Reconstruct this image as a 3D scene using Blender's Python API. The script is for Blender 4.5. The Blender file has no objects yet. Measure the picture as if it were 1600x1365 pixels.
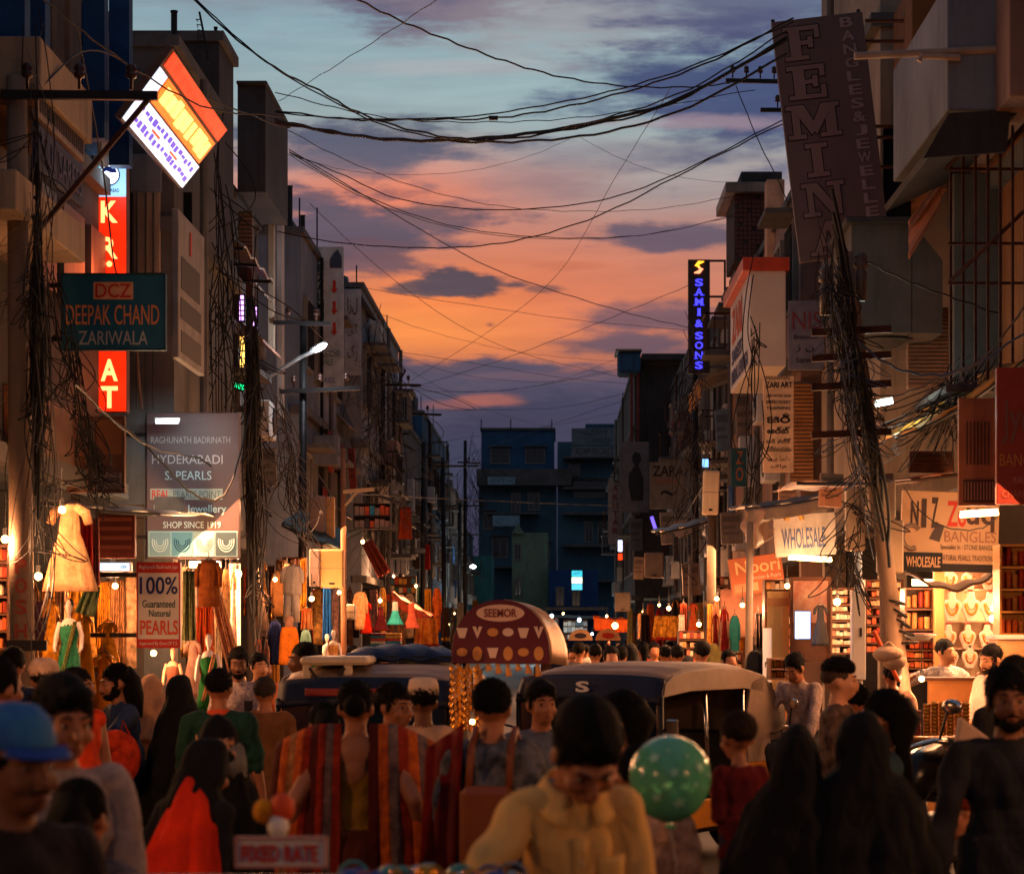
import bpy, math, random
import numpy as np
from mathutils import Vector, Matrix, Euler
R = math.radians
S = bpy.context.scene
COL = S.collection
rnd = random.Random(7)
# ---------------------------------------------------------------- camera
F, CX, CY, CH = 3500.0, 870.0, 985.0, 1.85
def W(px, py, Y):                       # a point of the photograph at a distance Y down the street
    return Vector(((px - CX) * Y / F, Y, CH + (CY - py) * Y / F))
cd = bpy.data.cameras.new('camera'); cam = bpy.data.objects.new('camera', cd); COL.objects.link(cam)
cam.location = (0, 0, CH); cam.rotation_euler = (R(90), 0, 0)
cd.sensor_fit = 'HORIZONTAL'; cd.sensor_width = 36; cd.lens = 36 * F / 1600
cd.shift_x = (800 - CX) / 1600; cd.shift_y = (CY - 682.5) / 1600
cd.clip_start = .1; cd.clip_end = 3000
cd.dof.use_dof = True; cd.dof.focus_distance = 27; cd.dof.aperture_fstop = 4.0
S.camera = cam
S.view_settings.view_transform = 'Standard'; S.view_settings.look = 'None'
S.view_settings.exposure = 0.0; S.view_settings.gamma = 1; S.view_settings.use_curve_mapping = False
S.render.engine = 'CYCLES'
S.cycles.use_denoising = True
S.cycles.max_bounces = 6; S.cycles.diffuse_bounces = 3; S.cycles.glossy_bounces = 3; S.cycles.transmission_bounces = 4
S.cycles.sample_clamp_indirect = 4; S.cycles.caustics_reflective = False; S.cycles.caustics_refractive = False
def lin(c):
    return tuple(((v / 255) / 12.92 if v <= 10 else (((v / 255) + .055) / 1.055) ** 2.4) for v in c)
# ---------------------------------------------------------------- node expressions
class E:
    def __init__(s, nt, k): s.nt, s.k = nt, k
    def op(s, o, *a):
        n = s.nt.nodes.new('ShaderNodeMath'); n.operation = o
        for i, v in enumerate((s,) + a):
            if isinstance(v, E): s.nt.links.new(v.k, n.inputs[i])
            else: n.inputs[i].default_value = v
        return E(s.nt, n.outputs[0])
    def __add__(s, b): return s.op('ADD', b)
    def __radd__(s, b): return s.op('ADD', b)
    def __mul__(s, b): return s.op('MULTIPLY', b)
    def __rmul__(s, b): return s.op('MULTIPLY', b)
    def __sub__(s, b): return s.op('SUBTRACT', b)
    def __rsub__(s, b): return (s * -1.0) + b
    def __truediv__(s, b): return s.op('DIVIDE', b)
    def clamp(s):
        r = s.op('ADD', 0.0); r.k.node.use_clamp = True; return r
def mixc(nt, fac, a, b, mode='MIX'):
    n = nt.nodes.new('ShaderNodeMix'); n.data_type = 'RGBA'; n.blend_type = mode
    for k, v in ((0, fac), (6, a), (7, b)):
        if hasattr(v, 'k'): v = v.k
        if isinstance(v, bpy.types.NodeSocket): nt.links.new(v, n.inputs[k])
        elif k == 0: n.inputs[k].default_value = v
        else: n.inputs[k].default_value = (*v[:3], 1)
    return n.outputs[2]
def noise_n(nt, vec, scale, detail=4, rough=.55):
    n = nt.nodes.new('ShaderNodeTexNoise'); n.inputs['Scale'].default_value = scale
    n.inputs['Detail'].default_value = detail; n.inputs['Roughness'].default_value = rough
    if vec is not None: nt.links.new(vec, n.inputs['Vector'])
    return E(nt, n.outputs['Fac'])
# ---------------------------------------------------------------- dusk sky
wd = bpy.data.worlds.new('World'); S.world = wd; wd.use_nodes = True
nt = wd.node_tree; nt.nodes.clear()
tc = nt.nodes.new('ShaderNodeTexCoord'); sp = nt.nodes.new('ShaderNodeSeparateXYZ')
nt.links.new(tc.outputs['Generated'], sp.inputs[0])
X, Y_, Z = (E(nt, sp.outputs[i]) for i in range(3))
AZ = X.op('ARCTAN2', Y_); EL = Z.op('ARCSINE')
U = AZ * F + CX; V = CY - EL * F
cmb = nt.nodes.new('ShaderNodeCombineXYZ')
nt.links.new((U / 100).k, cmb.inputs[0]); nt.links.new((V / 34).k, cmb.inputs[1])
NA = noise_n(nt, cmb.outputs[0], .55, 6, .6); 
cm2 = nt.nodes.new('ShaderNodeCombineXYZ')
nt.links.new((U / 100 + 31.0).k, cm2.inputs[0]); nt.links.new((V / 20 + 5.0).k, cm2.inputs[1])
NB = noise_n(nt, cm2.outputs[0], .6, 7, .62)
def ramp(fac, stops):
    n = nt.nodes.new('ShaderNodeValToRGB'); nt.links.new(fac.k, n.inputs[0]); r = n.color_ramp
    r.interpolation = 'EASE' if len(stops) < 3 else 'LINEAR'
    while len(r.elements) < len(stops): r.elements.new(1)
    for e, (p, c) in zip(r.elements, stops): e.position = p; e.color = (*lin(c), 1)
    return n.outputs[0]
def v2t(v): return (CY - v) / F / .6
t = (EL + (NA - .5) * .018) / .6
west = ramp(t.clamp(), [(0, (40, 46, 70)), (v2t(690), (58, 62, 88)), (v2t(610), (88, 80, 98)), (v2t(560), (165, 104, 88)),
    (v2t(480), (206, 128, 98)), (v2t(390), (190, 132, 116)), (v2t(300), (172, 148, 144)), (v2t(215), (156, 174, 176)),
    (v2t(60), (144, 172, 182)), (v2t(-150), (120, 140, 156)), (.75, (104, 118, 138)), (1, (92, 104, 124))])
east = ramp(t.clamp(), [(0, (70, 72, 84)), (.2, (112, 114, 126)), (.5, (112, 118, 132)), (1, (92, 104, 124))])
side = ((AZ / .62) * (AZ / .62) * -1.0).op('EXPONENT')
col = mixc(nt, side, east, west)
def gauss(cx, cy, rx, ry):
    a = (U - cx) / rx; b = (V - cy) / ry
    return ((a * a + b * b) * -1.0).op('EXPONENT')
for cx, cy, rx, ry, c, k in ((740, 485, 230, 75, (252, 132, 68), 1.0), (690, 516, 190, 42, (255, 150, 76), 1.0), (600, 318, 240, 62, (238, 132, 98), .9),
                             (930, 470, 220, 110, (214, 124, 98), .6), (560, 250, 160, 26, (226, 150, 128), .5),
                             (900, 150, 330, 50, (158, 184, 188), .6), (1050, 300, 200, 45, (160, 160, 160), .5)):
    col = mixc(nt, (gauss(cx, cy, rx, ry) * k * (NB * .7 + .65)).clamp(), col, lin(c))
for cx, cy, rx, ry, c, k, soft in ((655, 8, 150, 62, (74, 74, 110), .97, 1), (900, 45, 260, 55, (166, 148, 150), .55, .6), (1190, 165, 250, 92, (64, 74, 116), .95, .9), (1190, 30, 200, 60, (84, 88, 122), .8, .7),
        (430, 25, 150, 26, (130, 124, 136), .5, .5), (545, 234, 200, 30, (84, 90, 112), .95, 1), (500, 262, 150, 22, (100, 98, 116), .8, .9), (520, 366, 200, 50, (92, 84, 102), .95, 1.3), (580, 410, 90, 26, (110, 84, 94), .9, 1.4), (500, 330, 60, 22, (96, 84, 100), .8, 1.4),
        (660, 345, 60, 20, (128, 96, 100), .7, 1.1), (700, 454, 74, 12, (98, 80, 86), .95, 1.8), (752, 446, 80, 19, (92, 76, 86), 1, 2), (806, 449, 46, 10, (102, 80, 86), .95, 1.8), (845, 455, 40, 7, (128, 88, 86), .8, 1.2), (1050, 376, 130, 20, (100, 88, 106), .92, 1.3), (845, 290, 110, 26, (150, 120, 126), .6, .7),
        (1050, 497, 130, 20, (104, 86, 102), .85, 1), (990, 545, 130, 18, (98, 82, 98), .9, 1), (880, 420, 60, 8, (200, 110, 80), .4, 1), (765, 511, 12, 6, (150, 90, 80), .8, 1.2), (1010, 250, 210, 22, (128, 124, 138), .5, .7),
        (690, 604, 330, 40, (92, 80, 98), .97, 1.6), (960, 615, 260, 44, (84, 78, 100), .9, 1.2), (860, 648, 260, 34, (58, 60, 86), .8, .9), (560, 620, 180, 40, (80, 76, 98), .85, 1),
        (715, 634, 46, 7, (170, 100, 92), .55, .8), (770, 626, 50, 9, (190, 108, 90), .6, .9), (870, 590, 110, 7, (122, 92, 104), .5, 1), (1080, 207, 170, 10, (176, 150, 158), .6, .8), (700, 125, 180, 12, (176, 172, 176), .5, .7)):
    a = (U - cx) / rx; b = (V - cy) / ry
    d = (a * a + b * b).op('SQRT')
    m = ((d * -1.0) + 1.0 + (NA - .5) * 2.2 + (NB - .5) * 2.3) * (1.1 * soft) + .5
    m = m.clamp(); m = m * m * (3.0 + m * -2.0) * k
    col = mixc(nt, m, col, lin(c))
cm3 = nt.nodes.new('ShaderNodeCombineXYZ')
nt.links.new((U / 100).k, cm3.inputs[0]); nt.links.new((V / 12 + 9.0 + U / 260).k, cm3.inputs[1])
streak = noise_n(nt, cm3.outputs[0], .5, 6, .6)
col = mixc(nt, 1.0, col, mixc(nt, (streak * 1.6 - .3).clamp(), (.84, .84, .87), (1.12, 1.12, 1.1)), 'MULTIPLY')
sky = nt.nodes.new('ShaderNodeTexSky'); sky.sky_type = 'NISHITA'; sky.sun_disc = False
sky.sun_elevation = R(-1.5); sky.sun_rotation = R(-2)
b1 = nt.nodes.new('ShaderNodeBackground'); nt.links.new(col, b1.inputs[0]); b1.inputs[1].default_value = 1.0
b2 = nt.nodes.new('ShaderNodeBackground'); nt.links.new(sky.outputs[0], b2.inputs[0]); b2.inputs[1].default_value = .008
wd.cycles.sampling_method = 'MANUAL'; wd.cycles.sample_map_resolution = 512
ad = nt.nodes.new('ShaderNodeAddShader'); nt.links.new(b1.outputs[0], ad.inputs[0]); nt.links.new(b2.outputs[0], ad.inputs[1])
wo = nt.nodes.new('ShaderNodeOutputWorld'); nt.links.new(ad.outputs[0], wo.inputs[0])
sl = bpy.data.lights.new('sun', 'SUN'); sl.energy = .12; sl.angle = R(20); sl.color = (1, .55, .3)
so = bpy.data.objects.new('sun', sl); COL.objects.link(so); so.location = (0, 60, 40)
so.rotation_euler = Vector((.035, -1, -.06)).to_track_quat('-Z', 'Y').to_euler()
# ---------------------------------------------------------------- materials
def pm(name, c, rough=.75, metal=0, var=.3, scale=3, bump=.15, bscale=40, streak=0, emit=0, spec=.3, c2=None, srgb=True):
    m = bpy.data.materials.get(name)
    if m: return m
    m = bpy.data.materials.new(name); m.use_nodes = True; nt = m.node_tree; p = nt.nodes['Principled BSDF']
    c = lin(c) if srgb else c
    tc = nt.nodes.new('ShaderNodeTexCoord'); v = tc.outputs['Object']
    d = tuple(x * (1 - var) for x in c); l = tuple(min(1, x * (1 + var * .7)) for x in c)
    if c2: d = lin(c2)
    n1 = noise_n(nt, v, scale, 5, .6)
    k = mixc(nt, ((n1 - .5) * 2.6 + .5).clamp(), d, l)
    if streak:
        mp = nt.nodes.new('ShaderNodeMapping'); mp.inputs['Scale'].default_value = (3.2, 3.2, .35); nt.links.new(v, mp.inputs[0])
        n2 = noise_n(nt, mp.outputs[0], 2.0, 5, .65)
        k = mixc(nt, ((n2 - .5) * 4.5 * streak).clamp(), k, tuple(x * .28 for x in c))
    nt.links.new(k, p.inputs['Base Color'])
    p.inputs['Roughness'].default_value = rough; p.inputs['Metallic'].default_value = metal
    p.inputs['Specular IOR Level'].default_value = spec
    if bump:
        nb = noise_n(nt, v, bscale, 4, .6); b = nt.nodes.new('ShaderNodeBump'); b.inputs['Strength'].default_value = bump; b.inputs['Distance'].default_value = .02
        nt.links.new(nb.k, b.inputs['Height']); nt.links.new(b.outputs[0], p.inputs['Normal'])
    if emit:
        nt.links.new(k, p.inputs['Emission Color']); p.inputs['Emission Strength'].default_value = emit
    return m
def em(name, c, s, var=.12, base=None):       # things that give light: bulbs, tubes, lit sign faces
    return pm(name, c, .4, 0, var, 6, 0, 40, 0, s)
def cloth(name, c, c2=None, scale=9, pat=.3, wr=.6): # woven fabric: weave and wrinkle relief, soft mottling, or a print when c2 is given
    m = pm(name, c, .85, 0, pat, scale, .35, 160, 0, 0, .15, c2); nt = m.node_tree; p = nt.nodes['Principled BSDF']
    tc = nt.nodes.new('ShaderNodeTexCoord'); mp = nt.nodes.new('ShaderNodeMapping'); mp.inputs['Scale'].default_value = (1, 1, .45); nt.links.new(tc.outputs['Object'], mp.inputs[0])
    n = nt.nodes.new('ShaderNodeTexNoise'); n.inputs['Scale'].default_value = 11; n.inputs['Detail'].default_value = 2.5; n.inputs['Distortion'].default_value = 1.6; nt.links.new(mp.outputs[0], n.inputs['Vector'])
    b = nt.nodes.new('ShaderNodeBump'); b.inputs['Strength'].default_value = wr; b.inputs['Distance'].default_value = .03; nt.links.new(n.outputs['Fac'], b.inputs['Height'])
    nt.links.new(p.inputs['Normal'].links[0].from_socket, b.inputs['Normal']); nt.links.new(b.outputs[0], p.inputs['Normal'])
    return m
# ---------------------------------------------------------------- mesh builder
class MB:
    def __init__(s): s.v, s.f, s.m, s.M, s.k = [], [], [], Matrix(), 0
    def add(s, vs, fs):
        o = len(s.v); s.v += [s.M @ Vector(q) for q in vs]; s.f += [[i + o for i in f] for f in fs]; s.m += [s.k] * len(fs); return s
    def box(s, a, b):
        (x0, y0, z0), (x1, y1, z1) = a, b
        x0, x1 = sorted((x0, x1)); y0, y1 = sorted((y0, y1)); z0, z1 = sorted((z0, z1))
        return s.add([(x0, y0, z0), (x1, y0, z0), (x1, y1, z0), (x0, y1, z0), (x0, y0, z1), (x1, y0, z1), (x1, y1, z1), (x0, y1, z1)],
                     [(0, 3, 2, 1), (4, 5, 6, 7), (0, 1, 5, 4), (1, 2, 6, 5), (2, 3, 7, 6), (3, 0, 4, 7)])
    def cbox(s, c, d): return s.box([c[i] - d[i] / 2 for i in range(3)], [c[i] + d[i] / 2 for i in range(3)])
    def bar(s, p, q, w, h=None):          # square bar between two points
        p, q = Vector(p), Vector(q); h = h or w; d = (q - p); L = d.length
        if L < 1e-6: return s
        m0 = s.M; s.M = s.M @ Matrix.Translation(p) @ d.to_track_quat('Z', 'Y').to_matrix().to_4x4()
        s.box((-w / 2, -h / 2, 0), (w / 2, h / 2, L)); s.M = m0; return s
    def tube(s, pts, r, n=8, cap=True):
        pts = [Vector(p) for p in pts]; rs = r if isinstance(r, (list, tuple)) else [r] * len(pts); vs, fs = [], []
        up = None
        for i, p in enumerate(pts):
            d = (pts[min(i + 1, len(pts) - 1)] - pts[max(i - 1, 0)]).normalized()
            a = d.orthogonal() if up is None else (up - d * up.dot(d))
            if a.length < 1e-5: a = d.orthogonal()
            a.normalize(); up = a; b = d.cross(a)
            for k in range(n):
                t = 2 * math.pi * k / n; vs.append(p + (a * math.cos(t) + b * math.sin(t)) * rs[i])
        for i in range(len(pts) - 1):
            for k in range(n):
                fs.append((i * n + k, i * n + (k + 1) % n, (i + 1) * n + (k + 1) % n, (i + 1) * n + k))
        if cap: fs += [list(range(n))[::-1], [(len(pts) - 1) * n + k for k in range(n)]]
        return s.add(vs, fs)
    def lathe(s, prof, n=16, c=(0, 0, 0), sx=1, sy=1):
        vs, fs = [], []
        for r, z in prof:
            for k in range(n):
                t = 2 * math.pi * k / n; vs.append((c[0] + r * math.cos(t) * sx, c[1] + r * math.sin(t) * sy, c[2] + z))
        for i in range(len(prof) - 1):
            for k in range(n): fs.append((i * n + k, i * n + (k + 1) % n, (i + 1) * n + (k + 1) % n, (i + 1) * n + k))
        fs += [list(range(n))[::-1], [(len(prof) - 1) * n + k for k in range(n)]]
        return s.add(vs, fs)
    def ball(s, c, r, n=12, m=8):
        rx, ry, rz = r if isinstance(r, (tuple, list)) else (r, r, r)
        pr = [(max(1e-4, math.sin(math.pi * i / m)), -math.cos(math.pi * i / m) * rz) for i in range(m + 1)]
        return s.lathe(pr, n, c, rx, ry)
    def prism(s, poly, y0, y1):           # polygon in x,z pushed along y
        n = len(poly); vs = [(x, y0, z) for x, z in poly] + [(x, y1, z) for x, z in poly]
        return s.add(vs, [list(range(n)), list(range(n, 2 * n))[::-1]] + [(i + n, (i + 1) % n + n, (i + 1) % n, i) for i in range(n)])
    def grid(s, fn, nu, nv, thick=0):     # sheet fn(u,v)->point
        vs = [Vector(fn(i / nu, j / nv)) for j in range(nv + 1) for i in range(nu + 1)]
        fs = [(j * (nu + 1) + i, j * (nu + 1) + i + 1, (j + 1) * (nu + 1) + i + 1, (j + 1) * (nu + 1) + i) for j in range(nv) for i in range(nu)]
        return s.add(vs, fs)
    def build(s, name, mats, parent=None, smooth=False, bevel=0, solid=0, loc=None):
        me = bpy.data.meshes.new(name); me.from_pydata([tuple(v) for v in s.v], [], s.f)
        if not isinstance(mats, (list, tuple)): mats = [mats]
        for m in mats: me.materials.append(m)
        me.polygons.foreach_set('material_index', [min(i, len(mats) - 1) for i in s.m])
        if smooth: me.polygons.foreach_set('use_smooth', [True] * len(s.f))
        me.update()
        o = bpy.data.objects.new(name, me); COL.objects.link(o)
        if loc is not None: o.location = loc
        if parent: o.parent = parent
        if solid: b = o.modifiers.new('t', 'SOLIDIFY'); b.thickness = solid; b.offset = 0
        if bevel: b = o.modifiers.new('b', 'BEVEL'); b.width = bevel; b.segments = 1; b.limit_method = 'ANGLE'
        return o
def tag(o, label=None, cat=None, group=None, kind=None):
    for k, v in (('label', label), ('category', cat), ('group', group), ('kind', kind)):
        if v: o[k] = v
    return o
def thing(name, label, cat, loc=(0, 0, 0), rz=0, group=None, ry=0, rx=0):
    o = bpy.data.objects.new(name, None); COL.objects.link(o); o.empty_display_size = .1
    o.location = loc; o.rotation_euler = (rx, ry, rz); return tag(o, label, cat, group)
def copy_tree(o, parent=None):
    c = o.copy(); COL.objects.link(c); c.parent = parent
    for ch in o.children: copy_tree(ch, c)
    return c
FIT = []
def text(s, mat, parent, x, z, w=None, h=None, y=0, ext=.004, rot=(R(90), 0, 0), name='lettering', off=0, space=1, bold=False):
    cu = bpy.data.curves.new(name, 'FONT'); cu.body = s; cu.size = 1; cu.align_x = 'CENTER'; cu.align_y = 'CENTER'
    cu.extrude = ext; cu.offset = off; cu.space_character = space; cu.resolution_u = 3; cu.materials.append(mat)
    o = bpy.data.objects.new(name, cu); COL.objects.link(o); o.parent = parent; o.location = (x, y, z); o.rotation_euler = rot
    FIT.append((o, w, h)); return o
def fit_text():
    bpy.context.view_layer.update()
    dg = bpy.context.evaluated_depsgraph_get()
    todo = [(o, w, h, tuple(o.dimensions), [tuple(c) for c in o.bound_box]) for o, w, h in FIT]
    for o, w, h, d, bb in todo:
        d = Vector(d)
        if d.x < 1e-6 or d.y < 1e-6: continue
        cx = (bb[0][0] + bb[6][0]) / 2; cy = (bb[0][1] + bb[6][1]) / 2
        sx = w / d.x if w else h / d.y; sy = h / d.y if h else sx
        me = bpy.data.meshes.new_from_object(o.evaluated_get(dg)); me.transform(Matrix.Diagonal((sx, sy, 1, 1)) @ Matrix.Translation((-cx, -cy, 0)))
        n = bpy.data.objects.new('lettering', me); COL.objects.link(n); n.parent = o.parent; n.location = o.location; n.rotation_euler = o.rotation_euler
        bpy.data.objects.remove(o)
def area(name, loc, aim, size, watt, c=(1, .5, .2), sy=None, spread=R(170)):
    l = bpy.data.lights.new(name, 'AREA'); l.energy = watt; l.color = c; l.size = size; l.spread = spread
    if sy: l.shape = 'RECTANGLE'; l.size_y = sy
    o = bpy.data.objects.new(name, l); COL.objects.link(o); o.location = loc
    o.rotation_euler = (Vector(aim) - Vector(loc)).to_track_quat('-Z', 'Y').to_euler(); return o
def point(name, loc, watt, c=(1, .5, .2), r=.06):
    l = bpy.data.lights.new(name, 'POINT'); l.energy = watt; l.color = c; l.shadow_soft_size = r
    o = bpy.data.objects.new(name, l); COL.objects.link(o); o.location = loc; return o
WARM = (1, .43, .18)
# ---------------------------------------------------------------- shared materials
CONC = pm('grey concrete', (86, 82, 80), .85, streak=.5, var=.35, scale=1.2)
CONC2 = pm('dark concrete', (62, 58, 58), .9, streak=.6, var=.4, scale=1.1)
CREAM = pm('cream render', (150, 130, 110), .85, streak=.6, var=.25, scale=1.0)
PINK = pm('pinkish render', (146, 112, 96), .85, streak=.6, var=.3, scale=1.0)
BROWN = pm('ochre brown paint', (128, 82, 48), .85, streak=.5, var=.3, scale=1.0)
GREYB = pm('blue grey render', (116, 120, 128), .85, streak=.5, var=.25, scale=1.0)
WHITEW = pm('weathered white paint', (188, 182, 176), .8, streak=.5, var=.22, scale=1.3)
TEAL = pm('teal blue paint', (58, 84, 98), .85, streak=.4, var=.3, scale=.7)
BLUEP = pm('blue paint', (44, 80, 112), .8, streak=.4, var=.3, scale=.8)
GREENP = pm('pale green paint', (110, 128, 104), .85, streak=.5, var=.3, scale=.8)
STEEL = pm('dark steel', (46, 42, 42), .5, .7, bump=.05)
RUST = pm('rusty iron', (74, 42, 32), .8, .3, var=.5, scale=8)
GALV = pm('galvanised steel', (140, 138, 136), .45, .7, var=.2, streak=.3)
DARK = pm('shade and tin black', (16, 15, 16), .9, bump=0)  # near black: shade painted into flat openings, also plain black tin backs
GLASS = pm('window glass', (26, 32, 40), .12, 0, .2, 2, 0, spec=.6)
FRAME = pm('window frame paint', (120, 112, 104), .6, var=.25)
WOODB = pm('brown wood', (92, 54, 30), .6, var=.4, scale=5)
WOODL = pm('pale plywood', (176, 118, 62), .6, var=.25, scale=4)
CABLE = pm('black cable', (20, 18, 18), .6, var=.3, bump=0)
CABLEG = pm('grey cable', (92, 88, 88), .6, var=.3, bump=0)
CABLEB = pm('blue cable', (70, 84, 110), .6, var=.3, bump=0)
BLACK = pm('black paint', (18, 18, 20), .5, bump=0)
WHITE = pm('white paint', (214, 210, 204), .6, var=.08, streak=.15, bump=.05)
IVORY = pm('ivory enamel', (206, 182, 150), .5, var=.12, streak=.3, bump=.05)
RED = pm('red paint', (170, 34, 26), .6, var=.2, bump=.05)
ORANGE = pm('orange print', (206, 74, 30), .6, var=.1, bump=.03)
NAVY = pm('navy print', (24, 36, 84), .6, var=.1, bump=.03)
TARPB = pm('blue tarpaulin', (28, 52, 92), .6, var=.3, scale=4, bump=.4, bscale=12)
TARPY = pm('yellow ochre tarpaulin', (184, 120, 40), .7, var=.3, scale=3, bump=.4, bscale=10)
TARPG = pm('grey tarpaulin', (112, 98, 88), .7, var=.3, scale=3, bump=.4, bscale=10)
CORR = pm('corrugated sheet', (128, 112, 100), .55, .5, var=.35, scale=2, streak=.5)
TUBEW = em('cool tube glow', (226, 240, 255), 9)
TUBEO = em('warm bulb glow', (255, 190, 110), 22)
TUBED = em('dim tube glow', (235, 240, 245), 3.2)
# ---------------------------------------------------------------- ground
asph = pm('street asphalt', (58, 52, 48), .7, var=.4, scale=.8, bump=.4, bscale=30, spec=.4)
g = MB(); g.grid(lambda u, v: (-400 + 800 * u, -60 + 960 * v, -.01), 8, 8)
tag(g.build('ground', pm('dusty ground', (84, 72, 62), .95, scale=.4)), kind='structure')
g = MB(); g.grid(lambda u, v: (-3.4 + 6.8 * u, -8 + 190 * v, .004), 4, 60); tag(g.build('road', asph), kind='structure')
pav = pm('paving slabs', (104, 92, 82), .85, scale=2, var=.3)
for sx in (-1, 1):
    k = tag(MB().box((sx * 3.55, -8, 0), (sx * 7.4, 182, .13)).build('pavement', pav), kind='structure')
    MB().box((sx * 3.4, -8, 0), (sx * 3.547, 182, .15)).build('kerb', pm('kerb stone', (120, 112, 104), .85), k)
# ---------------------------------------------------------------- buildings
def window(par, x, y, z, w, h, nx, fm=FRAME, shade=True, gl=GLASS, grill=False):
    """window in the plane facing (nx,0) street or ny end wall; x,y,z centre of the opening"""
    o = bpy.data.objects.new('window', None); COL.objects.link(o); o.parent = par; o.location = (x, y, z)
    o.rotation_euler = (0, 0, {1: R(90), -1: R(-90), 0: 0}[nx])
    m = MB(); t = .07
    for a, b in (((-w / 2 - t, -.07, -h / 2 - t), (-w / 2, .0, h / 2 + t)), ((w / 2, -.07, -h / 2 - t), (w / 2 + t, .0, h / 2 + t)),
                 ((-w / 2, -.07, h / 2), (w / 2, .0, h / 2 + t)), ((-w / 2, -.07, -h / 2 - t), (w / 2, .0, -h / 2)), ((-.025, -.06, -h / 2), (.025, -.02, h / 2))): m.box(a, b)
    m.build('frame', fm, o)
    MB().box((-w / 2, -.035, -h / 2), (-.027, -.012, h / 2)).build('pane', gl, o)
    MB().box((.027, -.035, -h / 2), (w / 2, -.012, h / 2)).build('pane', gl, o)
    if grill:
        m = MB()
        for i in range(7): q = -w / 2 + w * (i + .5) / 7; m.box((q - .008, -.1, -h / 2), (q + .008, -.085, h / 2))
        for i in range(3): q = -h / 2 + h * (i + .5) / 3; m.box((-w / 2, -.084, q - .008), (w / 2, -.072, q + .008))
        m.build('grille', STEEL, o)
    if shade: MB().box((-w / 2 - .18, -.5, h / 2 + .12), (w / 2 + .18, -.002, h / 2 + .2)).build('sunshade', CONC, o)
    return o
def ac_unit(par, x, y, z, rz):
    o = MB().box((-.4, -.3, 0), (.4, -.02, .55)); q = o.build('air_conditioner', WHITEW, par, bevel=.015); q.location = (x, y, z); q.rotation_euler.z = rz
    MB().lathe([(.22, 0), (.2, .02), (.05, .025)], 16).build('fan_grille', STEEL, q).matrix_basis = Matrix.Translation((.12, -.302, .28)) @ Matrix.Rotation(R(90), 4, 'X')
    return q
def building(label, X, Y0, Y1, H, mat, z0=3.0, depth=7, seed=1, wins=True, endwin=0, bands=True, top=.9, ww=1.0, wh=1.25, base=True, endmat=None):
    r = random.Random(seed); s = 1 if X > 0 else -1
    b = thing('building', label, 'building', (X, Y0, 0))
    L = Y1 - Y0; D = s * depth
    MB().box((0, 0, z0), (D, L, H)).build('wall', mat, b)
    if base:    # shop floor behind: rear wall and piers carry the storeys above
        MB().box((s * 3.2, .02, 0), (D, L - .02, z0 - .004)).build('rear_wall', CONC, b)
        MB().box((s * .34, L - .25, .13), (s * 3.19, L - .12, z0 - .006)).build('party_wall', CONC, b)
        for y in (.0, L - .3): MB().box((s * .01, y, 0), (s * .32, y + .3, z0 - .003)).build('pillar', mat, b)
    MB().box((-s * .06, -.05, H), (D, L + .05, H + .12)).build('coping', CONC, b)
    if bands:
        z = z0
        while z < H - 1:
            MB().box((-s * .12, -.06, z - .08), (s * .2, L + .03, z + .08)).build('floor_band', CONC, b); z += 3.0
    nf = max(1, int((H - top - z0) / 2.9 + .4)); nx = -s
    if wins:
        n = max(1, int(L / 1.9))
        for f in range(nf):
            for i in range(n):
                y = L * (i + .5) / n; zc = z0 + 1.55 + f * 2.95
                if zc + wh / 2 > H - .2: continue
                q = r.random()
                if q < .8: window(b, -s * .004, y, zc, ww, wh, nx, shade=r.random() < .6, grill=r.random() < .4)
                elif q < .93:
                    window(b, -s * .004, y, zc + .1, ww, wh - .2, nx, shade=False)
                    ac_unit(b, -s * .02, y, zc - wh / 2 - .55, R(90) * nx)
    for i in range(endwin):
        window(b, s * (1.0 + 1.9 * i), -.004, H - 1.9, .9, 1.1, 0, shade=True, grill=True)
    # drain pipes and a tank on the roof
    for i in range(r.randint(1, 2) if L > 1.5 else 0):
        y = .25 + r.random() * (L - .5)
        MB().tube([(-s * .16, y, z0 - .2), (-s * .16, y, H - .1)], .05, 8).build('drain_pipe', pm('pipe grey', (96, 90, 86), .6), b)
    return b
B = {}
def bl(k, *a, **kw): B[k] = building(*a, **kw); return B[k]
# left side, near to far
bl('A', 'tall dark building with blue columns above the shops at the near left', -4.6, 13, 23.4, 8.0, CONC2, seed=3, z0=3.3, wins=False)
bl('B', 'grey building with bare end wall and rooftop rods behind the orange lit sign', -4.1, 24, 27.1, 8.1, CONC, seed=4, z0=3.2, wins=False)
bl('C', 'dark box shaped upper block with flat top beside the overhanging corner', -4.1, 27.2, 28.4, 9.0, CONC2, seed=5, z0=3.2, wins=False)
bl('D', 'building with an overhanging top storey box over shuttered windows', -4.6, 28.5, 34.5, 8.0, CONC, seed=6, z0=3.1)
bl('E', 'pale grey building standing just behind the green lettered sign', -4.8, 42, 49.6, 9.3, GREYB, seed=7)
bl('F', 'grey building with a small roof hood at its street corner', -4.36, 50, 61.6, 9.5, GREYB, seed=8)
bl('G', 'weathered low roofed building beyond the street lamp', -4.75, 62, 79.6, 8.3, CONC, seed=9)
bl('H', 'blue painted top storey building far along the left row', -4.8, 80, 97.5, 9.6, BLUEP, seed=10)
bl('I', 'dim cream building at the far end of the left row', -4.9, 98, 118, 8.4, CREAM, seed=11)
bl('J', 'small teal walled house at the far end of the left row', -5.2, 119, 139, 7.5, TEAL, seed=12)
bl('Z', 'building beside the camera on the left, out of view', -4.7, -8, 12.8, 7.6, CONC, seed=31, z0=3.2)
bl('Y', 'building beside the camera on the right, out of view', 4.6, -8, 13.8, 8.4, CREAM, seed=32, z0=3.2)
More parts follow.
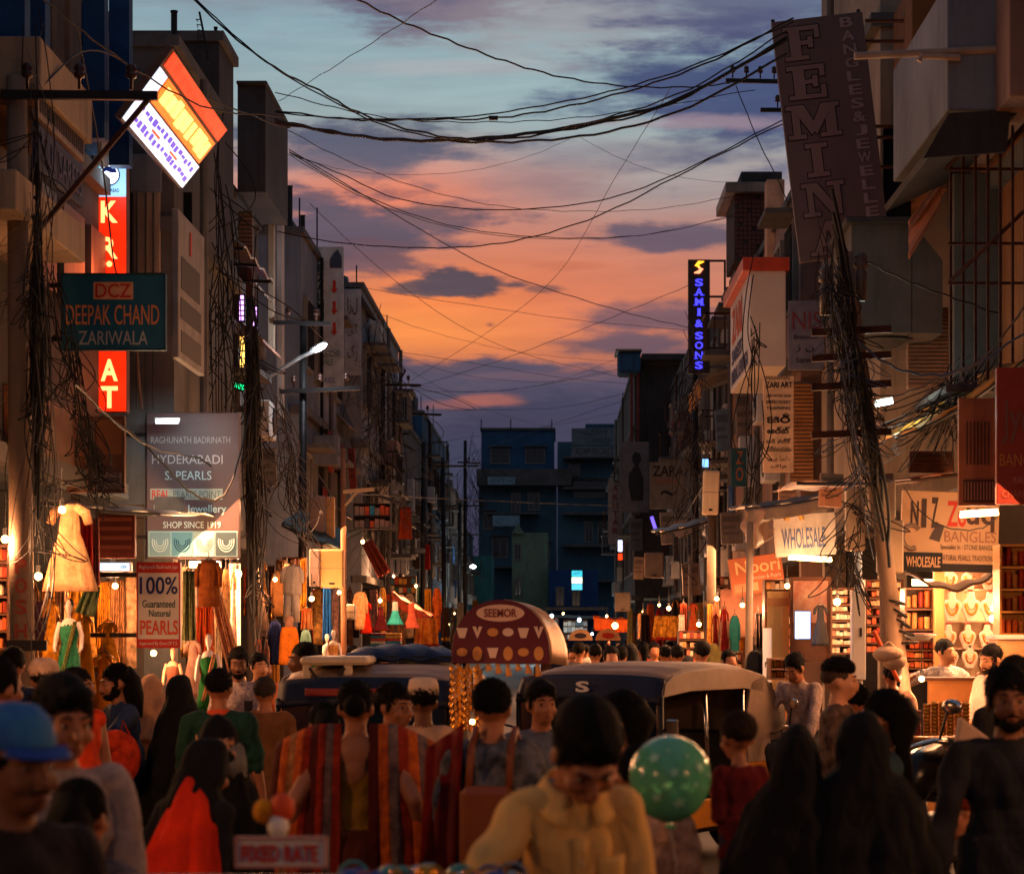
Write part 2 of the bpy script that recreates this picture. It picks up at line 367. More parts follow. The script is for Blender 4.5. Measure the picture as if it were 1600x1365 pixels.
# right side, near to far
bl('K', 'dark building behind the jewellery shop with iron cage at the near right', 4.4, 14, 24.5, 11.0, BROWN, seed=13, z0=3.3, wins=False)
bl('L', 'brown building with tall column behind the big leaning banner', 3.9, 27, 33.0, 12.0, CREAM, seed=14, z0=3.2, wins=False)
bl('M', 'pink rendered building with brick cabin beside the leaning banner', 3.7, 34, 47.8, 8.6, PINK, seed=15)
bl('N', 'pale stuccoed building beside the blue lit vertical sign', 4.15, 48, 60.6, 9.4, CREAM, seed=16)
bl('O', 'grey building with cloth shades above the yellow awning', 4.0, 61, 78.8, 10.2, CONC, seed=17)
bl('P', 'dark building with a blue tank and red posts on its corner', 2.75, 79, 103.6, 11.2, CONC2, seed=18)
bl('Q', 'dim building near the far end of the right row', 4.6, 104, 139, 9.5, CREAM, seed=19)
def clutter(b, X, Y0, Y1, z0, H, n, seed, dm=.85):      # what has been bolted onto the fronts over the years
    r = random.Random(seed); s = 1 if X > 0 else -1; L = Y1 - Y0
    for i in range(n):
        y = r.uniform(.1, .9) * L; z = r.uniform(z0 + .2, H - .9); k = r.random(); d = r.uniform(.25, dm)
        if k < .2: ac_unit(b, -s * .02, y, z, R(90) * -s)
        elif k < .42:
            w = r.uniform(1, 2.2); MB().box((-s * .003, y, z), (-s * d, y + w, z + .1)).build('balcony_slab', CONC, b, bevel=.01); m = MB()
            for q in range(9): m.box((-s * (d - .03), y + w * q / 8 - .01, z + .1), (-s * (d - .05), y + w * q / 8 + .01, z + .8))
            for q in range(4): m.box((-s * d * q / 4 - .01, y + .01, z + .1), (-s * d * q / 4 + .01, y + .03, z + .8))
            m.box((-s * d, y, z + .8), (-s * (d - .06), y + w, z + .84)); m.box((-s * .003, y, z + .8), (-s * d, y + .05, z + .84)); m.build('railing', r.choice((STEEL, RUST, FRAME)), b)
        elif k < .6:
            w = r.uniform(.8, 2); m = MB(); m.grid(lambda u, v: (-s * (.003 + d * u), y + w * v, z + .4 - .28 * u + .015 * math.sin(v * 30)), 4, 12); m.build('sunshade', r.choice((CORR, CONC2, TARPG, CORR)), b, solid=.025)
        elif k < .74: MB().box((-s * .003, y, z), (-s * r.uniform(.15, .5), y + r.uniform(.3, 1.3), z + r.uniform(.4, 1.3))).build('cabin_box', r.choice((CONC, WHITEW, PINK, GREYB, WOODB)), b, bevel=.01)
        elif k < .86: MB().tube([(-s * .1, y, z0 - .3), (-s * .1, y, z), (-s * .1, y + .25, z + .25), (-s * .1, y + .25, H)], .035, 6).build('drain_pipe', r.choice((STEEL, GALV, RUST)), b)
        else:
            w = r.uniform(.5, 1.1); MB().grid(lambda u, v: (-s * (d * .6 + .04 * math.sin(u * 9)), y + w * u, z + .5 - .8 * v), 10, 3).build('laundry', cloth('laundry %d' % r.randrange(6), r.choice(((150, 60, 50), (60, 90, 130), (190, 170, 150), (120, 110, 60)))), b, True, solid=.01)
            MB().bar((-s * .003, y, z + .5), (-s * d * .6, y, z + .5), .025).bar((-s * d * .6, y, z + .51), (-s * d * .6, y + w, z + .51), .015).build('drying_rail', STEEL, b)
    for i in range(r.randint(1, 3)):
        y = r.uniform(.1, .7) * L; x = s * r.uniform(.2, 1.5); h = r.uniform(.4, 1.0); MB().box((x, y, H + .121), (x + s * r.uniform(.8, 2), y + r.uniform(.8, 2.2), H + .12 + h)).build('roof_cabin', r.choice((CONC2, CONC, WHITEW)), b, bevel=.01)
    for i in range(2): y = r.uniform(0, 1) * L; MB().tube([(s * .3, y, H + .12), (s * .3, y, H + r.uniform(.6, 1.8))], .018, 5).build('rod', STEEL, b)
for k_, n_ in (('D', 3), ('E', 9), ('F', 12), ('G', 13), ('H', 12), ('I', 9), ('M', 8), ('N', 12), ('O', 14), ('P', 10)):
    b_ = B[k_]; i_ = 'ABCDEFGHIJKLMNOPQ'.index(k_); X_, Y0_, Y1_, H_ = {'D': (-4.6, 28.5, 34.5, 8), 'E': (-4.8, 42, 49.6, 9.3), 'F': (-4.36, 50, 61.6, 9.5), 'G': (-4.75, 62, 79.6, 8.3), 'H': (-4.8, 80, 97.5, 9.6), 'I': (-4.9, 98, 118, 8.4), 'M': (3.7, 36, 47.8, 8.6), 'N': (4.15, 48, 60.6, 9.4), 'O': (4, 61, 78.8, 10.2), 'P': (2.75, 79, 103.6, 11.2)}[k_]
    clutter(b_, X_, Y0_, Y1_, 3.3, H_, n_, 50 + i_, .3 if k_ in 'DE' else .85)
for (x_, Y_t, z_, lab_) in ((-6.2, 44, 9.42, 'black plastic water tank on the pale grey roof at left'), (-5.6, 55, 9.62, 'black water tank behind the small roof hood'), (-5.9, 70, 8.42, 'black water tank on the weathered low roof'), (4.9, 40, 8.72, 'dark water tank on the pink building roof'), (5.2, 55, 9.52, 'dark water tank on the pale stuccoed roof'), (-6.0, 31.5, 8.12, 'squat black water tank on the roof with the overhanging corner')):
    t_ = thing('water_tank', lab_, 'water tank', (x_, Y_t, z_)); MB().lathe([(.5, 0), (.52, .05), (.5, .3), (.52, .33), (.5, .6), (.52, .63), (.48, .9), (.2, 1.02)], 20).build('tank', pm('black polythene', (24, 24, 26), .5), t_, True); MB().lathe([(.21, 1.0), (.22, 1.06), (.0, 1.1)], 14).build('lid', pm('black polythene', (24, 24, 26), .5), t_, True)
# far block closing the street
def farblock():
    Y = 160.0
    def bx(b, n, x0, y0, x1, y1, d, m, dy=0):
        p, q = W(x0, y1, Y + dy), W(x1, y0, Y + dy); return MB().box((p.x - b.location.x, dy, max(0, p.z)), (q.x - b.location.x, dy + d, q.z)).build(n, m, b)
    b = thing('building', 'teal block of flats closing the far end of the street', 'building', (W(820, 0, Y).x, Y, 0))
    bx(b, 'wall', 748, 740, 870, 1026, 12, TEAL); bx(b, 'upper_wall', 752, 672, 866, 739.5, 10, BLUEP, .6)
    bx(b, 'coping', 750, 668, 868, 671.5, 10.3, CONC, .4); bx(b, 'terrace_wall', 745, 732, 893, 758, 1.2, CONC, -1.25)
    for x0, y0, x1, y1 in ((767, 700, 795, 722), (822, 700, 850, 722)):
        p, q = W(x0, y1, Y), W(x1, y0, Y); window(b, (p.x + q.x) / 2 - b.location.x, .598, (p.z + q.z) / 2, q.x - p.x, q.z - p.z, 0, grill=True)
    for x0, y0, x1, y1 in ((800, 770, 812, 800), (770, 840, 792, 870), (826, 770, 842, 796), (756, 800, 770, 826), (842, 850, 858, 876)):
        p, q = W(x0, y1, Y), W(x1, y0, Y); window(b, (p.x + q.x) / 2 - b.location.x, -.004, (p.z + q.z) / 2, q.x - p.x, q.z - p.z, 0)
    for x in (752, 798, 862): MB().tube([W(x, 670, Y) - b.location, W(x, 655, Y) - b.location], .04, 6).build('rod', STEEL, b)
    bx(b, 'balcony_slab', 760, 800, 842, 803, 1.5, CONC, -1.52); bx(b, 'balcony_slab', 765, 884, 840, 887, 1.5, CONC, -1.52)
    b = thing('building', 'dark teal block with sign boards on its roof closing the street', 'building', (W(930, 0, Y).x, Y, 0))
    bx(b, 'wall', 871, 690, 1010, 1026, 12, pm('slate blue paint', (64, 92, 108), .85, streak=.4, scale=.7)); bx(b, 'roof_cabin', 915, 662, 985, 688, 6, TEAL, 3)
    for z in (712, 760, 800, 850, 905): bx(b, 'balcony_slab', 880, z, 985, z + 4, 1.4, CONC, -1.42)
    for x0, y0, x1, y1 in ((897, 752, 945, 776), (915, 815, 925, 846), (935, 815, 950, 850), (890, 725, 905, 742), (960, 768, 975, 795)):
        p, q = W(x0, y1, Y), W(x1, y0, Y); window(b, (p.x + q.x) / 2 - b.location.x, -.004, (p.z + q.z) / 2, q.x - p.x, q.z - p.z, 0)
    Y = 148.0
    b = thing('building', 'pale green narrow house with pointed gable standing before the teal block', 'building', (W(828, 0, Y).x, Y, 0))
    bx(b, 'wall', 800, 832, 856, 1029, 8, GREENP)
    for a in (850, 905):
        p, q = W(805, a + 24, Y), W(813, a, Y); window(b, (p.x + q.x) / 2 - b.location.x, -.004, (p.z + q.z) / 2, q.x - p.x, q.z - p.z, 0, shade=False)
    p, q, r_ = W(799, 834, Y) - b.location, W(820, 834, Y) - b.location, W(809, 818, Y) - b.location
    MB().prism([(p.x, p.z), (q.x, q.z), (r_.x, r_.z)], -.3, -.004).build('gable', GREENP, b)
    Y = 145.0
    b = thing('building', 'low bright blue house with the small lit sign on its front', 'building', (W(890, 0, Y).x, Y, 0))
    bx(b, 'wall', 858, 890, 935, 1030, 8, pm('ultramarine paint', (34, 70, 120), .85, streak=.4, scale=.7))
    for x in (870, 895): p, q = W(x, 945, Y), W(x + 10, 918, Y); window(b, (p.x + q.x) / 2 - b.location.x, -.004, (p.z + q.z) / 2, q.x - p.x, q.z - p.z, 0, shade=False)
    bx(b, 'canopy', 850, 948, 950, 953, 2, CORR, -2.05)
    Y = 140.0
    b = thing('building', 'flat turquoise wall building beside the distant street lamp', 'building', (W(745, 0, Y).x, Y, 0))
    bx(b, 'wall', 712, 868, 768, 1031, 6, pm('turquoise paint', (60, 120, 120), .85, streak=.4, scale=.7))
farblock()
# ---------------------------------------------------------------- signs
PR = {}
def pr(c, name=None):                      # flat print ink
    if c not in PR: PR[c] = pm('print ink %d %d %d' % c, c, .65, var=.06, bump=0)
    return PR[c]
def sign_at(label, loc, w, h, mat, texts=(), d=.08, rz=0, rx=0, ry=0, border=None, cat='sign', name='sign', group=None, bevel=.006, arms=None):
    """board whose face looks along local -y; texts (string, u0, v0, u1, v1, material) with v from the top"""
    s = thing(name, label, cat, loc, rz, group, ry, rx)
    MB().box((-w / 2, -d / 2, -h / 2), (w / 2, d / 2, h / 2)).build('panel', mat, s, bevel=bevel)
    if border:
        bm, t = border; m = MB()
        for a, b in (((-w / 2, -h / 2), (w / 2, -h / 2 + t)), ((-w / 2, h / 2 - t), (w / 2, h / 2)), ((-w / 2, -h / 2 + t), (-w / 2 + t, h / 2 - t)), ((w / 2 - t, -h / 2 + t), (w / 2, h / 2 - t))):
            m.box((a[0], -d / 2 - .012, a[1]), (b[0], -d / 2 - .001, b[1]))
        m.build('border', bm, s)
    for q in texts:
        st, u0, v0, u1, v1, m = q[:6]; off = q[6] if len(q) > 6 else 0
        x0, x1 = -w / 2 + w * u0, -w / 2 + w * u1; z0, z1 = h / 2 - h * v1, h / 2 - h * v0
        if st == '#':
            MB().box((x0, -d / 2 - .005, z0), (x1, -d / 2 - .001, z1)).build('print_block', m, s)
        else: text(st, m, s, (x0 + x1) / 2, (z0 + z1) / 2, x1 - x0, z1 - z0, -d / 2 - .007, .002, off=off)
    if arms:
        m = MB()
        for z in (-h * .35, h * .35): m.bar((arms * w / 2, 0, z), (arms * (w / 2 + 1.0), 0, z), .04)
        m.build('bracket', STEEL, s)
    return s
def sign(label, x0, y0, x1, y1, Y, mat, texts=(), **k):
    p, q = W(x0, y1, Y), W(x1, y0, Y)
    return sign_at(label, (p + q) / 2, abs(q.x - p.x), abs(q.z - p.z), mat, texts, **k)
INK = pr((20, 20, 24)); INKW = pr((210, 205, 198)); INKR = pr((186, 44, 24)); INKB = pr((28, 40, 96)); INKG = pr((20, 70, 60)); INKP = pr((206, 150, 110))
# left side signs
sign('teal blue shop board reading DEEPAK CHAND hung in front of the lit vertical sign', 97, 428, 260, 548, 20, pm('teal sign print', (22, 84, 108), .5, var=.2, scale=1.5, bump=.03),
     [('#', .31, .115, .69, .34, INKP), ('DCZ', .33, .135, .67, .32, INKR, .01), ('DEEPAK CHAND', .05, .41, .94, .67, pr((196, 128, 84)), .005), ('ZARIWALA', .17, .75, .83, .93, pr((150, 158, 160)), .005)], border=(pm('teal frame', (16, 50, 66), .5), .012), arms=-1)
M_MAROON = pm('maroon dull banner', (92, 74, 74), .6, var=.15, scale=1, bump=.1, bscale=6)
s = sign('tall jewellery hoarding with pearl pictures reading SHOP SINCE 1919', 230, 645, 375, 873, 24, M_MAROON,
     [('RAGHUNATH BADRINATH', .05, .165, .9, .21, pr((150, 138, 134))), ('HYDERABADI', .06, .29, .82, .35, pr((170, 160, 156))), ('S. PEARLS', .2, .4, .7, .46, pr((170, 190, 190))),
      ('#', .04, .52, .82, .595, pr((150, 160, 150))), ('REAL', .06, .53, .25, .588, INKR, .01), ('PEARLS POINT', .29, .535, .8, .585, pr((90, 100, 100))),
      ('1 Gram Jewellery', .08, .63, .86, .7, pr((176, 206, 206)), .01), ('SHOP SINCE 1919', .18, .745, .8, .79, pr((186, 206, 206)), .006),
      ('#', .02, .81, .98, .985, pr((150, 190, 196)))], arms=-1)
for i in range(4):                       # the four pearl photographs
    x0 = -.46 + i * .236; p = MB().box((x0, -.058, -.75), (x0 + .218, -.05, -.5)).build('picture', pr(((116, 150, 160), (96, 150, 170), (170, 196, 200), (60, 80, 88))[i]), s)
    m = MB()
    for k in range(3):
        r = .04 + .022 * k; m.tube([(x0 + .11 + r * math.sin(a), -.062, -.6 - r * 1.25 * math.cos(a)) for a in np.linspace(-1.9, 1.9, 13)], .006, 5)
    m.build('necklace_print', pr(((190, 210, 214), (30, 80, 110), (110, 140, 150), (190, 210, 214))[i]), p)
# lamp over that hoarding
t = thing('tube_light', 'short white tube light on top of the jewellery hoarding', 'tube light', W(261, 659, 23.6)); MB().tube([(-.12, 0, 0), (.12, 0, 0)], .016, 8).build('tube', TUBEW, t); MB().bar((-.13, .03, .03), (.13, .03, .03), .03).build('holder', WHITE, t)
area('tube_lamp', W(290, 640, 23.2), W(300, 850, 23.9), .5, 9, (.7, .95, 1), .1)
s = sign('red and white hanging board reading 100% Guaranteed Natural PEARLS', 215, 878, 283, 1012, 20, pm('white sign print', (204, 196, 184), .5, var=.05, bump=.02),
     [('#', 0, 0, 1, .125, INKR), ('Raghunath Badrinath Jaju', .06, .035, .94, .09, INKW), ('100%', .07, .17, .94, .375, INKB, .015), ('Guaranteed', .13, .44, .88, .53, INKG, .01), ('Natural', .28, .555, .77, .635, INKG, .01),
      ('PEARLS', .08, .675, .95, .845, ORANGE, .02), ('#', 0, .895, 1, 1, INKR), ('Approved By Govt.Of T.S.', .06, .925, .94, .975, INKW)], border=(RED, .012), arms=-1)
# vertical lit sign
RG = em('red sign glow', (255, 44, 8), .9, .25); RG2 = em('orange letter glow', (255, 150, 90), 3.2, .1); WG = em('white blue sign glow', (150, 205, 235), 1.1, .1)
s = sign_at('tall red lit vertical box sign with round white emblem on top', (W(174, 447, 22.6)), .34, 2.56, pm('sign box tin', (110, 60, 44), .5), (), d=.16, cat='lit sign')
MB().box((-.165, -.1, -1.27), (.165, -.082, .88)).build('lit_face', RG, s); MB().box((-.165, -.1, .884), (.165, -.082, 1.27)).build('lit_face', WG, s)
m = MB(); m.M = Matrix.Translation((0, -.102, 1.1)) @ Matrix.Rotation(R(90), 4, 'X'); m.lathe([(.095, -.002), (.095, .006)], 24); e = m.build('emblem', em('emblem white glow', (235, 245, 255), 2.2, .02), s)
m = MB(); m.M = Matrix.Translation((0, -.1, 1.1)) @ Matrix.Rotation(R(90), 4, 'X'); m.lathe([(.108, -.002), (.108, .006)], 24); m.build('emblem_ring', pr((40, 60, 140)), e)
MB().prism([(-.08, 1.11), (-.03, 1.14), (.02, 1.12), (.08, 1.12), (.06, 1.17), (0, 1.185), (-.06, 1.17)], -.112, -.109).build('emblem_mark', pr((30, 50, 140)), e)
text('HYDERABAD', pr((60, 70, 120)), s, 0, .945, .2, .035, -.104)
for ch, y in (('K', 334), ('R', 390), ('.', 415), ('B', 455), ('H', 510), ('A', 580), ('T', 622)):
    z = (447 - y) * 22.6 / F; text(ch, RG2, s, 0, z, .17 if ch != '.' else .06, .22 if ch != '.' else .06, -.104, .004, off=.03)
point('red_sign_spill', W(174, 420, 21.9), 16, (1, .16, .04), .25); point('red_sign_spill', W(174, 600, 21.9), 8, (1, .16, .04), .2); point('white_sign_spill', W(172, 275, 22.1), 4, (.6, .85, 1), .15)
# tilted lit box sign (leans out over the street)
P0, P1, P2, P3 = Vector((-3.4, 19.8, 6.98)), Vector((-3.4, 23.1, 7.0)), Vector((-3.87, 23.1, 6.42)), Vector((-3.84, 19.8, 6.38))
tb = thing('sign', 'glowing orange and white tilted box sign jutting over the left shops', 'lit sign', (-3.62, 21.4, 6.7))
def onb(u, v, k=0):
    a = P0.lerp(P1, u); b = P3.lerp(P2, u); n = (P1 - P0).cross(P3 - P0).normalized()
    if n.x < 0: n = -n
    return a.lerp(b, v) + n * k - Vector((-3.62, 21.4, 6.7))
def slab(n, u0, v0, u1, v1, k0, k1, m, par=None):
    c = [onb(*q) for q in ((u0, v0, k0), (u1, v0, k0), (u1, v1, k0), (u0, v1, k0), (u0, v0, k1), (u1, v0, k1), (u1, v1, k1), (u0, v1, k1))]
    return MB().add(c, [(0, 3, 2, 1), (4, 5, 6, 7), (0, 1, 5, 4), (1, 2, 6, 5), (2, 3, 7, 6), (3, 0, 4, 7)]).build(n, m, par or tb)
OG = em('orange board glow', (255, 104, 26), 1.7, .15); OG2 = em('yellow letter glow', (255, 176, 96), 2.6, .2); WB = em('white board glow', (215, 226, 255), 1.5, .3); BL = em('blue letter glow', (70, 60, 220), 1.0, .2); RR = em('red board glow', (250, 70, 34), .95, .35)
slab('casing', 0, -.02, 1, 1.03, -.07, -.004, pm('sign casing', (84, 66, 60), .6))
slab('red_band', .02, 0, .98, .2, 0, .012, RR); slab('orange_face', .13, .25, .97, .6, 0, .012, OG)
w = slab('white_face', 0, .63, 1, 1.0, 0, .012, WB); slab('white_face', 0, .25, .11, .6, 0, .012, WB)
r2 = random.Random(5)
for i in range(9):
    u = .17 + i * .088; slab('letter', u, .29 + r2.random() * .04, u + .05 + r2.random() * .02, .56 - r2.random() * .05, .013, .03, OG2)
for i in range(30):
    u = .08 + (i % 15) * .06; v = (.68, .84)[i // 15]; slab('letter', u, v + r2.random() * .03, u + .028 + r2.random() * .02, v + .06 + r2.random() * .05, .013, .016, BL)
for i in range(2): slab('red_mark', .3 + .3 * i, .8, .42 + .3 * i, .83, .013, .016, RR)
area('tilted_sign_light', tb.location + Vector((.25, -.1, -.1)), tb.location + Vector((3, -.5, -2.2)), 1.2, 9, (1, .6, .4), 3)
# small lit vertical strips further on
PG = em('violet strip glow', (210, 150, 255), 3.5, .3); YG = em('amber strip glow', (255, 190, 90), 3.5, .3); GG = em('green letter glow', (20, 230, 140), 2.2, .2)
for (x0, y0, x1, y1, m, lab) in ((374, 461, 382, 502, PG, 'violet lit strip sign left of the brown duct, above the amber one'), (396, 479, 403, 518, PG, 'violet lit strip sign right of the brown duct'),
                                 (376, 525, 382, 584, YG, 'amber lit strip sign left of the brown duct, under the violet strip'), (395, 538, 401, 594, YG, 'amber lit strip sign right of the brown duct')):
    s = sign(lab, x0 - 1.5, y0 - 2, x1 + 1.5, y1 + 2, 31.4, DARK, d=.05, cat='lit sign', group='lit strip signs on the corner', arms=None)
    h = (y1 - y0) * 31.4 / F; n = 5
    for i in range(n): MB().box((-.03, -.04, -h / 2 + h * i / n + .01), (.03, -.027, -h / 2 + h * (i + 1) / n - .01)).build('lit_letter', m, s)
s = sign('short green lit lettering under the strip signs', 361, 596, 383, 610, 31.3, DARK, d=.04, ry=R(18), cat='lit sign'); text('BIG GOLD', GG, s, 0, 0, .19, .07, -.03, off=.02)
# facade boards
sign_at('grey notice board with dark panels facing the street beside the teal board', (-3.46, 21.05, 5.0), 1.5, 1.35, pm('grey notice board', (128, 120, 118), .6, streak=.3), [('#', .1, .3, .8, .52, pr((60, 54, 56))), ('#', .08, .58, .85, .72, pr((60, 54, 56))), ('#', .1, .8, .85, .95, pr((70, 62, 62))), ('I', .41, .08, .46, .24, INKR)], rz=R(90), d=.06)
sign_at('dark blue board with faint white lettering on the near left balcony front', (-3.98, 17.9, 5.55), 1.6, .35, pm('dark blue board', (24, 28, 62), .6), [('SILK SAREES', .05, .2, .95, .8, pr((70, 70, 104)))], rz=R(90), rx=0, d=.05)
sign_at('pale board with rows of thin strokes on the near left balcony', (-4.0, 18.0, 6.0), 1.7, .42, pm('pale strip board', (128, 112, 108), .6), [('IIIIIIIIIIIIIIIIIIII', .04, .1, .96, .9, pr((70, 60, 64)))], rz=R(90), d=.05)
s = sign('brown board of small writing on the wall under the red lit sign', 105, 650, 196, 770, 21.4, pm('brown notice', (112, 78, 62), .7, streak=.3), [('#', .1, .08, .48, .42, pr((122, 104, 96))), ('IIIIII', .13, .12, .46, .4, pr((60, 50, 50))), ('#', .52, .05, .95, .5, pr((140, 92, 60))), ('#', .45, .74, .95, .95, pr((150, 132, 120))), ('MATCHING CENTRE', .48, .8, .92, .88, pr((70, 50, 46)))])
sign('maroon board of faded lines above the doorway left of the pearls board', 150, 800, 212, 872, 20.6, pm('maroon notice', (104, 44, 34), .7, streak=.3), [('#', .08, .12 + .2 * i, .92, .2 + .2 * i, pr((142, 78, 58))) for i in range(4)])
s = sign('white lit strip sign above the narrow doorway', 150, 878, 206, 893, 20.4, WHITE, d=.1, cat='lit sign'); MB().box((-.15, -.062, -.035), (.15, -.052, .035)).build('lit_face', em('doorway sign glow', (200, 220, 250), 1.6), s); text('ON', INKB, s, .1, 0, .05, .03, -.068)
s = sign('green lettered cloth sign reading AFZAL MIYA with red arrows', 485, 386, 537, 605, 45, pm('cloth sign', (186, 186, 186), .8, streak=.3), [(c, .2, .06 + i * .067, .42, .118 + i * .067, INKG, .02) for i, c in enumerate('AFZALMIYA')] + [('ABIDS ROAD', .2, .74, .9, .785, INKG), ('WALE', .3, .8, .68, .845, pr((40, 90, 60))), ('& KIDS', .3, .93, .75, .97, pr((60, 90, 150)))])
for i, v in enumerate((.3, .45, .6)):
    z = 1.4 - v * 2.8; MB().prism([(.12, z + .17), (.18, z + .17), (.18, z), (.22, z), (.15, z - .1), (.08, z), (.12, z)], -.05, -.045).build('arrow', INKR, s)
MB().prism([(.06, .98), (.3, .98), (.3, 1.2), (.22, 1.35), (.14, 1.28), (.06, 1.15)], -.05, -.045).build('emblem', pr((60, 66, 84)), s)
s = sign('grey sign board with dark curling script behind the cloth sign', 538, 452, 564, 586, 49.6, pm('grey script board', (160, 164, 168), .8, streak=.3), [('\u0627\u0632\u0644', .2, .1, .8, .3, pr((80, 40, 40))), ('\u0646\u06af', .2, .4, .8, .55, pr((80, 40, 40))), ('\u06a9\u0631', .2, .65, .8, .85, pr((80, 40, 40)))])
# right side signs
s = sign('black vertical sign with blue lit letters SAMI & SONS', 1075, 406, 1109, 584, 50, pm('brown black sign tin', (52, 40, 34), .5), (), cat='lit sign', d=.12)
SB = em('blue letter tube glow', (62, 58, 255), 2.4, .1)
for i, (c, y) in enumerate((('S', 442), ('A', 456.5), ('M', 472), ('I', 488), ('&', 506), ('S', 525), ('O', 540), ('N', 555.5), ('S', 571))):
    text(c, SB, s, 0, (495 - y) * 50 / F, .07 if c == 'I' else .18, .165, -.07, .004, off=.025)
    if c in 'MIAN': 
        z = (495 - y) * 50 / F
        for x in ((-.07, .07) if c != 'I' else (0,)): MB().box((x - .045, -.072, z - .083), (x + .045, -.066, z - .064)).build('serif', SB, s)
m = MB()
for sg in (1, -1):
    m.tube([(.11 * sg, -.07, 1.22 if sg > 0 else .97), (.0, -.07, 1.2 if sg > 0 else .99), (-.06 * sg, -.07, 1.14 if sg > 0 else 1.05), (.02 * sg, -.07, 1.095)], [.01, .04, .04, .015], 6); 
    m.k = 1
m.build('emblem', [em('amber emblem glow', (255, 170, 40), 3), em('pink emblem glow', (255, 130, 90), 3)], s)
m = MB()
for z in (1.25, .45, -.1, -.7): m.bar((.24, 0, z), (.58, 0, z), .045)
m.bar((.58, 0, 1.27), (.58, 0, -.75), .045); m.build('support_frame', STEEL, s)
def slabletter(c):
    b = lambda x0, z0, x1, z1: [(x0, z0), (x1, z0), (x1, z1), (x0, z1)]
    if c == 'F': return [b(.16, 0, .46, 1), b(0, 0, .66, .13), b(0, .87, 1, 1), b(.86, .62, 1, .87), b(.46, .44, .7, .57), b(.66, .34, .8, .67)]
    if c == 'E': return [b(.16, 0, .46, 1), b(0, 0, 1, .13), b(0, .87, 1, 1), b(.86, .64, 1, .87), b(.86, .13, 1, .38), b(.46, .44, .7, .57), b(.66, .34, .8, .67)]
    if c == 'I': return [b(.33, 0, .67, 1), b(.12, 0, .88, .14), b(.12, .86, .88, 1)]
    if c == 'M': return [b(.1, 0, .24, 1), b(.72, 0, .92, 1), b(0, 0, .34, .13), b(.6, 0, 1, .13), b(0, .87, .2, 1), b(.8, .87, 1, 1), [(.1, 1), (.34, 1), (.56, .3), (.44, .1)], [(.66, 1), (.9, 1), (.54, .1), (.44, .3)]]
    if c == 'N': return [b(.12, 0, .26, 1), b(.76, 0, .9, 1), b(0, 0, .4, .13), b(0, .87, .3, 1), b(.6, .87, 1, 1), [(.12, 1), (.38, 1), (.9, 0), (.68, 0)]]
    return [[(.02, 0), (.2, 0), (.58, 1), (.42, 1)], [(.66, 0), (.98, 0), (.64, 1), (.42, 1)], b(.25, .27, .75, .4), b(-.05, 0, .36, .13), b(.58, 0, 1.05, .13)]
def grow(p, t):
    n = len(p); o = []
    for i in range(n):
        a, b, c = (Vector(p[(i + k) % n]) for k in (-1, 0, 1)); d1 = (b - a).normalized(); d2 = (c - b).normalized()
        n1 = Vector((d1.y, -d1.x)); n2 = Vector((d2.y, -d2.x)); k = 1 + n1.dot(n2); o.append(tuple(b + (n1 + n2) / max(k, .25) * t))
    return o
ccw = lambda p: p if sum(p[i][0] * p[(i + 1) % len(p)][1] - p[(i + 1) % len(p)][0] * p[i][1] for i in range(len(p))) > 0 else p[::-1]
MAUV = pm('mauve flex banner', (98, 78, 76), .55, var=.18, scale=1.2, bump=.12, bscale=5)
fs = thing('sign', 'large leaning mauve banner with outlined letters FEMINA', 'sign', W(1298, 215, 26), 0, None, R(-6.8))
MB().box((-.53, -.04, -1.4), (.53, .04, 1.4)).build('panel', MAUV, fs, bevel=.005)
GL1, GL2 = pr((122, 98, 95)), pr((24, 20, 22))
for i, (c, w) in enumerate(zip('FEMINA', (.42, .44, .62, .34, .5, .44))):
    z0 = .92 - i * .455; x0 = -.21 - w / 2 + (.0, .0, .03, .02, .04, .06)[i]
    k, g_ = MB(), MB()
    for qi, p in enumerate(slabletter(c)):
        p = ccw([(x0 + x * w, z0 + z * .39) for x, z in p]); k.prism(grow(p, .01), -.046 - .0005 * qi, -.041); g_.prism(p, -.0535 - .0006 * qi, -.0505)
    o = k.build('letter_outline', GL2, fs); g_.build('letter_face', GL1, o)
for i, c in enumerate('BANGLES&JEWELLERY'):
    text(c, pr((140, 120, 122)), fs, .33 + i * .003, 1.3 - i * .158, .15, .115, -.046, off=.02)
MB().bar((-.5, .06, -1.4), (-.5, .06, 1.45), .04).bar((.5, .06, -1.4), (.5, .06, 1.45), .04).build('support_frame', STEEL, fs)
# red and white box sign on the right facade
s = sign_at('white box sign with a red hood and slanting red lettering facing the street', (2.98, 33.4, 6.25), 3.6, 1.35, pm('white acrylic sign', (206, 190, 178), .5, var=.06), [('ZARI', .1, .1, .62, .48, pr((196, 78, 40)), .03), ('SAREES', .1, .55, .6, .72, pr((40, 44, 90)), .02), ('BRIDAL LEHENGA', .08, .78, .9, .95, pr((40, 44, 90)), .02)], rz=R(-90), d=.5, cat='sign')
MB().box((-1.85, -.36, .676), (1.85, .3, .86)).build('hood', pm('vermilion paint', (196, 70, 40), .5), s, bevel=.01)
sign('grey board reading NIS with small ink drawings beside the red hooded sign', 1232, 470, 1288, 578, 31.4, pm('grey blue board', (104, 104, 122), .6, streak=.2), [('NIS', .1, .16, .9, .42, pr((110, 50, 60))), ('Emporium', .15, .5, .8, .58, INK), ('\u0632 \u0646', .2, .64, .7, .75, INK), ('Sarees', .2, .82, .75, .9, INK)])
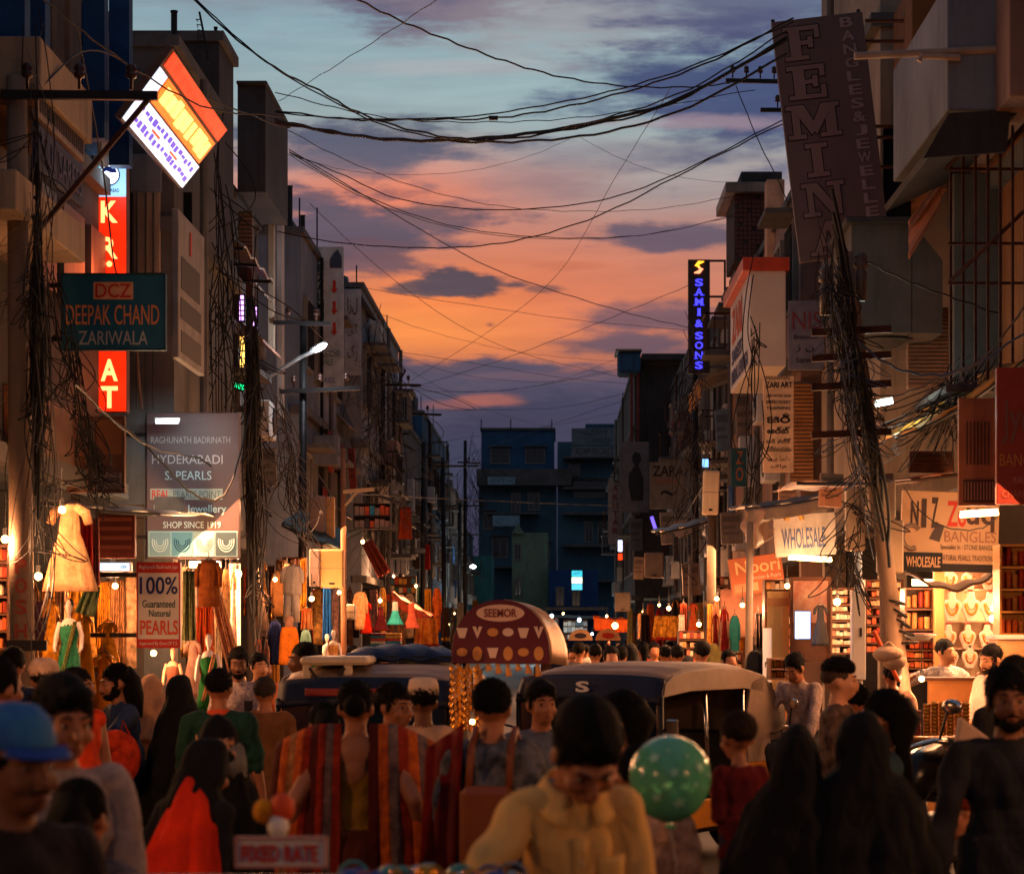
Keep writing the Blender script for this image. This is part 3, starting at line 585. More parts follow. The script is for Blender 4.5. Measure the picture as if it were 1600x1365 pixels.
sign('long narrow board of black lettering in three scripts reading ZARI ART', 1192, 588, 1240, 738, 30, pm('buff sign board', (222, 186, 150), .7, streak=.25),
     [('PERSONAL', .1, .0, .9, .035, INK), ('ZARI ART', .08, .06, .95, .12, INK, .02), ('JARI WORK AND', .1, .19, .9, .23, INK), ('EMBROIDERY', .1, .255, .9, .29, INK), ('TRAINING', .1, .315, .9, .35, INK), ('\u0c1c\u0c30\u0c3f', .12, .39, .88, .49, INK, .02), ('\u0c06\u0c30\u0c4d\u0c1f\u0c4d', .12, .53, .88, .6, INK, .02),
      ('\u0c1c\u0c30\u0c3f \u0c35\u0c30\u0c4d\u0c15\u0c4d', .1, .65, .9, .7, INK), ('\u0c28\u0c47\u0c30\u0c4d\u0c2a\u0c2c\u0c21\u0c41\u0c28\u0c41', .1, .73, .9, .785, INK), ('\u0632\u0631\u06cc \u0622\u0631\u0679', .15, .83, .85, .89, pr((90, 60, 40))), ('\u06a9\u0627\u0645', .25, .92, .75, .97, pr((90, 60, 40)))], d=.06)
sign('dark teal board with pale letters Z O standing edge on behind the poles', 1142, 700, 1166, 760, 40, pm('dark teal board', (28, 76, 84), .6), [('Z', .3, .08, .8, .42, pr((150, 90, 60)), .02), ('O', .3, .5, .8, .86, pr((150, 90, 60)), .02)])
sign('grey shop board reading ZARA with a faint curl drawing', 1015, 722, 1072, 795, 62, pm('dull grey board', (108, 102, 92), .7, streak=.3), [('ZARA', .08, .08, .95, .3, INK, .02), ('COLLECTION', .1, .36, .8, .46, pr((150, 70, 50))), ('~', .3, .6, .75, .72, INK)])
s = sign('grey poster with the dark silhouette of a standing woman', 968, 690, 1014, 800, 76, pm('grey poster', (96, 92, 96), .7, streak=.2), ())
MB().prism([(-.1, -.8), (.3, -.8), (.32, -.1), (.2, .25), (.14, .42), (.24, .55), (.2, .8), (.02, .85), (-.08, .7), (-.06, .5), (.02, .4), (-.18, .1), (-.2, -.3)], -.05, -.045).build('figure_print', pr((28, 28, 34)), s)
sign('narrow white vertical board reading AKHTAR', 950, 748, 973, 850, 88, pm('whitish board', (128, 122, 122), .7, streak=.2), [(c, .3, .1 + .13 * i, .7, .19 + .13 * i, pr((110, 40, 40)), .02) for i, c in enumerate('AKHTAR')])
s = sign('small glowing sign on the blue house at the street end', 893, 890, 910, 923, 143, pm('small sign tin', (60, 60, 70), .5), (), cat='lit sign')
for i, m in enumerate((em('sign teal glow', (60, 190, 210), 1.6), em('sign cream glow', (240, 245, 210), 2.2), em('sign cyan glow', (90, 200, 230), 1.5))): MB().box((-.33, -.06, .62 - .42 * i - .38), (.33, -.045, .62 - .42 * i)).build('lit_face', m, s)
text('HAPPY', INKW, s, 0, .45, .5, .18, -.065); text('OPEN', INKB, s, 0, 0, .5, .2, -.065)
s = sign('dim roof board reading COMPLEX above the dark teal block', 893, 669, 962, 695, 157, pm('roof board', (104, 110, 112), .8, streak=.3), [('NIZAM', .2, .1, .8, .45, pr((60, 60, 66))), ('COMPLEX', .3, .55, .9, .9, pr((60, 60, 66)))], d=.2)
s = sign('long grey board reading AZAM BROAST under the roof board', 893, 697, 962, 714, 156.5, pm('long grey board', (104, 106, 108), .8, streak=.3), [('AZAM BROAST', .08, .15, .95, .75, pr((70, 46, 46)))], d=.2)
sign('blank pale board on the front of the far teal block', 762, 745, 805, 757, 157.5, pm('pale blue board', (116, 140, 150), .7), [('CITY', .1, .3, .9, .7, pr((60, 80, 90)))], d=.15)
sign('blank pale board low on the front of the far teal block', 770, 805, 812, 822, 157.5, pm('pale blue board', (116, 140, 150), .7), d=.15)
s = sign('wide cream shop board with bangle pictures and a black WHOLESALE tab', 1408, 768, 1560, 893, 21, pm('cream flex board', (186, 136, 98), .6, var=.1, bump=.1, bscale=5),
     [('N', .09, .13, .17, .44, pr((60, 40, 34)), .03), ('I', .2, .1, .25, .46, pr((60, 40, 34)), .03), ('Z', .3, .08, .37, .46, pr((60, 40, 34)), .03), ('Zo', .46, .12, .66, .44, INKR, .02), ('uq', .66, .2, .95, .5, pr((70, 40, 34)), .02), ('BANGLES', .44, .49, .97, .63, pr((150, 96, 72)), .01), ('Specialist In : STONE BANGLES', .4, .66, .98, .74, pr((56, 34, 30))), ('NATURAL PEARLS, TRADITIONAL', .4, .79, .98, .87, pr((80, 44, 34))), ('#', .35, .9, 1, 1, pr((40, 24, 22)))], d=.06, ry=R(1.5))
p = MB().box((-.43, -.05, -.38), (-.07, -.033, -.2)).build('black_tab', pr((26, 18, 18)), s); text('WHOLESALE', INKP, s, -.25, -.29, .32, .1, -.055, off=.02)
m = MB(); m.tube([(-.36 + .085 * math.cos(a), -.038, -.06 + .11 * math.sin(a)) for a in np.linspace(.7, 5.2, 14)], .022, 6); m.build('bangle_print', pr((126, 96, 76)), s)
MB().prism([(-.2, -.07), (-.12, .08), (-.06, .04), (-.1, -.1)], -.036, -.032).build('stone_print', pr((70, 50, 44)), s)
s = sign('buff board of tall dark strokes hung under the right awning', 1497, 622, 1556, 790, 19.6, pm('buff stroke board', (150, 92, 62), .7, streak=.3), [('IIIIIII', .2, .22, .8, .62, pr((74, 46, 38))), ('#', .12, .76, .95, .97, pr((70, 42, 36))), ('IIIIIIIIII', .15, .78, .92, .95, pr((150, 104, 84)))], d=.06)
s = sign('big red shop board with grey lettering cut by the right edge', 1556, 575, 1640, 788, 18.6, pm('red flex board', (136, 46, 30), .6, var=.15, bump=.1, bscale=5), [('Jyoti', .08, .24, .95, .56, pr((116, 70, 62)), .01), ('BANGLES', .05, .63, .95, .72, pr((176, 110, 50))), ('PEARLS & STONE', .3, .8, .9, .85, pr((190, 110, 90))), ('CHARMINAR', .1, .9, .9, .95, pr((180, 90, 70)))], d=.08)
s = sign('white board with tall blue lettering under the grey awning', 1210, 802, 1306, 868, 26, pm('white painted board', (180, 160, 146), .6, streak=.25), [('WHOLESALE', .12, .34, .82, .82, pr((84, 92, 124)), .01)], d=.06, ry=R(-3))
m = MB(); m.tube([(-.12 + .09 * math.cos(a), -.036, .17 + .09 * math.sin(a)) for a in np.linspace(0, 3.14, 10)], .03, 6); m.build('arch_print', pr((190, 140, 70)), s)
s = sign('orange brown shop board reading Noori with small picture squares', 1140, 868, 1224, 926, 27, pm('terracotta flex', (166, 88, 52), .6, var=.12), [('Noori', .12, .1, .95, .45, pr((214, 160, 110)), .01), ('Collection & Pearls', .3, .52, .95, .63, pr((220, 180, 150))), ('#', .05, .7, .3, .92, pr((196, 120, 84))), ('#', .36, .7, .5, .92, pr((206, 140, 100))), ('#', .58, .7, .68, .92, pr((196, 120, 84))), ('#', .74, .7, .96, .92, pr((206, 150, 120)))], d=.08, ry=R(-8))
# small lit signs in the distance on the right
s = sign('small white over red lit signal like sign far down the right side', 965, 842, 973, 876, 74, DARK, d=.06, cat='lit sign'); MB().box((-.07, -.05, -.05), (.07, -.034, .32)).build('lit_face', em('signal white', (210, 220, 255), 2.6), s); MB().box((-.07, -.05, -.33), (.07, -.034, -.12)).build('lit_face', em('signal red', (255, 60, 20), 2), s)
s = sign('tiny blue and white lit sign above the white junction box', 1096, 716, 1108, 731, 44, DARK, d=.05, cat='lit sign'); MB().box((-.06, -.04, -.08), (.06, -.028, .08)).build('lit_face', em('tiny sign blue', (130, 190, 255), 1.8), s)
s = sign('slanting violet neon strip beside the clock face board', 1018, 805, 1024, 828, 55, DARK, d=.05, ry=R(-18), cat='lit sign'); MB().box((-.04, -.04, -.16), (.04, -.028, .16)).build('lit_face', em('violet neon', (110, 90, 255), 2), s)
m = thing('sign', 'round pale disc board with a clock like dial', 'sign', W(1066, 826, 52)); d = MB(); d.M = Matrix.Rotation(R(90), 4, 'X'); d.lathe([(.21, -.03), (.21, .03)], 24); d.build('panel', pm('disc cream', (150, 134, 124), .6), m); MB().bar((0, -.04, 0), (.12, -.04, .05), .012).bar((0, -.04, 0), (-.1, -.04, -.02), .012).build('dial_mark', INK, m)
BOARDS = [(408, 700, 432, 760, 30, (120, 112, 108), 'blank grey board high beside the second left pole'), (560, 640, 582, 700, 56, (70, 96, 120), 'dull blue board projecting on the left row'), (586, 700, 612, 730, 64, (150, 130, 110), 'buff board projecting beyond the dull blue one'), (545, 700, 556, 768, 48, (128, 50, 40), 'narrow rust red board on the left row'), (628, 730, 650, 768, 76, (110, 110, 116), 'small grey board far along the left row'), (655, 760, 676, 800, 88, (60, 80, 110), 'slate blue board far along the left row'), (600, 760, 622, 800, 66, (140, 120, 60), 'ochre board over the far left stalls'), (690, 850, 704, 890, 100, (150, 140, 130), 'pale small board at the end of the left row'),
 (1118, 640, 1140, 705, 44, (92, 110, 120), 'grey blue board projecting left of the buff script board'), (1150, 610, 1172, 690, 42, (130, 108, 92), 'tan board hanging left of the buff script board'), (1060, 640, 1074, 700, 66, (120, 60, 46), 'brick red narrow board behind the blue lettered sign'), (1032, 800, 1052, 850, 58, (140, 130, 116), 'cream board under the shop board with the curl'), (985, 810, 1004, 860, 78, (86, 90, 100), 'slate board beside the far lit signal sign'), (990, 870, 1006, 905, 72, (150, 120, 96), 'tan board left of the grey square junction box'), (1066, 880, 1094, 930, 41, (128, 104, 88), 'brown plywood board above the red gold dress'), (1126, 800, 1160, 850, 33, (104, 92, 88), 'dusty board hung behind the grey awning'), (1216, 760, 1244, 796, 29, (196, 150, 116), 'pale board tucked above the grey awning'), (1280, 740, 1316, 792, 24, (150, 110, 86), 'faded board behind the cable tangle'), (1420, 705, 1490, 738, 22.6, (96, 66, 52), 'dark brown beam board under the ochre awning')]
for x0, y0, x1, y1, Y, c, lab in BOARDS: sign(lab, x0, y0, x1, y1, Y, pm('board paint %d %d %d' % c, c, .7, streak=.5, var=.3), [('#', .1, .12, .9, .3, pr(tuple(int(q * .7) for q in c))), ('#', .1, .42, .7, .52, pr(tuple(int(q * .75) for q in c))), ('#', .1, .62, .85, .7, pr(tuple(int(q * .75) for q in c)))], ry=R(rnd.uniform(-4, 4)))
# ---------------------------------------------------------------- facade pieces by building
def pb(b, name, x0, y0, x1, y1, Y, d, m, bevel=.01):
    p, q = W(x0, y1, Y) - b.location, W(x1, y0, Y) - b.location
    return MB().box((p.x, p.y, p.z), (q.x, p.y + d, q.z)).build(name, m, b, bevel=bevel)
def tubes(b, name, lst, r, m, n=8):
    for pts in lst: MB().tube([Vector(p) - b.location for p in pts], r, n).build(name, m, b)
A = B['A']; L0 = A.location
BLUEC = pm('blue column paint', (22, 66, 112), .7, streak=.3)
for y, z in ((17.6, 8.2), (18.3, 8.2), (20.7, 8.2), (21.9, 8.2)): MB().box((.22, y - 13, 6.4), (.42, y - 12.82, z)).build('column', BLUEC, A)
MB().box((-.3, 4, 5.95), (.68, 5.9, 6.36)).build('balcony', CREAM, A, bevel=.01); MB().box((-.2, 4.1, 5.86), (.6, 5.85, 5.947)).build('balcony_trim', BROWN, A)
for i in range(8): MB().box((.02, 4.1 + i * .72, 6.5), (.1, 4.6 + i * .72, 7.85)).build('window_panel', pm('beige shutter', (128, 104, 84), .7, streak=.4) if i % 3 else BLUEC, A)
MB().box((-.1, 3.5, 4.95), (.62, 5.9, 5.25)).build('ledge', CREAM, A, bevel=.01); MB().box((.0, 5.6, 3.3), (.09, 10.2, 3.9)).build('ledge', WOODB, A, bevel=.01)
for i in range(5): MB().box((.01, 4 + i * 1.2, 4.9), (.07, 4.9 + i * 1.2, 5.8)).build('shutter', CORR, A)
r3 = random.Random(11)
for x, y0, y1, Y, r, lab in ((272, 20, 80, 24.6, .035, 'thick steel rod standing on the grey roof behind the orange sign'), (337, 45, 100, 27.5, .022, 'thin tall rod standing on the roof right of the thick rod'), (185, -10, 52, 23, .016, 'thin rod on the near left roof edge'), (453, 292, 375, 42.5, .05, 'pipe stub on the roof left of the green lettered sign'), (473, 338, 372, 43, .045, 'shorter pipe stub on the roof right beside another pipe')):
    t = thing('rod', lab, 'rod', W(x, y1 + 6, Y)); MB().tube([(0, 0, 0), (0, 0, (y1 + 6 - y0) * Y / F)], r, 8).build('shaft', STEEL, t); MB().tube([(0, 0, (y1 + 6 - y0) * Y / F + .001), (0, 0, (y1 + 6 - y0) * Y / F + .02)], r * 1.2, 8).build('cap', STEEL, t)
t = thing('antenna', 'bent old aerial mast with scraps of wire on the roof', 'antenna', W(326, 98, 26.5)); MB().tube([(0, 0, 0), (-.06, 0, .35), (-.11, 0, .6)], .014, 6).build('mast', STEEL, t)
for i in range(4): MB().tube([(-.05 - i * .015, 0, .3 + i * .07), (-.12 - i * .01, 0, .33 + i * .06), (-.13, .02, .28 + i * .07)], .007, 5).build('wire_scrap', CABLE, t)
Bb = B['B']
pb(Bb, 'roof_slab', 205, 58, 246, 66, 24.2, 2.5, CONC2); pb(Bb, 'mullion', 196, 205, 199, 640, 23.96, .03, FRAME); pb(Bb, 'ledge', 128, 245, 205, 252, 23.9, .09, CONC)
pb(Bb, 'upper_panel', 203, 240, 252, 300, 23.93, .06, GREYB); pb(Bb, 'wall_panel', 207, 300, 250, 425, 23.93, .06, CREAM); pb(Bb, 'doorway', 252, 300, 300, 430, 24.6, .04, DARK)  # the doorway is a flat near-black panel, its inner shade put in colour
for x in (200, 212, 226, 238): pb(Bb, 'downpipe', x, 300, x + 2.5, 640, 23.86, .03, CONC2)
D_ = B['D']
pb(D_, 'overhang_storey', 371, 131, 415, 300, 31.4, 2.6, CONC2); pb(D_, 'coping', 369, 126, 417, 131, 31.3, 2.8, CONC2)
pb(D_, 'shutter_box', 372, 330, 395, 442, 31.9, .08, CORR)
for i in range(16): pb(D_, 'shutter_slat', 373, 333 + i * 6.6, 394, 337 + i * 6.6, 31.87, .03, pm('shutter slat', (142, 104, 84), .6, .2), 0)
for x0 in (338, 360): pb(D_, 'pale_strip', x0, 335, x0 + 5, 430, 31.9, .06, WHITEW)  # two narrow upright strips, paler than the wall
pb(D_, 'duct', 384, 390, 394, 655, 31.6, .25, pm('brown duct', (96, 52, 40), .6, streak=.4)); pb(D_, 'wall_column', 418, 300, 428, 545, 33.9, .2, CREAM); pb(D_, 'white_corner', 432, 330, 441, 650, 35.8, .3, WHITEW)
pb(D_, 'side_wall', 297, 320, 345, 560, 31, .9, CONC2); pb(D_, 'dull_panel', 300, 425, 338, 500, 30.9, .08, pm('rust panel', (142, 104, 84), .7, streak=.5)); pb(D_, 'pale_panel', 340, 430, 372, 590, 31.6, .1, CONC)
Cc = B['C']
m = MB(); m.grid(lambda u, v: Vector((-4.6 + .62 * u, 28.5 + 3.0 * v, 7.15 - .42 * u + .03 * math.sin(v * 22))) - Cc.location, 4, 14); m.build('canopy', CORR, Cc, solid=.025)
for y in (28.6, 29.9, 31.3): MB().bar(Vector((-4.6, y, 6.75)) - Cc.location, Vector((-4.0, y, 6.72)) - Cc.location, .04).build('canopy_bracket', STEEL, Cc)
m = MB(); m.grid(lambda u, v: Vector((-4.6 + .4 * u, 32 + 2.2 * v, 6.3 - .3 * u)) - D_.location, 4, 10); m.build('canopy', pm('faded pink sheet', (150, 110, 96), .7), D_, solid=.03)
# right side
K = B['K']
pb(K, 'balcony', 1480, -30, 1576, 172, 20, 3.2, GREYB); pb(K, 'corner_wall', 1577, -30, 1640, 150, 19.4, 3, PINK)
p = [W(1576, 172, 20), W(1480, 176, 20), W(1440, 250, 20), W(1570, 240, 20)]
m = MB(); m.grid(lambda u, v: (W(1482, 178, 20.01).lerp(W(1442, 248, 20.01), v)).lerp(W(1578, 172, 20.01).lerp(W(1572, 238, 20.01), v), u) + Vector((0, u * 0, 0)) - K.location, 6, 4); m.build('sloping_shade', CONC2, K, solid=.05)
m = MB(); m.grid(lambda u, v: Vector((3.35 + .9 * u, 20.05 + 2.8 * v, 6.15 + .42 * u)) - K.location, 4, 8); m.build('sunshade', CONC2, K, solid=.06)
for i, x in enumerate(np.linspace(1484, 1600, 7)): pb(K, 'cage_bar', x, 196 + (0 if i else 60), x + 4, 600, 20.6 - i * .12, .03, RUST, 0)
for z in (262, 378, 440): pb(K, 'cage_rail', 1482, z, 1640, z + 4, 20.4, .03, RUST, 0)
tubes(K, 'cage_brace', [[W(1476, 265, 20.6), W(1555, 190, 20.3)], [W(1484, 440, 20.5), W(1600, 330, 20)]], .018, RUST, 6)
pb(K, 'cage_back_wall', 1490, 270, 1640, 620, 22.2, .1, CONC); pb(K, 'cage_floor', 1478, 600, 1640, 612, 20.2, 1.8, CONC2)
t = thing('pipe', 'long pale pipe jutting from the near right wall past the banner', 'pipe', W(1600, 72, 20)); MB().tube([(0.4, 0, 0), W(1335, 88, 20) - t.location], .035, 10).build('tube', pm('buff pipe', (168, 140, 118), .5), t); MB().tube([W(1500, 90, 19.95) - t.location, W(1440, 88, 19.95) - t.location, W(1436, 96, 19.95) - t.location], .03, 8).build('branch_pipe', pm('buff pipe', (168, 140, 118), .5), t)
Lb = B['L']
pb(Lb, 'tall_column', 1425, -30, 1481, 296, 25.5, 1.4, BROWN); pb(Lb, 'recess_shade', 1380, 200, 1424, 345, 26.2, .1, DARK)  # flat near-black slab, painted as the shade of a recess
for y in (30, 62, 195, 212, 258): pb(Lb, 'recess_rail', 1352, y, 1424, y + 4, 26.1, .06, WOODB, 0)
pb(Lb, 'concrete_hood', 1330, 347, 1425, 520, 23.4, 1.5, CONC); pb(Lb, 'hood_cap', 1322, 338, 1430, 348, 23.3, 1.7, CONC2)
p0 = Vector((W(1425, 347, 23.4))) - Lb.location
MB().prism([(p0.x + .003, p0.z), (p0.x + .32, p0.z - .4), (p0.x + .32, p0.z - 1.16), (p0.x + .003, p0.z - 1.16)], p0.y, p0.y + 1.4).build('hood_side', CONC, Lb)
p0 = W(1378, 520, 23.4) - Lb.location; MB().lathe([(.02, -.1), (.14, -.06), (.3, .0)], 14, (p0.x + .1, p0.y + .5, p0.z - .02)).build('corbel', CONC, Lb)
pb(Lb, 'shutter', 1418, 480, 1482, 606, 24.3, .1, CORR)
for i in range(20): pb(Lb, 'shutter_slat', 1419, 484 + i * 6.1, 1481, 488 + i * 6.1, 24.26, .035, pm('rolling slat', (150, 112, 84), .5, .3), 0)
m = MB(); m.grid(lambda u, v: W(1420 + 50 * u, 345 - 70 * u + 60 * v * (1 - u * .2), 22.8 + .1 * math.sin(6 * v)) - Lb.location, 6, 6); m.build('cloth_shade', pm('dusty pink cloth', (186, 120, 96), .9), Lb, solid=.01)
Mm = B['M']
BRICK = pm('brick dull', (96, 62, 50), .9, var=.3, scale=8); c0 = W(1148, 402, 43) - Mm.location; c1 = W(1196, 304, 43) - Mm.location
pb(Mm, 'roof_cabin', 1147, 303, 1196, 408, 43.06, 2, pm('mortar', (70, 60, 56), .95))
nb, nr = 7, 14
bm_ = MB().box((0, 0, 0), ((c1.x - c0.x) / nb - .012, .03, (c1.z - c0.z) / nr - .012)).build('brick', BRICK, Mm); me = bm_.data; bpy.data.objects.remove(bm_)
for j in range(nr):
    for i in range(nb):
        if (i + j * 3) % 11 == 0: continue
        o = bpy.data.objects.new('brick', me); COL.objects.link(o); o.parent = Mm
        o.location = (c0.x + (c1.x - c0.x) * (i + (.0 if j % 2 else .0)) / nb, 43.025 - Mm.location.y - r3.random() * .01, c0.z + (c1.z - c0.z) * j / nr)
pb(Mm, 'cabin_roof', 1158, 268, 1222, 284, 43, 2.4, CONC2); pb(Mm, 'cabin_roof', 1134, 284, 1200, 300, 42.8, 2.6, CORR)
pb(Mm, 'pale_corner', 1198, 280, 1226, 400, 38, .4, pm('peach render', (206, 156, 122), .85, streak=.4)); pb(Mm, 'blue_drum', 1168, 402, 1186, 414, 40, .4, BLUEP, .06)
pb(Mm, 'shutter', 1234, 596, 1272, 760, 33.6, .1, CORR)
for i in range(26): pb(Mm, 'shutter_slat', 1235, 600 + i * 6.1, 1271, 604 + i * 6.1, 33.56, .035, pm('amber slat', (190, 130, 80), .6, .2), 0)
Nn = B['N']
m = MB(); m.grid(lambda u, v: Vector((4.1 - 1.2 * (1 - u), 46 + 3.5 * v, 7.0 + .42 * u + .03 * math.sin(8 * v))) - Nn.location, 6, 8); m.build('canopy', CORR, Nn, solid=.03)
m = MB(); m.grid(lambda u, v: Vector((2.95 + .03 * math.sin(v * 30), 46 + 3.5 * v, 7.0 - .35 * u)) - Nn.location, 3, 16); m.build('canopy_flap', TARPY, Nn, solid=.01)
Pp = B['P']
pb(Pp, 'blue_tank', 966, 548, 1001, 582, 78, 1.6, BLUEP, .08); pb(Pp, 'roof_sheet', 962, 545, 1003, 548, 77.8, 2, CORR)
for x in (985, 995): pb(Pp, 'red_post', x, 580, x + 4, 700, 78.3, .12, pm('oxide red', (110, 44, 34), .7), 0)
pb(Pp, 'roof_slab', 1003, 552, 1075, 562, 78.2, 4, CONC2)
Hh = B['H']; Ff = B['F']
m = MB(); p0 = W(537, 452, 49.9) - Ff.location; m.prism([(p0.x, p0.z), (p0.x + .35, p0.z - .06), (p0.x + .58, p0.z - .42), (p0.x + .5, p0.z - .42), (p0.x, p0.z - .12)], p0.y, p0.y + 2); m.build('roof_hood', CONC2, Ff)
# ---------------------------------------------------------------- awnings over the shops
def awning(label, pts, m, Y1, drop=.12, sag=.06, flap=None, n=14):
    """pts: two pixel ends at a depth along the front edge; the sheet runs back to Y1"""
    (xa, ya, Ya), (xb, yb, Yb) = pts; a, b = W(xa, ya, Ya), W(xb, yb, Yb); t = thing('awning', label, 'awning', (a + b) / 2)
    g = MB(); g.grid(lambda u, v: a.lerp(b, u) + Vector((0, (Y1 - Ya) * v, drop * 3 * v - sag * math.sin(math.pi * u) * (1 - v) + .02 * math.sin(u * 17 + v * 6))) - t.location, n, 6); g.build('sheet', m, t, smooth=True, solid=.012)
    g = MB(); g.tube([a.lerp(b, u) + Vector((0, 0, -.02 - sag * math.sin(math.pi * u))) - t.location for u in np.linspace(0, 1, 9)], .018, 6); g.build('front_pole', STEEL, t)
    if flap: g = MB(); g.grid(lambda u, v: a.lerp(b, u) + Vector((0, -.02 - .03 * math.sin(u * 30) * v, -.02 - flap * v - sag * math.sin(math.pi * u))) - t.location, 40, 4); g.build('valance', m, t, smooth=True, solid=.008)
    return t
awning('ochre tarpaulin awning rising steeply to the right edge, loaded with dark scraps', ((1400, 682, 20.5), (1600, 560, 19.4)), TARPY, 22.5, .03, .08)
awning('long flat tarpaulin with ochre underside above the cream bangle board', ((1245, 752, 22), (1500, 738, 21.6)), pm('ochre blue tarp', (150, 96, 40), .7, c2=(40, 60, 96), scale=1.2), 24.5, .02, .04)
awning('grey canvas awning sagging over the white blue lettered board', ((1165, 792, 25.5), (1300, 772, 25)), TARPG, 28, .04, .03, .14)
awning('dark green sheet awning on the left above the hanging white suit', ((440, 818, 31), (527, 858, 31)), pm('dark green sheet', (38, 56, 52), .6), 33, .1, .02)
awning('narrow tin awning along the top of the yellow dresses', ((60, 782, 18.8), (248, 800, 20.6)), pm('tin awning', (112, 112, 104), .5, .4, streak=.4), 22.6, .05, .02)
awning('small brown tin awning above the red dress stall', ((1025, 832, 36), (1110, 812, 36)), CORR, 38, .04, .02)
awning('orange lit cloth canopy over the lamp far down the street', ((928, 962, 60), (980, 966, 60)), pm('orange cloth', (214, 92, 28), .8), 62, -.02, .03, .35)
awning('orange red cloth strip hung over the turquoise frock', ((612, 925, 44), (672, 962, 44)), pm('salmon cloth', (206, 84, 48), .8), 46, .0, .03, .18)
awning('long low canopy of corrugated sheet before the far blue house', ((832, 962, 132), (950, 966, 132)), CORR, 138, .05, .05)
t = thing('cloth', 'crumpled translucent plastic flap hanging off the grey awning corner', 'cloth', W(1182, 820, 25.4))
g = MB(); g.grid(lambda u, v: (-.15 + .32 * u + .03 * math.sin(9 * v), .06 * math.sin(7 * u + 3 * v), .18 - .45 * v * (1 - .5 * abs(u - .4))), 10, 10); g.build('sheet', pm('dirty plastic sheet', (150, 124, 108), .35, var=.3), t, smooth=True, solid=.006)
t = thing('cloth', 'dark sagging cloth bundle under the cream bangle board', 'cloth', W(1490, 905, 20.9))
g = MB(); g.grid(lambda u, v: (-.4 + .8 * u, .3 * v, .06 - .16 * math.sin(math.pi * u) * (1 - .4 * v) + .015 * math.sin(20 * u)), 20, 6); g.build('sheet', pm('soot brown cloth', (70, 46, 34), .9), t, smooth=True, solid=.02)
# ---------------------------------------------------------------- poles
POLE = pm('concrete pole', (142, 118, 98), .85, streak=.4, var=.25, scale=2)
def pole(label, xb, xt, yt, Y, r, m, arms=(), z0=0, yb=None, name='utility_pole', r2=None):
    top = W(xt, yt, Y); base = Vector((W(xb, 0, Y).x, Y, z0)); t = thing(name, label, 'pole', base)
    MB().tube([(0, 0, 0), (top - base) * .5, top - base], [r, (r + (r2 or r * .75)) / 2, r2 or r * .75], 12).build('shaft', m, t, smooth=True)
    for (x0, y0, x1, y1, ni) in arms:
        a, b = W(x0, y0, Y - .12), W(x1, y1, Y - .12)
        o = MB().bar(a - base, b - base, .05, .065).build('crossarm', m if m is not POLE else STEEL, t)
        for k in range(ni):
            c = a.lerp(b, (k + .5) / ni) - base
            MB().lathe([(.012, 0), (.012, .08), (.04, .09), (.045, .12), (.03, .13), (.045, .15), (.03, .19), (.0, .2)], 10, (c.x, c.y, c.z + .045)).build('insulator', pm('brown porcelain', (58, 34, 28), .3), o, smooth=True)
    return t
p1 = pole('square concrete pole lettered in red down its front at the near left', 38, 26, 120, 17, .1, POLE, [(2, 148, 246, 150, 3)])
for ch, y in (('P', 885), ('O', 915), ('S', 948), ('H', 985)): text(ch, pr((150, 60, 40)), p1, .0, W(0, y, 17).z, .09, .11, -.11, .002, off=.02)
MB().bar(W(60, 360, 16.9) - p1.location, W(232, 155, 16.9) - p1.location, .036).build('brace', RUST, p1)
MB().box((-.1, -.14, 1.7), (.2, -.11, 1.78)).build('clamp', STEEL, p1)
pole('dark pole wrapped in cables beside the starburst shop lamp', 392, 390, 465, 27, .055, pm('dark old pole', (60, 52, 50), .8), [(372, 640, 410, 640, 0)])
p3 = pole('tall steel pole with crossarm carrying the lit street lamp', 472, 474, 500, 34, .075, STEEL, [(428, 504, 516, 506, 2), (438, 612, 562, 606, 3)])
t = thing('street_lamp', 'lit white street lamp head on a long slanting arm', 'street lamp', W(408, 596, 33.8))
MB().tube([(0, 0, 0), W(470, 558, 33.7) - t.location, W(494, 547, 33.6) - t.location], .03, 8).build('arm', GALV, t)
e = W(500, 543, 33.6) - t.location; m = MB(); m.M = Matrix.Translation(e) @ Matrix.Rotation(R(-30), 4, 'Y'); m.ball((0, 0, 0), (.12, .06, .045), 14, 8); m.build('lamp_glass', em('street lamp glow', (240, 246, 255), 14), t, smooth=True)
m = MB(); m.M = Matrix.Translation(e) @ Matrix.Rotation(R(-30), 4, 'Y'); m.ball((-.03, .03, .035), (.15, .06, .04), 12, 6); m.build('lamp_hood', GALV, t, smooth=True)
point('street_lamp_light', W(501, 546, 33.4), 60, (.8, .9, 1), .08)
p4 = pole('slim brass coloured pole carrying a junction box and a short sidearm', 538, 536, 700, 31, .045, pm('brassy pole paint', (150, 104, 74), .6, streak=.3), [])
MB().bar(W(536, 768, 30.95) - p4.location, W(585, 764, 30.95) - p4.location, .05).build('sidearm', CREAM, p4); MB().bar(W(539, 790, 30.95) - p4.location, W(560, 766, 30.95) - p4.location, .03).build('sidearm_strut', CREAM, p4)
for a in ((598, 598, 575, 55, [(538, 600, 658, 602, 3)]), (622, 618, 640, 62, [(575, 676, 640, 678, 2), (602, 645, 690, 648, 2)]), (695, 692, 715, 78, [(672, 728, 748, 728, 2)]), (717, 718, 785, 96, [(700, 790, 760, 790, 2), (705, 835, 750, 835, 0)]), (726, 727, 688, 90, [(715, 722, 750, 724, 1)]), (660, 662, 690, 70, [])):
    pole('power pole of iron with crossarms, %s along the left row' % ('nearest beyond the street lamp', 'third beyond the street lamp', 'leaning fourth one', 'one before the turquoise wall', 'slim tall one', 'bare one')[[598, 622, 695, 717, 726, 660].index(a[0])], a[0], a[1], a[2], a[3], .09, STEEL, a[4])
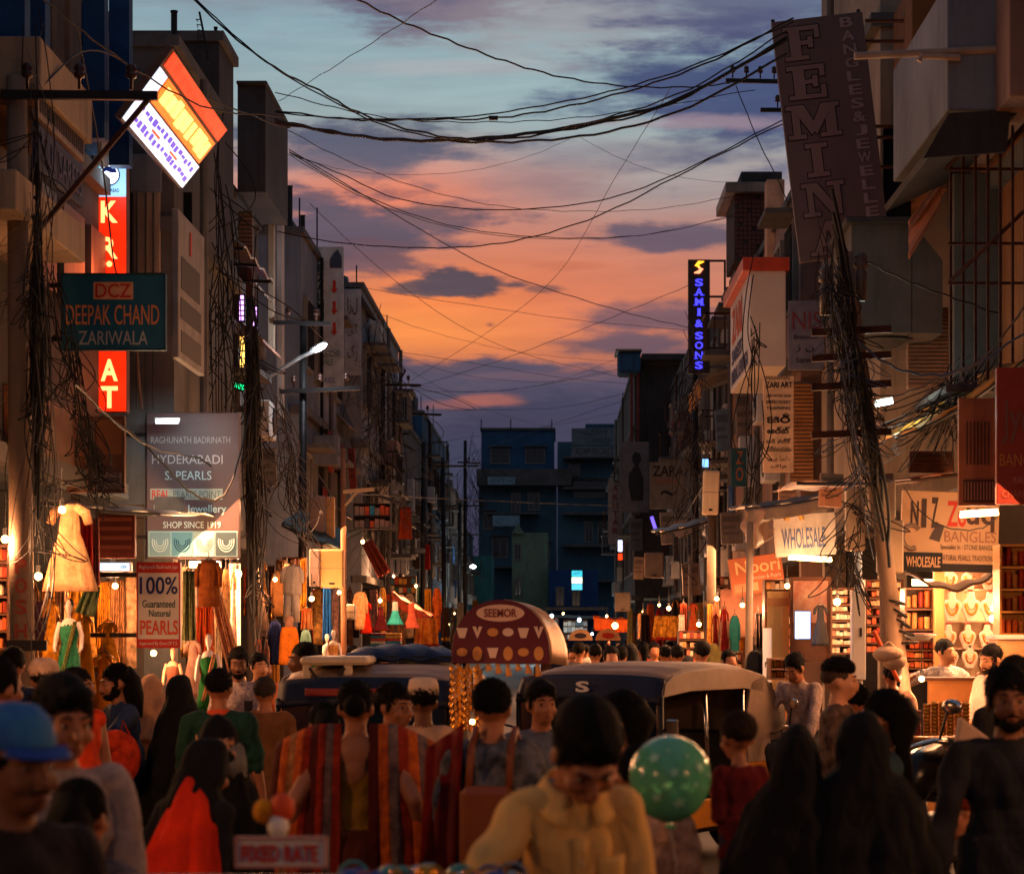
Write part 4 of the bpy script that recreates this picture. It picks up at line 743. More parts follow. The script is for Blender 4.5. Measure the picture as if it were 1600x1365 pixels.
t = thing('antenna', 'pyramid shaped wire frame aerial on a left roof beyond the lamp', 'antenna', W(594, 575, 60))
ap = Vector((0, 0, .62)); m = MB()
for q in ((-.45, 0, -.05), (.68, 0, -.05), (-.1, 1, -.05), (.2, -.6, -.05)): m.bar(ap, q, .025)
m.bar((-.45, 0, -.05), (.68, 0, -.05), .025).bar(ap, (0, 0, -.7), .03); m.build('frame', STEEL, t)
MB().bar((.68, 0, -.05), W(560, 715, 60) - t.location, .05).build('stay', STEEL, t)
# distant lamp
t = thing('street_lamp', 'small white street lamp glowing before the turquoise wall', 'street lamp', W(722, 905, 95)); MB().tube([(0, 0, 0), W(736, 888, 95) - t.location], .03, 6).build('arm', STEEL, t); MB().ball(W(739, 885, 95) - t.location, (.13, .1, .08), 10, 6).build('lamp_glass', em('street lamp glow', (240, 246, 255), 14), t); point('distant_lamp_light', W(739, 887, 94.5), 90, (.75, .95, 1), .1)
# right hand poles
p5 = pole('leaning concrete pole buried in cables before the jewellery shop', 1440, 1322, 395, 19.5, .085, POLE, [], r2=.06)
for i, (x, y) in enumerate(((1290, 432), (1316, 402), (1345, 410))):
    b_ = W(x, y + 60, 19.3) - p5.location
    o = MB().lathe([(.05, 0), (.05, .25), (.035, .27), (.06, .29), (.065, .33), (.04, .35), (.06, .37), (.04, .41), (0, .42)], 12, tuple(b_)).build('cable_bushing', pm('grey porcelain', (86, 78, 74), .4), p5, smooth=True)
for y in (520, 560, 605, 680): MB().bar(W(1268, y, 19.35) - p5.location, W(1392, y - 6, 19.35) - p5.location, .06).build('crossarm', RUST, p5)
for k in range(5): 
    c = W(1398 + k * 5, 940 + k * 16, 19.5) - p5.location; m = MB(); m.M = Matrix.Translation(c) @ Matrix.Rotation(R(12 + 20 * math.sin(k)), 4, 'Y'); m.lathe([(.088, -.012), (.1, 0), (.088, .012)], 12); m.build('wire_band', CABLE, p5)
p6 = pole('thick pale duct pole with two metal boxes bolted to it', 1392, 1385, 740, 19.8, .09, POLE, [])
for (x0, y0, x1, y1, lab) in ((1366, 750, 1400, 810, 'cabinet'), (1371, 812, 1412, 895, 'cabinet'), (1322, 760, 1352, 860, 'cabinet')): 
    p, q = W(x0, y1, 19.62) - p6.location, W(x1, y0, 19.62) - p6.location; MB().box((p.x, p.y, p.z), (q.x, p.y + .1, q.z)).build('cabinet', IVORY, p6, bevel=.012)
p7 = pole('white painted pole with a tall white box around its foot', 1342, 1341, 862, 20.5, .045, WHITE, [])
p, q = W(1332, 1062, 20.4), W(1353, 922, 20.4); MB().box((p.x - p7.location.x, -.1, max(0, p.z)), (q.x - p7.location.x, .07, q.z)).build('foot_box', WHITE, p7, bevel=.008); MB().box((-.005, -.115, q.z - .42), (.012, -.101, q.z - .34)).build('slot', DARK, p7)
for i, ch in enumerate('TEN'): text(ch, INKB, p7, 0, q.z + .03 + .06 * (2 - i), .04, .045, -.05, .002)
p8 = pole('grey galvanised pole holding up the plastic flap', 1168, 1172, 815, 25, .05, pm('greyish pole', (118, 104, 92), .6, streak=.3), [])
p9 = pole('timber like pole with the white junction box near its top', 1110, 1112, 800, 30, .075, pm('brown grey pole', (96, 80, 66), .8, streak=.4), [(1098, 943, 1142, 945, 0)])
p10 = pole('slim pipe pole right of the round dial board', 1079, 1078, 868, 40, .04, CREAM, [])
pole('steel crossarm pole rising behind the leaning banner', 1240, 1238, 98, 36, .05, STEEL, [(1134, 126, 1242, 128, 5), (1188, 172, 1242, 172, 1)], z0=8.73)
pole('dark iron pole under the blue lettered sign', 1087, 1086, 585, 50.5, .09, STEEL, [(1072, 720, 1160, 716, 0)])
def jbox(label, x0, y0, x1, y1, Y, m=IVORY, ry=0):
    p, q = W(x0, y1, Y), W(x1, y0, Y); w, h = q.x - p.x, q.z - p.z; t = thing('junction_box', label, 'junction box', (p + q) / 2, 0, None, ry)
    MB().box((-w / 2, -.08, -h / 2), (w / 2, .08, h / 2)).build('casing', m, t, bevel=.015); MB().box((-w * .44, -.089, -h * .46), (w * .44, -.081, h * .46)).build('door', m, t, bevel=.004)
    MB().box((-w * .12, -.095, -h * .42), (w * .12, -.09, -h * .37)).build('maker_plate', DARK, t); MB().box((-w * .5, -.085, -.004), (w * .5, -.09, .004)).build('seam', pm('seam grey', (110, 96, 84), .6), t); return t
jbox('tall cream junction box tilted on the brown grey pole', 1098, 735, 1123, 804, 29.8, ry=R(2)); jbox('grey square junction box beside the narrow lit sign', 1007, 863, 1037, 902, 46, pm('grey enamel', (126, 108, 92), .6, streak=.3)); jbox('small grey junction box above the orange canopy', 961, 925, 985, 955, 60, pm('grey enamel', (126, 108, 92), .6, streak=.3))
jbox('buff junction cabinet on the brass coloured pole', 501, 858, 538, 918, 30.8, pm('buff enamel', (182, 138, 88), .5, var=.1)); jbox('narrow pale cabinet with rows of vent holes left of the buff one', 484, 858, 500, 916, 30.75, pm('lilac grey enamel', (150, 128, 122), .5))
jbox('pale cabinet with dotted vents above the dark green awning', 484, 775, 508, 842, 32, pm('lilac grey enamel', (150, 128, 122), .5)); jbox('narrow beige cabinet beside the dotted vent cabinet', 510, 776, 523, 850, 32, pm('buff enamel', (182, 138, 88), .5, var=.1)); jbox('small cream meter box low behind the slim pole', 539, 944, 556, 968, 33)
# ---------------------------------------------------------------- overhead wires
def curve(name, splines, r, m, res=1):
    cu = bpy.data.curves.new(name, 'CURVE'); cu.dimensions = '3D'; cu.bevel_depth = r; cu.bevel_resolution = res; cu.resolution_u = 1; cu.materials.append(m)
    for pts in splines:
        sp_ = cu.splines.new('POLY'); sp_.points.add(len(pts) - 1)
        for q, p in zip(sp_.points, pts): q.co = (*p, 1)
    return cu
def tomesh(cu, name):
    o = bpy.data.objects.new(name, cu); COL.objects.link(o); me = bpy.data.meshes.new_from_object(o.evaluated_get(bpy.context.evaluated_depsgraph_get())); bpy.data.objects.remove(o)
    n = bpy.data.objects.new(name, me); COL.objects.link(n); return n
def smooth_path(P, n):
    P = [np.array(p, float) for p in P]; P = [2 * P[0] - P[1]] + P + [2 * P[-1] - P[-2]]; out = []
    for i in range(1, len(P) - 2):
        for k in range(n):
            t = k / n; a, b, c, d = P[i - 1:i + 3]; out.append(.5 * ((2 * b) + (-a + c) * t + (2 * a - 5 * b + 4 * c - d) * t * t + (-a + 3 * b - 3 * c + d) * t ** 3))
    return out + [P[-2]]
WIRES = [('thick bundled cable slung lowest across the upper sky', .02, 23, 21, [(430, 188), (520, 206), (620, 219), (740, 217), (860, 204), (960, 184), (1060, 155), (1230, 62)]),
 ('second thick cable twisted just over the lowest bundle', .014, 23, 21, [(430, 192), (560, 213), (700, 221), (820, 221), (950, 206), (1080, 166), (1230, 84)]),
 ('black cable sweeping from the left roof down and up to the banner top', .012, 22, 21, [(295, -8), (370, 62), (440, 112), (500, 142), (560, 176), (650, 205), (760, 219), (900, 200), (1050, 162), (1230, 58)]),
 ('twin strand cable following the roof to banner sweep just inside', .009, 22, 21.5, [(299, -8), (376, 64), (444, 116), (520, 158), (600, 196), (700, 217), (800, 214), (940, 186), (1080, 138), (1230, 48)]),
 ('wire with a small black joint box hanging near mid span', .011, 24, 22, [(430, 173), (550, 187), (640, 187), (765, 185), (870, 170), (1000, 137), (1120, 92), (1240, 28)]),
 ('wire running just beside the one with the joint box', .009, 24, 22, [(430, 176), (550, 186), (720, 183), (830, 168), (950, 144), (1080, 104), (1240, 34)]),
 ('near flat thin wire from left roof to the crossarm pole', .007, 25, 29, [(430, 144), (540, 172), (640, 188), (760, 191), (880, 186), (1010, 170), (1180, 140)]),
 ('highest cable falling from the top edge to the right crossarm', .011, 20, 29, [(548, -6), (620, 30), (700, 63), (790, 96), (880, 121), (980, 135), (1080, 136), (1140, 130)]),
 ('thin straight wire climbing out of the picture over the left roofs', .005, 30, 18, [(436, 158), (500, 118), (600, 55), (690, -6)]),
 ('fine wire crossing diagonally from the right crossarm to the left roofs', .006, 29, 60, [(1050, 135), (960, 280), (870, 430), (760, 520), (640, 596)]),
 ('pair of wires dropping from left roof to the blue lettered sign', .010, 30, 50, [(452, 234), (560, 300), (680, 372), (780, 424), (900, 465), (1000, 494), (1078, 512)]),
 ('wire in a long arc ending at the brick cabin', .008, 30, 43, [(452, 238), (560, 301), (680, 346), (790, 366), (910, 372), (1020, 365), (1146, 338)]),
 ('wire shadowing the long arc to the brick cabin', .006, 30, 43, [(452, 242), (570, 310), (690, 352), (800, 370), (930, 373), (1040, 362), (1146, 336)]),
 ('wire sagging below the sunset top to the banner edge', .009, 30, 27, [(452, 238), (540, 275), (620, 310), (740, 327), (860, 324), (970, 305), (1090, 256), (1225, 186)]),
 ('dark wire sagging deepest from the left wall to the banner edge', .010, 32, 27, [(434, 362), (520, 378), (620, 386), (720, 386), (820, 373), (940, 335), (1080, 264), (1225, 192)]),
 ('thin wire dipping then levelling to the pink tower roof', .006, 28, 42, [(440, 198), (540, 250), (660, 295), (780, 322), (900, 330), (1030, 326), (1150, 306)]),
 ('hair thin wire sagging under the bundle at the left', .004, 30, 40, [(446, 240), (540, 266), (640, 273), (740, 266), (830, 243), (892, 216)]),
 ('hair thin wire from mid sky to the pink tower', .004, 36, 42, [(905, 214), (970, 248), (1040, 272), (1110, 283), (1180, 287)]),
 ('fine wire slanting across the orange glow to the far right', .007, 38, 70, [(484, 318), (560, 390), (640, 456), (730, 515), (830, 556), (985, 592)]),
 ('fine wire from cloth sign level to the blue lettered sign', .006, 46, 50, [(540, 444), (640, 462), (760, 480), (900, 500), (1076, 516)]),
 ('fine wire rising from the left poles to the blue lettered sign', .008, 62, 50, [(650, 604), (760, 570), (870, 530), (980, 486), (1076, 446)]),
 ('thin wire low in the gap between far pole tops', .008, 62, 80, [(560, 540), (660, 555), (780, 574), (880, 590), (985, 600)]),
 ('thin wire nearly level above the far teal block', .008, 60, 80, [(600, 606), (700, 612), (820, 606), (985, 572)]),
 ('lower thin wire nearly level above the far teal block', .008, 62, 80, [(640, 642), (760, 640), (880, 636), (985, 612)]),
 ('thin wire rising right over the far blue storey', .009, 80, 80, [(690, 724), (760, 700), (860, 664), (985, 622)]),
 ('lit thin wire strung across the middle of the street', .006, 32, 60, [(556, 771), (640, 776), (760, 782), (900, 788), (980, 790)]),
 ('slack wire between the left poles and the far left roofs', .007, 34, 60, [(500, 548), (545, 560), (580, 572), (605, 580)]),
 ('wire from left crossarm over the tilted sign', .009, 17, 24, [(60, 140), (140, 78), (240, 120), (340, 160), (446, 200)]),
 ('wire dropping from roof parapet past the lit vertical sign', .009, 19, 22, [(120, 40), (160, 260), (180, 420), (206, 470), (222, 640)]),
 ('pair of wires from near left upper window to the tilted sign', .009, 17, 22, [(60, -8), (130, 50), (230, 120), (330, 170), (446, 182)]),
 ('loose cable hanging from left crossarm to the second left pole', .010, 17, 26, [(118, 600), (180, 660), (240, 700), (310, 716), (360, 740), (392, 690)]),
 ('drooping thick cable loop before the jewellery hoarding', .013, 20, 24, [(150, 640), (210, 680), (260, 730), (300, 770), (340, 780), (365, 745), (392, 640)]),
 ('blue cable looping from the leaning pole to the red shop board', .013, 19.3, 19, [(1292, 415), (1310, 470), (1340, 530), (1390, 570), (1450, 586), (1520, 572), (1600, 520)]),
 ('grey cable rising from the pole tangle to the right edge', .010, 19.3, 18.5, [(1330, 612), (1400, 618), (1470, 590), (1540, 556), (1600, 480)]),
 ('thin cable from leaning pole top to the iron cage', .009, 19.3, 20.4, [(1350, 406), (1410, 436), (1480, 462), (1560, 490)]),
 ('stay wire from crossarm pole down to pink wall', .008, 29, 28, [(1150, 135), (1185, 220), (1215, 280), (1236, 330)]),
 ('fine wire from the hooded roof corner to the far right posts', .006, 50, 78, [(576, 484), (680, 520), (800, 548), (900, 560), (990, 566)]),
 ('fine wire from the pyramid aerial to the right posts', .006, 60, 78, [(600, 545), (720, 585), (860, 596), (990, 575)]),
 ('fine wire from a far left pole to the blue tank', .006, 62, 78, [(640, 600), (740, 612), (860, 598), (975, 556)]),
 ('fine wire skimming the roof of the far teal block', .008, 78, 100, [(690, 690), (780, 676), (880, 662), (985, 640)]),
 ('fine wire sloping from the left script board to mid street', .007, 50, 90, [(560, 520), (660, 590), (760, 640), (860, 668)]),
 ('fine wire from street lamp pole down to the far left poles', .006, 34, 62, [(480, 506), (540, 560), (600, 590), (650, 604)]),
 ('slack wire from cream junction box to the dial board', .007, 30, 52, [(1098, 760), (1080, 790), (1070, 806), (1062, 800)]),
 ('hanging cable curls from the long tarpaulin to the bangle board', .007, 20.8, 20.5, [(1412, 760), (1440, 800), (1480, 824), (1530, 826), (1560, 806)])]
for lab, r, Ya, Yb, P in WIRES:
    pts = [W(x, y, Ya + (Yb - Ya) * (x - P[0][0]) / (P[-1][0] - P[0][0])) for x, y in P]
    o = tomesh(curve('overhead_wire', [[q + np.array((0, 0, .006 * math.sin(i_ * 1.9 + len(lab)) + .004 * math.sin(i_ * 4.3))) for i_, q in enumerate(smooth_path(pts, 6))]], r * (.75 if '\n' in lab else .85), CABLEB if 'blue' in lab else CABLEG if ('lit' in lab or 'grey' in lab) else CABLE), 'overhead_wire'); tag(o, lab, 'wire', 'wires strung over the street')  # a lit wire takes the paler grey cable, its light put into the colour
t = thing('joint_box', 'small black joint box clipped on a wire in mid sky', 'joint box', W(771, 185, 23)); MB().box((-.045, -.02, -.018), (.045, .02, .018)).build('casing', BLACK, t); MB().box((-.05, -.012, .0182), (.05, .012, .024)).build('clip', BLACK, t)
r4 = random.Random(21)
def tangle(label, cx, cy, w, h, Y, n, mats=(CABLE,), tilt=0, loops=.5, depth=.35, rs=1.0):
    for k, m in enumerate(mats):
        sps = []
        for i in range(n // len(mats)):
            x = r4.gauss(0, w * .42); y = cy + r4.uniform(-.5, .5) * h; Yq = Y + r4.uniform(-depth, depth); e0, e1 = r4.gauss(0, w * .13), r4.gauss(0, w * .13)
            if r4.random() < loops: L = r4.uniform(.25, .9) * w; P = [(cx + e0, y), (cx + x * .8, y + L * .8), (cx + x * 1.3, y + L), (cx + x * .9, y + L * .6), (cx + e1, y - L * r4.uniform(-.3, .5))]
            else: L = r4.uniform(.3, .75) * h; P = [(cx + e0, y - L / 2), (cx + e0 * .4 + x * .5, y - L * .2), (cx + x * .75, y + L * .12), (cx + x * .5 + e1 * .4, y + L * .35), (cx + e1, y + L / 2)]
            sps.append(smooth_path([W(px + tilt * (py - cy), py, Yq) for px, py in P], 5))
        o = tomesh(curve('cable_tangle', sps, (.0052, .0036, .0045)[k % 3] * min(1.35, Y / 20) * rs, m, 0), 'cable_tangle'); tag(o, label + ('', ', paler strands', ', third layer')[k], 'cable tangle', kind='stuff')
tangle('dense black cable tangle round the near left lettered pole', 60, 520, 80, 700, 16.9, 90, (CABLE, CABLEG), 0, .45)
tangle('cable tangle at the foot of the red lit sign', 120, 620, 60, 260, 19, 60, (CABLE,), .2, .5)
tangle('black cable tangle hanging on the second left pole', 400, 720, 42, 420, 26.8, 80, (CABLE, CABLEG), 0, .4)
tangle('fan of cables hanging between the left poles', 455, 740, 70, 200, 30, 50, (CABLEG, CABLE), .2, .3)
tangle('dense cable tangle covering the leaning pole on the right', 1330, 610, 60, 330, 19.3, 120, (CABLE, CABLE, CABLEB), .2, .5)
tangle('loops of cable round the duct pole above the white pole', 1330, 830, 80, 130, 19.6, 30, (CABLE,), .05, .75)
tangle('black clump of cables under the bushings on the leaning pole', 1325, 515, 34, 150, 19.2, 60, (CABLE,), .12, .35, .2)
tangle('lower black clump of cables on the leaning pole', 1352, 660, 36, 150, 19.2, 60, (CABLE,), .12, .4, .2)
tangle('thick black cable mass on the near left pole', 58, 560, 36, 300, 16.8, 110, (CABLE,), 0, .35, .2)
tangle('black cable mass low on the second left pole', 398, 660, 22, 220, 26.6, 80, (CABLE,), 0, .3, .2)
tangle('few thick black cables running down the leaning pole', 1345, 600, 22, 420, 19.15, 16, (CABLE,), .16, .1, .1, 3.2)
tangle('few thick black cables running down the near left pole', 56, 480, 26, 520, 16.75, 14, (CABLE,), 0, .1, .1, 3.2)
tangle('few thick black cables running down the second left pole', 396, 740, 16, 380, 26.5, 12, (CABLE,), 0, .1, .1, 2.6)
tangle('thin cable web before the buff script board', 1178, 640, 40, 300, 28, 22, (CABLE,), 0, .3)
tangle('thin cable web round the slim poles beyond the cream box', 1080, 700, 70, 260, 40, 70, (CABLE, CABLEG), 0, .4)
tangle('cable web among the left row poles', 590, 700, 110, 260, 50, 90, (CABLE, CABLEG), 0, .5)
tangle('dark scraps and wires heaped on the ochre awning', 1500, 610, 120, 60, 20.5, 70, (CABLE, CABLEG), -.5, .8)
tangle('thin wires hanging down the left facades', 340, 470, 90, 420, 26, 40, (CABLE,), 0, .1)
tangle('cable web in the far gap before the teal block', 740, 800, 60, 180, 85, 50, (CABLE,), 0, .5)
tangle('coil of cable hung under the near left crossing', 150, 730, 30, 60, 19, 30, (CABLE,), 0, .9)
# ---------------------------------------------------------------- hanging clothes, dummies and shop goods
CL = {}
def cm(c, c2=None, sc=9, pat=.3):
    k = (c, c2, sc)
    if k not in CL: CL[k] = cloth('cloth %d %d %d %d' % (*c, len(CL)), c, c2, sc, pat)
    return CL[k]
SEQ = lambda n, c: pm('sequin ' + n, c, .25, .6, .7, 60, .6, 90)
HGR = pm('hanger wire', (90, 84, 80), .4, .6)
def folds(w0, w1, h, n=28, rows=8, k=7, amp=.1, flat=.42, ph=0, wa=None):
    vs, fs = [], []
    for j in range(rows + 1):
        t = j / rows; r = w0 + (w1 - w0) * t ** 1.4
        if wa and t < .35: r = w0 + (wa - w0) * math.sin(t / .35 * math.pi / 2) if t < .35 else r
        elif wa: r = wa + (w1 - wa) * ((t - .35) / .65) ** .8
        for i in range(n):
            a = 2 * math.pi * i / n; q = r * (1 + amp * t * math.sin(k * a + ph + 1.3 * math.sin(2 * a + t)))
            vs.append((q * math.cos(a), q * flat * math.sin(a), -h * t))
    for j in range(rows):
        for i in range(n): fs.append((j * n + i, (j + 1) * n + i, (j + 1) * n + (i + 1) % n, j * n + (i + 1) % n))
    fs += [list(range(n)), [rows * n + i for i in range(n)][::-1]]
    return vs, fs
def garment(label, kind, x0, y0, x1, y1, Y, m, m2=None, cat='garment', group=None, rz=0, ry=0, hang=True):
    p, q = W(x0, y1, Y), W(x1, y0, Y); w, h = q.x - p.x, q.z - p.z; name = {'sheet': 'hanging_cloth', 'frock': 'frock', 'dress': 'dress', 'vest': 'waistcoat', 'kurta': 'kurta', 'pants': 'trousers'}[kind]
    t = thing(name, label, cat, ((p.x + q.x) / 2, Y, q.z), rz, group, ry); ph = r4.random() * 6
    if kind == 'dress':
        o = MB().add(*folds(w * .14, w * .5, h * .98, 36, 12, 9, .09, .5, ph, w * .2)).build('skirt', m, t, True)
        if m2: 
            for k in range(3): MB().add(*folds(w * (.24 + .1 * k), w * (.26 + .115 * k), h * .03, 36, 1, 9, .09, .5, ph)).build('trim', m2, t, True).location.z = -h * (.42 + .26 * k)
        for s in (-1, 1): MB().tube([(s * w * .1, 0, -h * .03), (s * w * .3, -.01, -h * .1), (s * w * .36, -.02, -h * .22)], [w * .09, w * .1, w * .08], 10).build('sleeve', m2 or m, t, True)
    elif kind == 'frock':
        MB().add(*folds(w * .17, w * .2, h * .4, 24, 4, 5, .04, .6, ph)).build('bodice', m2 or m, t, True)
        MB().add(*folds(w * .2, w * .5, h * .6, 36, 8, 11, .14, .7, ph)).build('skirt', m, t, True).location.z = -h * .38
    elif kind in ('vest', 'kurta'):
        MB().add(*folds(w * .3, w * (.46 if kind == 'vest' else .42), h * .97, 28, 8, 5, .05, .5, ph, w * .42)).build('body', m, t, True)
        if kind == 'kurta':
            for s in (-1, 1): MB().tube([(s * w * .3, 0, -h * .05), (s * w * .46, -.02, -h * .25), (s * w * .47, -.04, -h * .55)], [w * .1, w * .1, w * .08], 10).build('sleeve', m, t, True)
        else:
            for k in range(5): MB().ball((0, -w * .24, -h * (.2 + .15 * k)), w * .025, 6, 4).build('button', m2 or BLACK, t)
        MB().tube([(w * .13 * math.cos(a), w * .1 * math.sin(a), .0) for a in np.linspace(0, 6.28, 13)], w * .03, 6).build('collar', m2 or m, t, True)
    elif kind == 'pants':
        for s in (-1, 1): MB().tube([(s * w * .2, 0, 0), (s * w * .24, 0, -h * .5), (s * w * .27, 0, -h)], [w * .24, w * .22, w * .18], 12).build('leg', m, t, True)
    else:
        MB().grid(lambda u, v: (w * (u - .5) * (.8 + .2 * v), .035 * math.sin(u * 16 + ph) * (.3 + v) + .02 * math.sin(u * 37 + 3 * v), -h * v), 30, 8).build('sheet', m, t, True, solid=.008)
        if m2: MB().grid(lambda u, v: (w * (u - .5), .035 * math.sin(u * 16 + ph) * 1.25 + .02 * math.sin(u * 37 + 3) - .009, -h * (.86 + .14 * v)), 30, 2).build('border', m2, t, True, solid=.006)
    if hang: MB().tube([(-w * .2, 0, .0), (0, 0, .03), (w * .2, 0, 0)], .006, 5).tube([(0, 0, .03), (0, 0, .09)], .004, 5).build('hanger', HGR, t)
    return t
SKINM = pm('dummy skin paint', (222, 206, 194), .45, var=.05, bump=0); SKINP = pm('dummy tan paint', (196, 140, 110), .45, var=.05, bump=0)
def mannequin(label, x, y0, y1, Y, dress, m2=None, skin=SKINM, hair=None, rz=0, dk='long'):
    p, q = W(x, y1, Y), W(x, y0, Y); h = q.z - p.z; t = thing('mannequin', label, 'mannequin', p, rz); s = h / .9    # shown from hip to crown
    MB().lathe([(.0, .9), (.05, .885), (.068, .83), (.06, .77), (.04, .72), (.03, .69), (.032, .64)], 14, sx=s * .82, sy=s).M; 
    m = MB(); m.M = Matrix.Scale(s, 4); m.lathe([(.03, .62), (.03, .68), (.04, .7), (.058, .75), (.067, .81), (.06, .86), (.035, .892), (.002, .9)], 14, sx=.82).ball((0, -.068, .795), (.01, .014, .018), 6, 4); m.build('head', skin, t, True)
    m = MB(); m.M = Matrix.Scale(s, 4); m.lathe([(.12, 0), (.15, .08), (.105, .26), (.135, .42), (.13, .52), (.09, .6), (.035, .635)], 18, sy=.62); m.build('torso', skin, t, True)
    for k in (-1, 1):
        m = MB(); m.M = Matrix.Scale(s, 4); m.tube([(k * .125, 0, .57), (k * .18, -.01, .38), (k * .19, -.08, .2), (k * .17, -.12, .14)], [.04, .034, .028, .018], 10); m.build('arm', skin, t, True)
    if hair: m = MB(); m.M = Matrix.Scale(s, 4); m.ball((0, .015, .83), (.066, .075, .08), 12, 8); m.build('wig', hair, t, True)
    m = MB(); m.M = Matrix.Scale(s, 4); m.lathe([(.2, -.35), (.17, -.1), (.157, .08), (.113, .26), (.143, .42), (.137, .5), (.1, .57)], 22, sy=.64); m.build('dress', dress, t, True)
    if m2: m = MB(); m.M = Matrix.Scale(s, 4); m.grid(lambda u, v: (.13 - .05 * u - .18 * v, -.1 - .03 * math.sin(9 * u), .58 - .75 * v), 4, 10); m.build('scarf', m2, t, True, solid=.01)
    return t
GOLD = pm('gold bangle', (206, 140, 50), .3, .8, .4, 30, 0); PEARL = pm('pearl velvet', (226, 206, 190), .6, var=.08)
YEL = [cm((196, 128, 20)), cm((206, 140, 30), (150, 90, 16), 20), cm((186, 112, 14))]
CREAMC = cm((214, 166, 122), (190, 140, 96), 14)
garment('cream tiered embroidered dress hanging outside the near left shop', 'dress', 68, 788, 150, 926, 18.4, CREAMC, cm((190, 130, 70), (226, 190, 150), 40), rz=.1)
garment('narrow red dupatta hanging behind the cream dress', 'sheet', 124, 806, 146, 908, 18.9, cm((186, 40, 18)), cm((150, 30, 20)))
garment('pinkish scarf strip beside the red dupatta', 'sheet', 144, 810, 156, 914, 19.2, cm((176, 96, 76)))
mannequin('dummy in a green sequinned blouse under the cream dress', 108, 936, 1034, 18.8, SEQ('green', (40, 120, 84)), SEQ('gold green', (120, 120, 60)), SKINM, BLACK)
garment('bunched dark green patterned scarf hung on a rope', 'sheet', 132, 914, 160, 962, 18.8, cm((30, 66, 44), (120, 130, 90), 12), ry=.3)
for i, (x0, y0, x1, y1, Y, lab) in enumerate(((12, 950, 34, 1060, 18.2, 'mustard dress by the left edge of the picture'), (62, 935, 96, 1070, 19, 'mustard dress left of the green sequinned dummy'), (86, 985, 128, 1080, 19.3, 'wide yellow skirt below the green sequinned dummy'), (120, 960, 150, 1085, 19.6, 'yellow silk dress right of the green sequinned dummy'), (150, 972, 188, 1040, 20, 'short mustard top on the right end of the yellow row'), (140, 1022, 186, 1110, 19.8, 'plain yellow skirt low on the right end of the yellow row'))):
    garment(lab, 'dress', x0, y0, x1, y1, Y, YEL[i % 3], GOLD if i % 2 else None, group='yellow dresses of the near left shop')
garment('dark purple kurta between the yellow dresses and the lettered pole', 'kurta', 52, 940, 74, 1010, 19.2, cm((60, 34, 50)))
def shelf(label, x0, y0, x1, y1, Y, rows, cols, pal, d=.3, fm=WOODB, name='shelf', cat='shelf', item='packet', fill=.9, tubes_=False):
    p, q = W(x0, y1, Y), W(x1, y0, Y); w, h = q.x - p.x, q.z - p.z; t = thing(name, label, cat, (p.x, Y, p.z)); th = .018
    MB().box((0, d, 0), (w, d + .01, h)).build('back_board', fm, t)
    for x in (0, w - th): MB().box((x, 0, 0), (x + th, d - .001, h)).build('side', fm, t)
    for j in range(rows + 1): MB().box((th + .001, 0.002, h * j / rows * (1 - th / h)), (w - th - .001, d - .002, h * j / rows * (1 - th / h) + th)).build('board', fm, t)
    ms = {}
    for j in range(rows):
        for i in range(cols):
            if r4.random() > fill: continue
            cw = (w - 2 * th) / cols; ch = h / rows - th - .01; z = h * j / rows + th + .001; x = th + cw * (i + .06); hh = ch * r4.uniform(.6, .95); c = pal[r4.randrange(len(pal))]
            if tubes_: o = MB().lathe([(cw * .4, 0), (cw * .43, .01), (cw * .43, hh - .01), (cw * .4, hh)], 10, (x + cw * .44, d * .45, z)).build(item, c, t, True)
            else: o = MB().box((x, .03 + r4.random() * .03, z), (x + cw * .88, d * .9, z + hh)).build(item, c, t)
    return t
def ink(*cs): return [pm('packet %d %d %d' % c, c, .55, var=.35, scale=18, bump=.05) for c in cs]
WARMP = ink((206, 96, 40), (190, 60, 30), (224, 160, 90), (210, 120, 60), (150, 50, 30)); PALE = ink((224, 196, 160), (214, 170, 130), (230, 210, 180), (200, 120, 90))
COLS = ink((200, 60, 30), (220, 150, 40), (60, 130, 140), (120, 30, 60), (40, 90, 60), (230, 200, 150))
shelf('shelf of red and cream packets at the left edge', -30, 850, 14, 1015, 18, 6, 4, WARMP + PALE)
garment('brown orange embroidered tunic hung beside the pearls board', 'kurta', 306, 876, 346, 950, 21.5, cm((104, 50, 22), (150, 84, 30), 16))
garment('olive sequinned long scarf hung right against the pearls board', 'sheet', 284, 892, 306, 1000, 21, cm((70, 74, 40), (120, 120, 80), 26))
garment('red orange sari length with gold edge behind the green dressed dummy', 'sheet', 304, 948, 334, 1060, 21.6, cm((196, 64, 22), (160, 90, 40), 20), GOLD)
garment('cream beaded shawl hanging at an angle behind the dummy', 'sheet', 326, 930, 350, 1070, 22, cm((200, 160, 120), (150, 96, 60), 24), GOLD, ry=-.25)
garment('pale pink long dress hanging low beside the pearls board', 'dress', 284, 1000, 318, 1090, 21.4, cm((206, 160, 140)))
mannequin('hooded dummy in a green wrap standing outside the bright left shop', 326, 990, 1078, 20.6, cm((22, 90, 40)), cm((200, 150, 110), (170, 120, 80), 20), SKINM, cm((160, 110, 80)))
mannequin('dummy bust dressed in dull brown by the pearls board', 270, 1012, 1080, 20.8, cm((110, 64, 48)), None, SKINP)
garment('navy long dress hung left of the orange waistcoat', 'kurta', 420, 970, 440, 1040, 28.5, cm((24, 34, 80)))
garment('black dress with white lotus print on the left stall', 'dress', 392, 925, 424, 1000, 28.6, cm((34, 28, 30), (110, 84, 66), 12))
garment('small cream frock hung high on the left stall', 'frock', 390, 878, 410, 922, 28.4, cm((214, 176, 150)))
garment('brown kurta hanging behind the white child suit', 'kurta', 424, 892, 446, 965, 29, cm((120, 80, 44)))
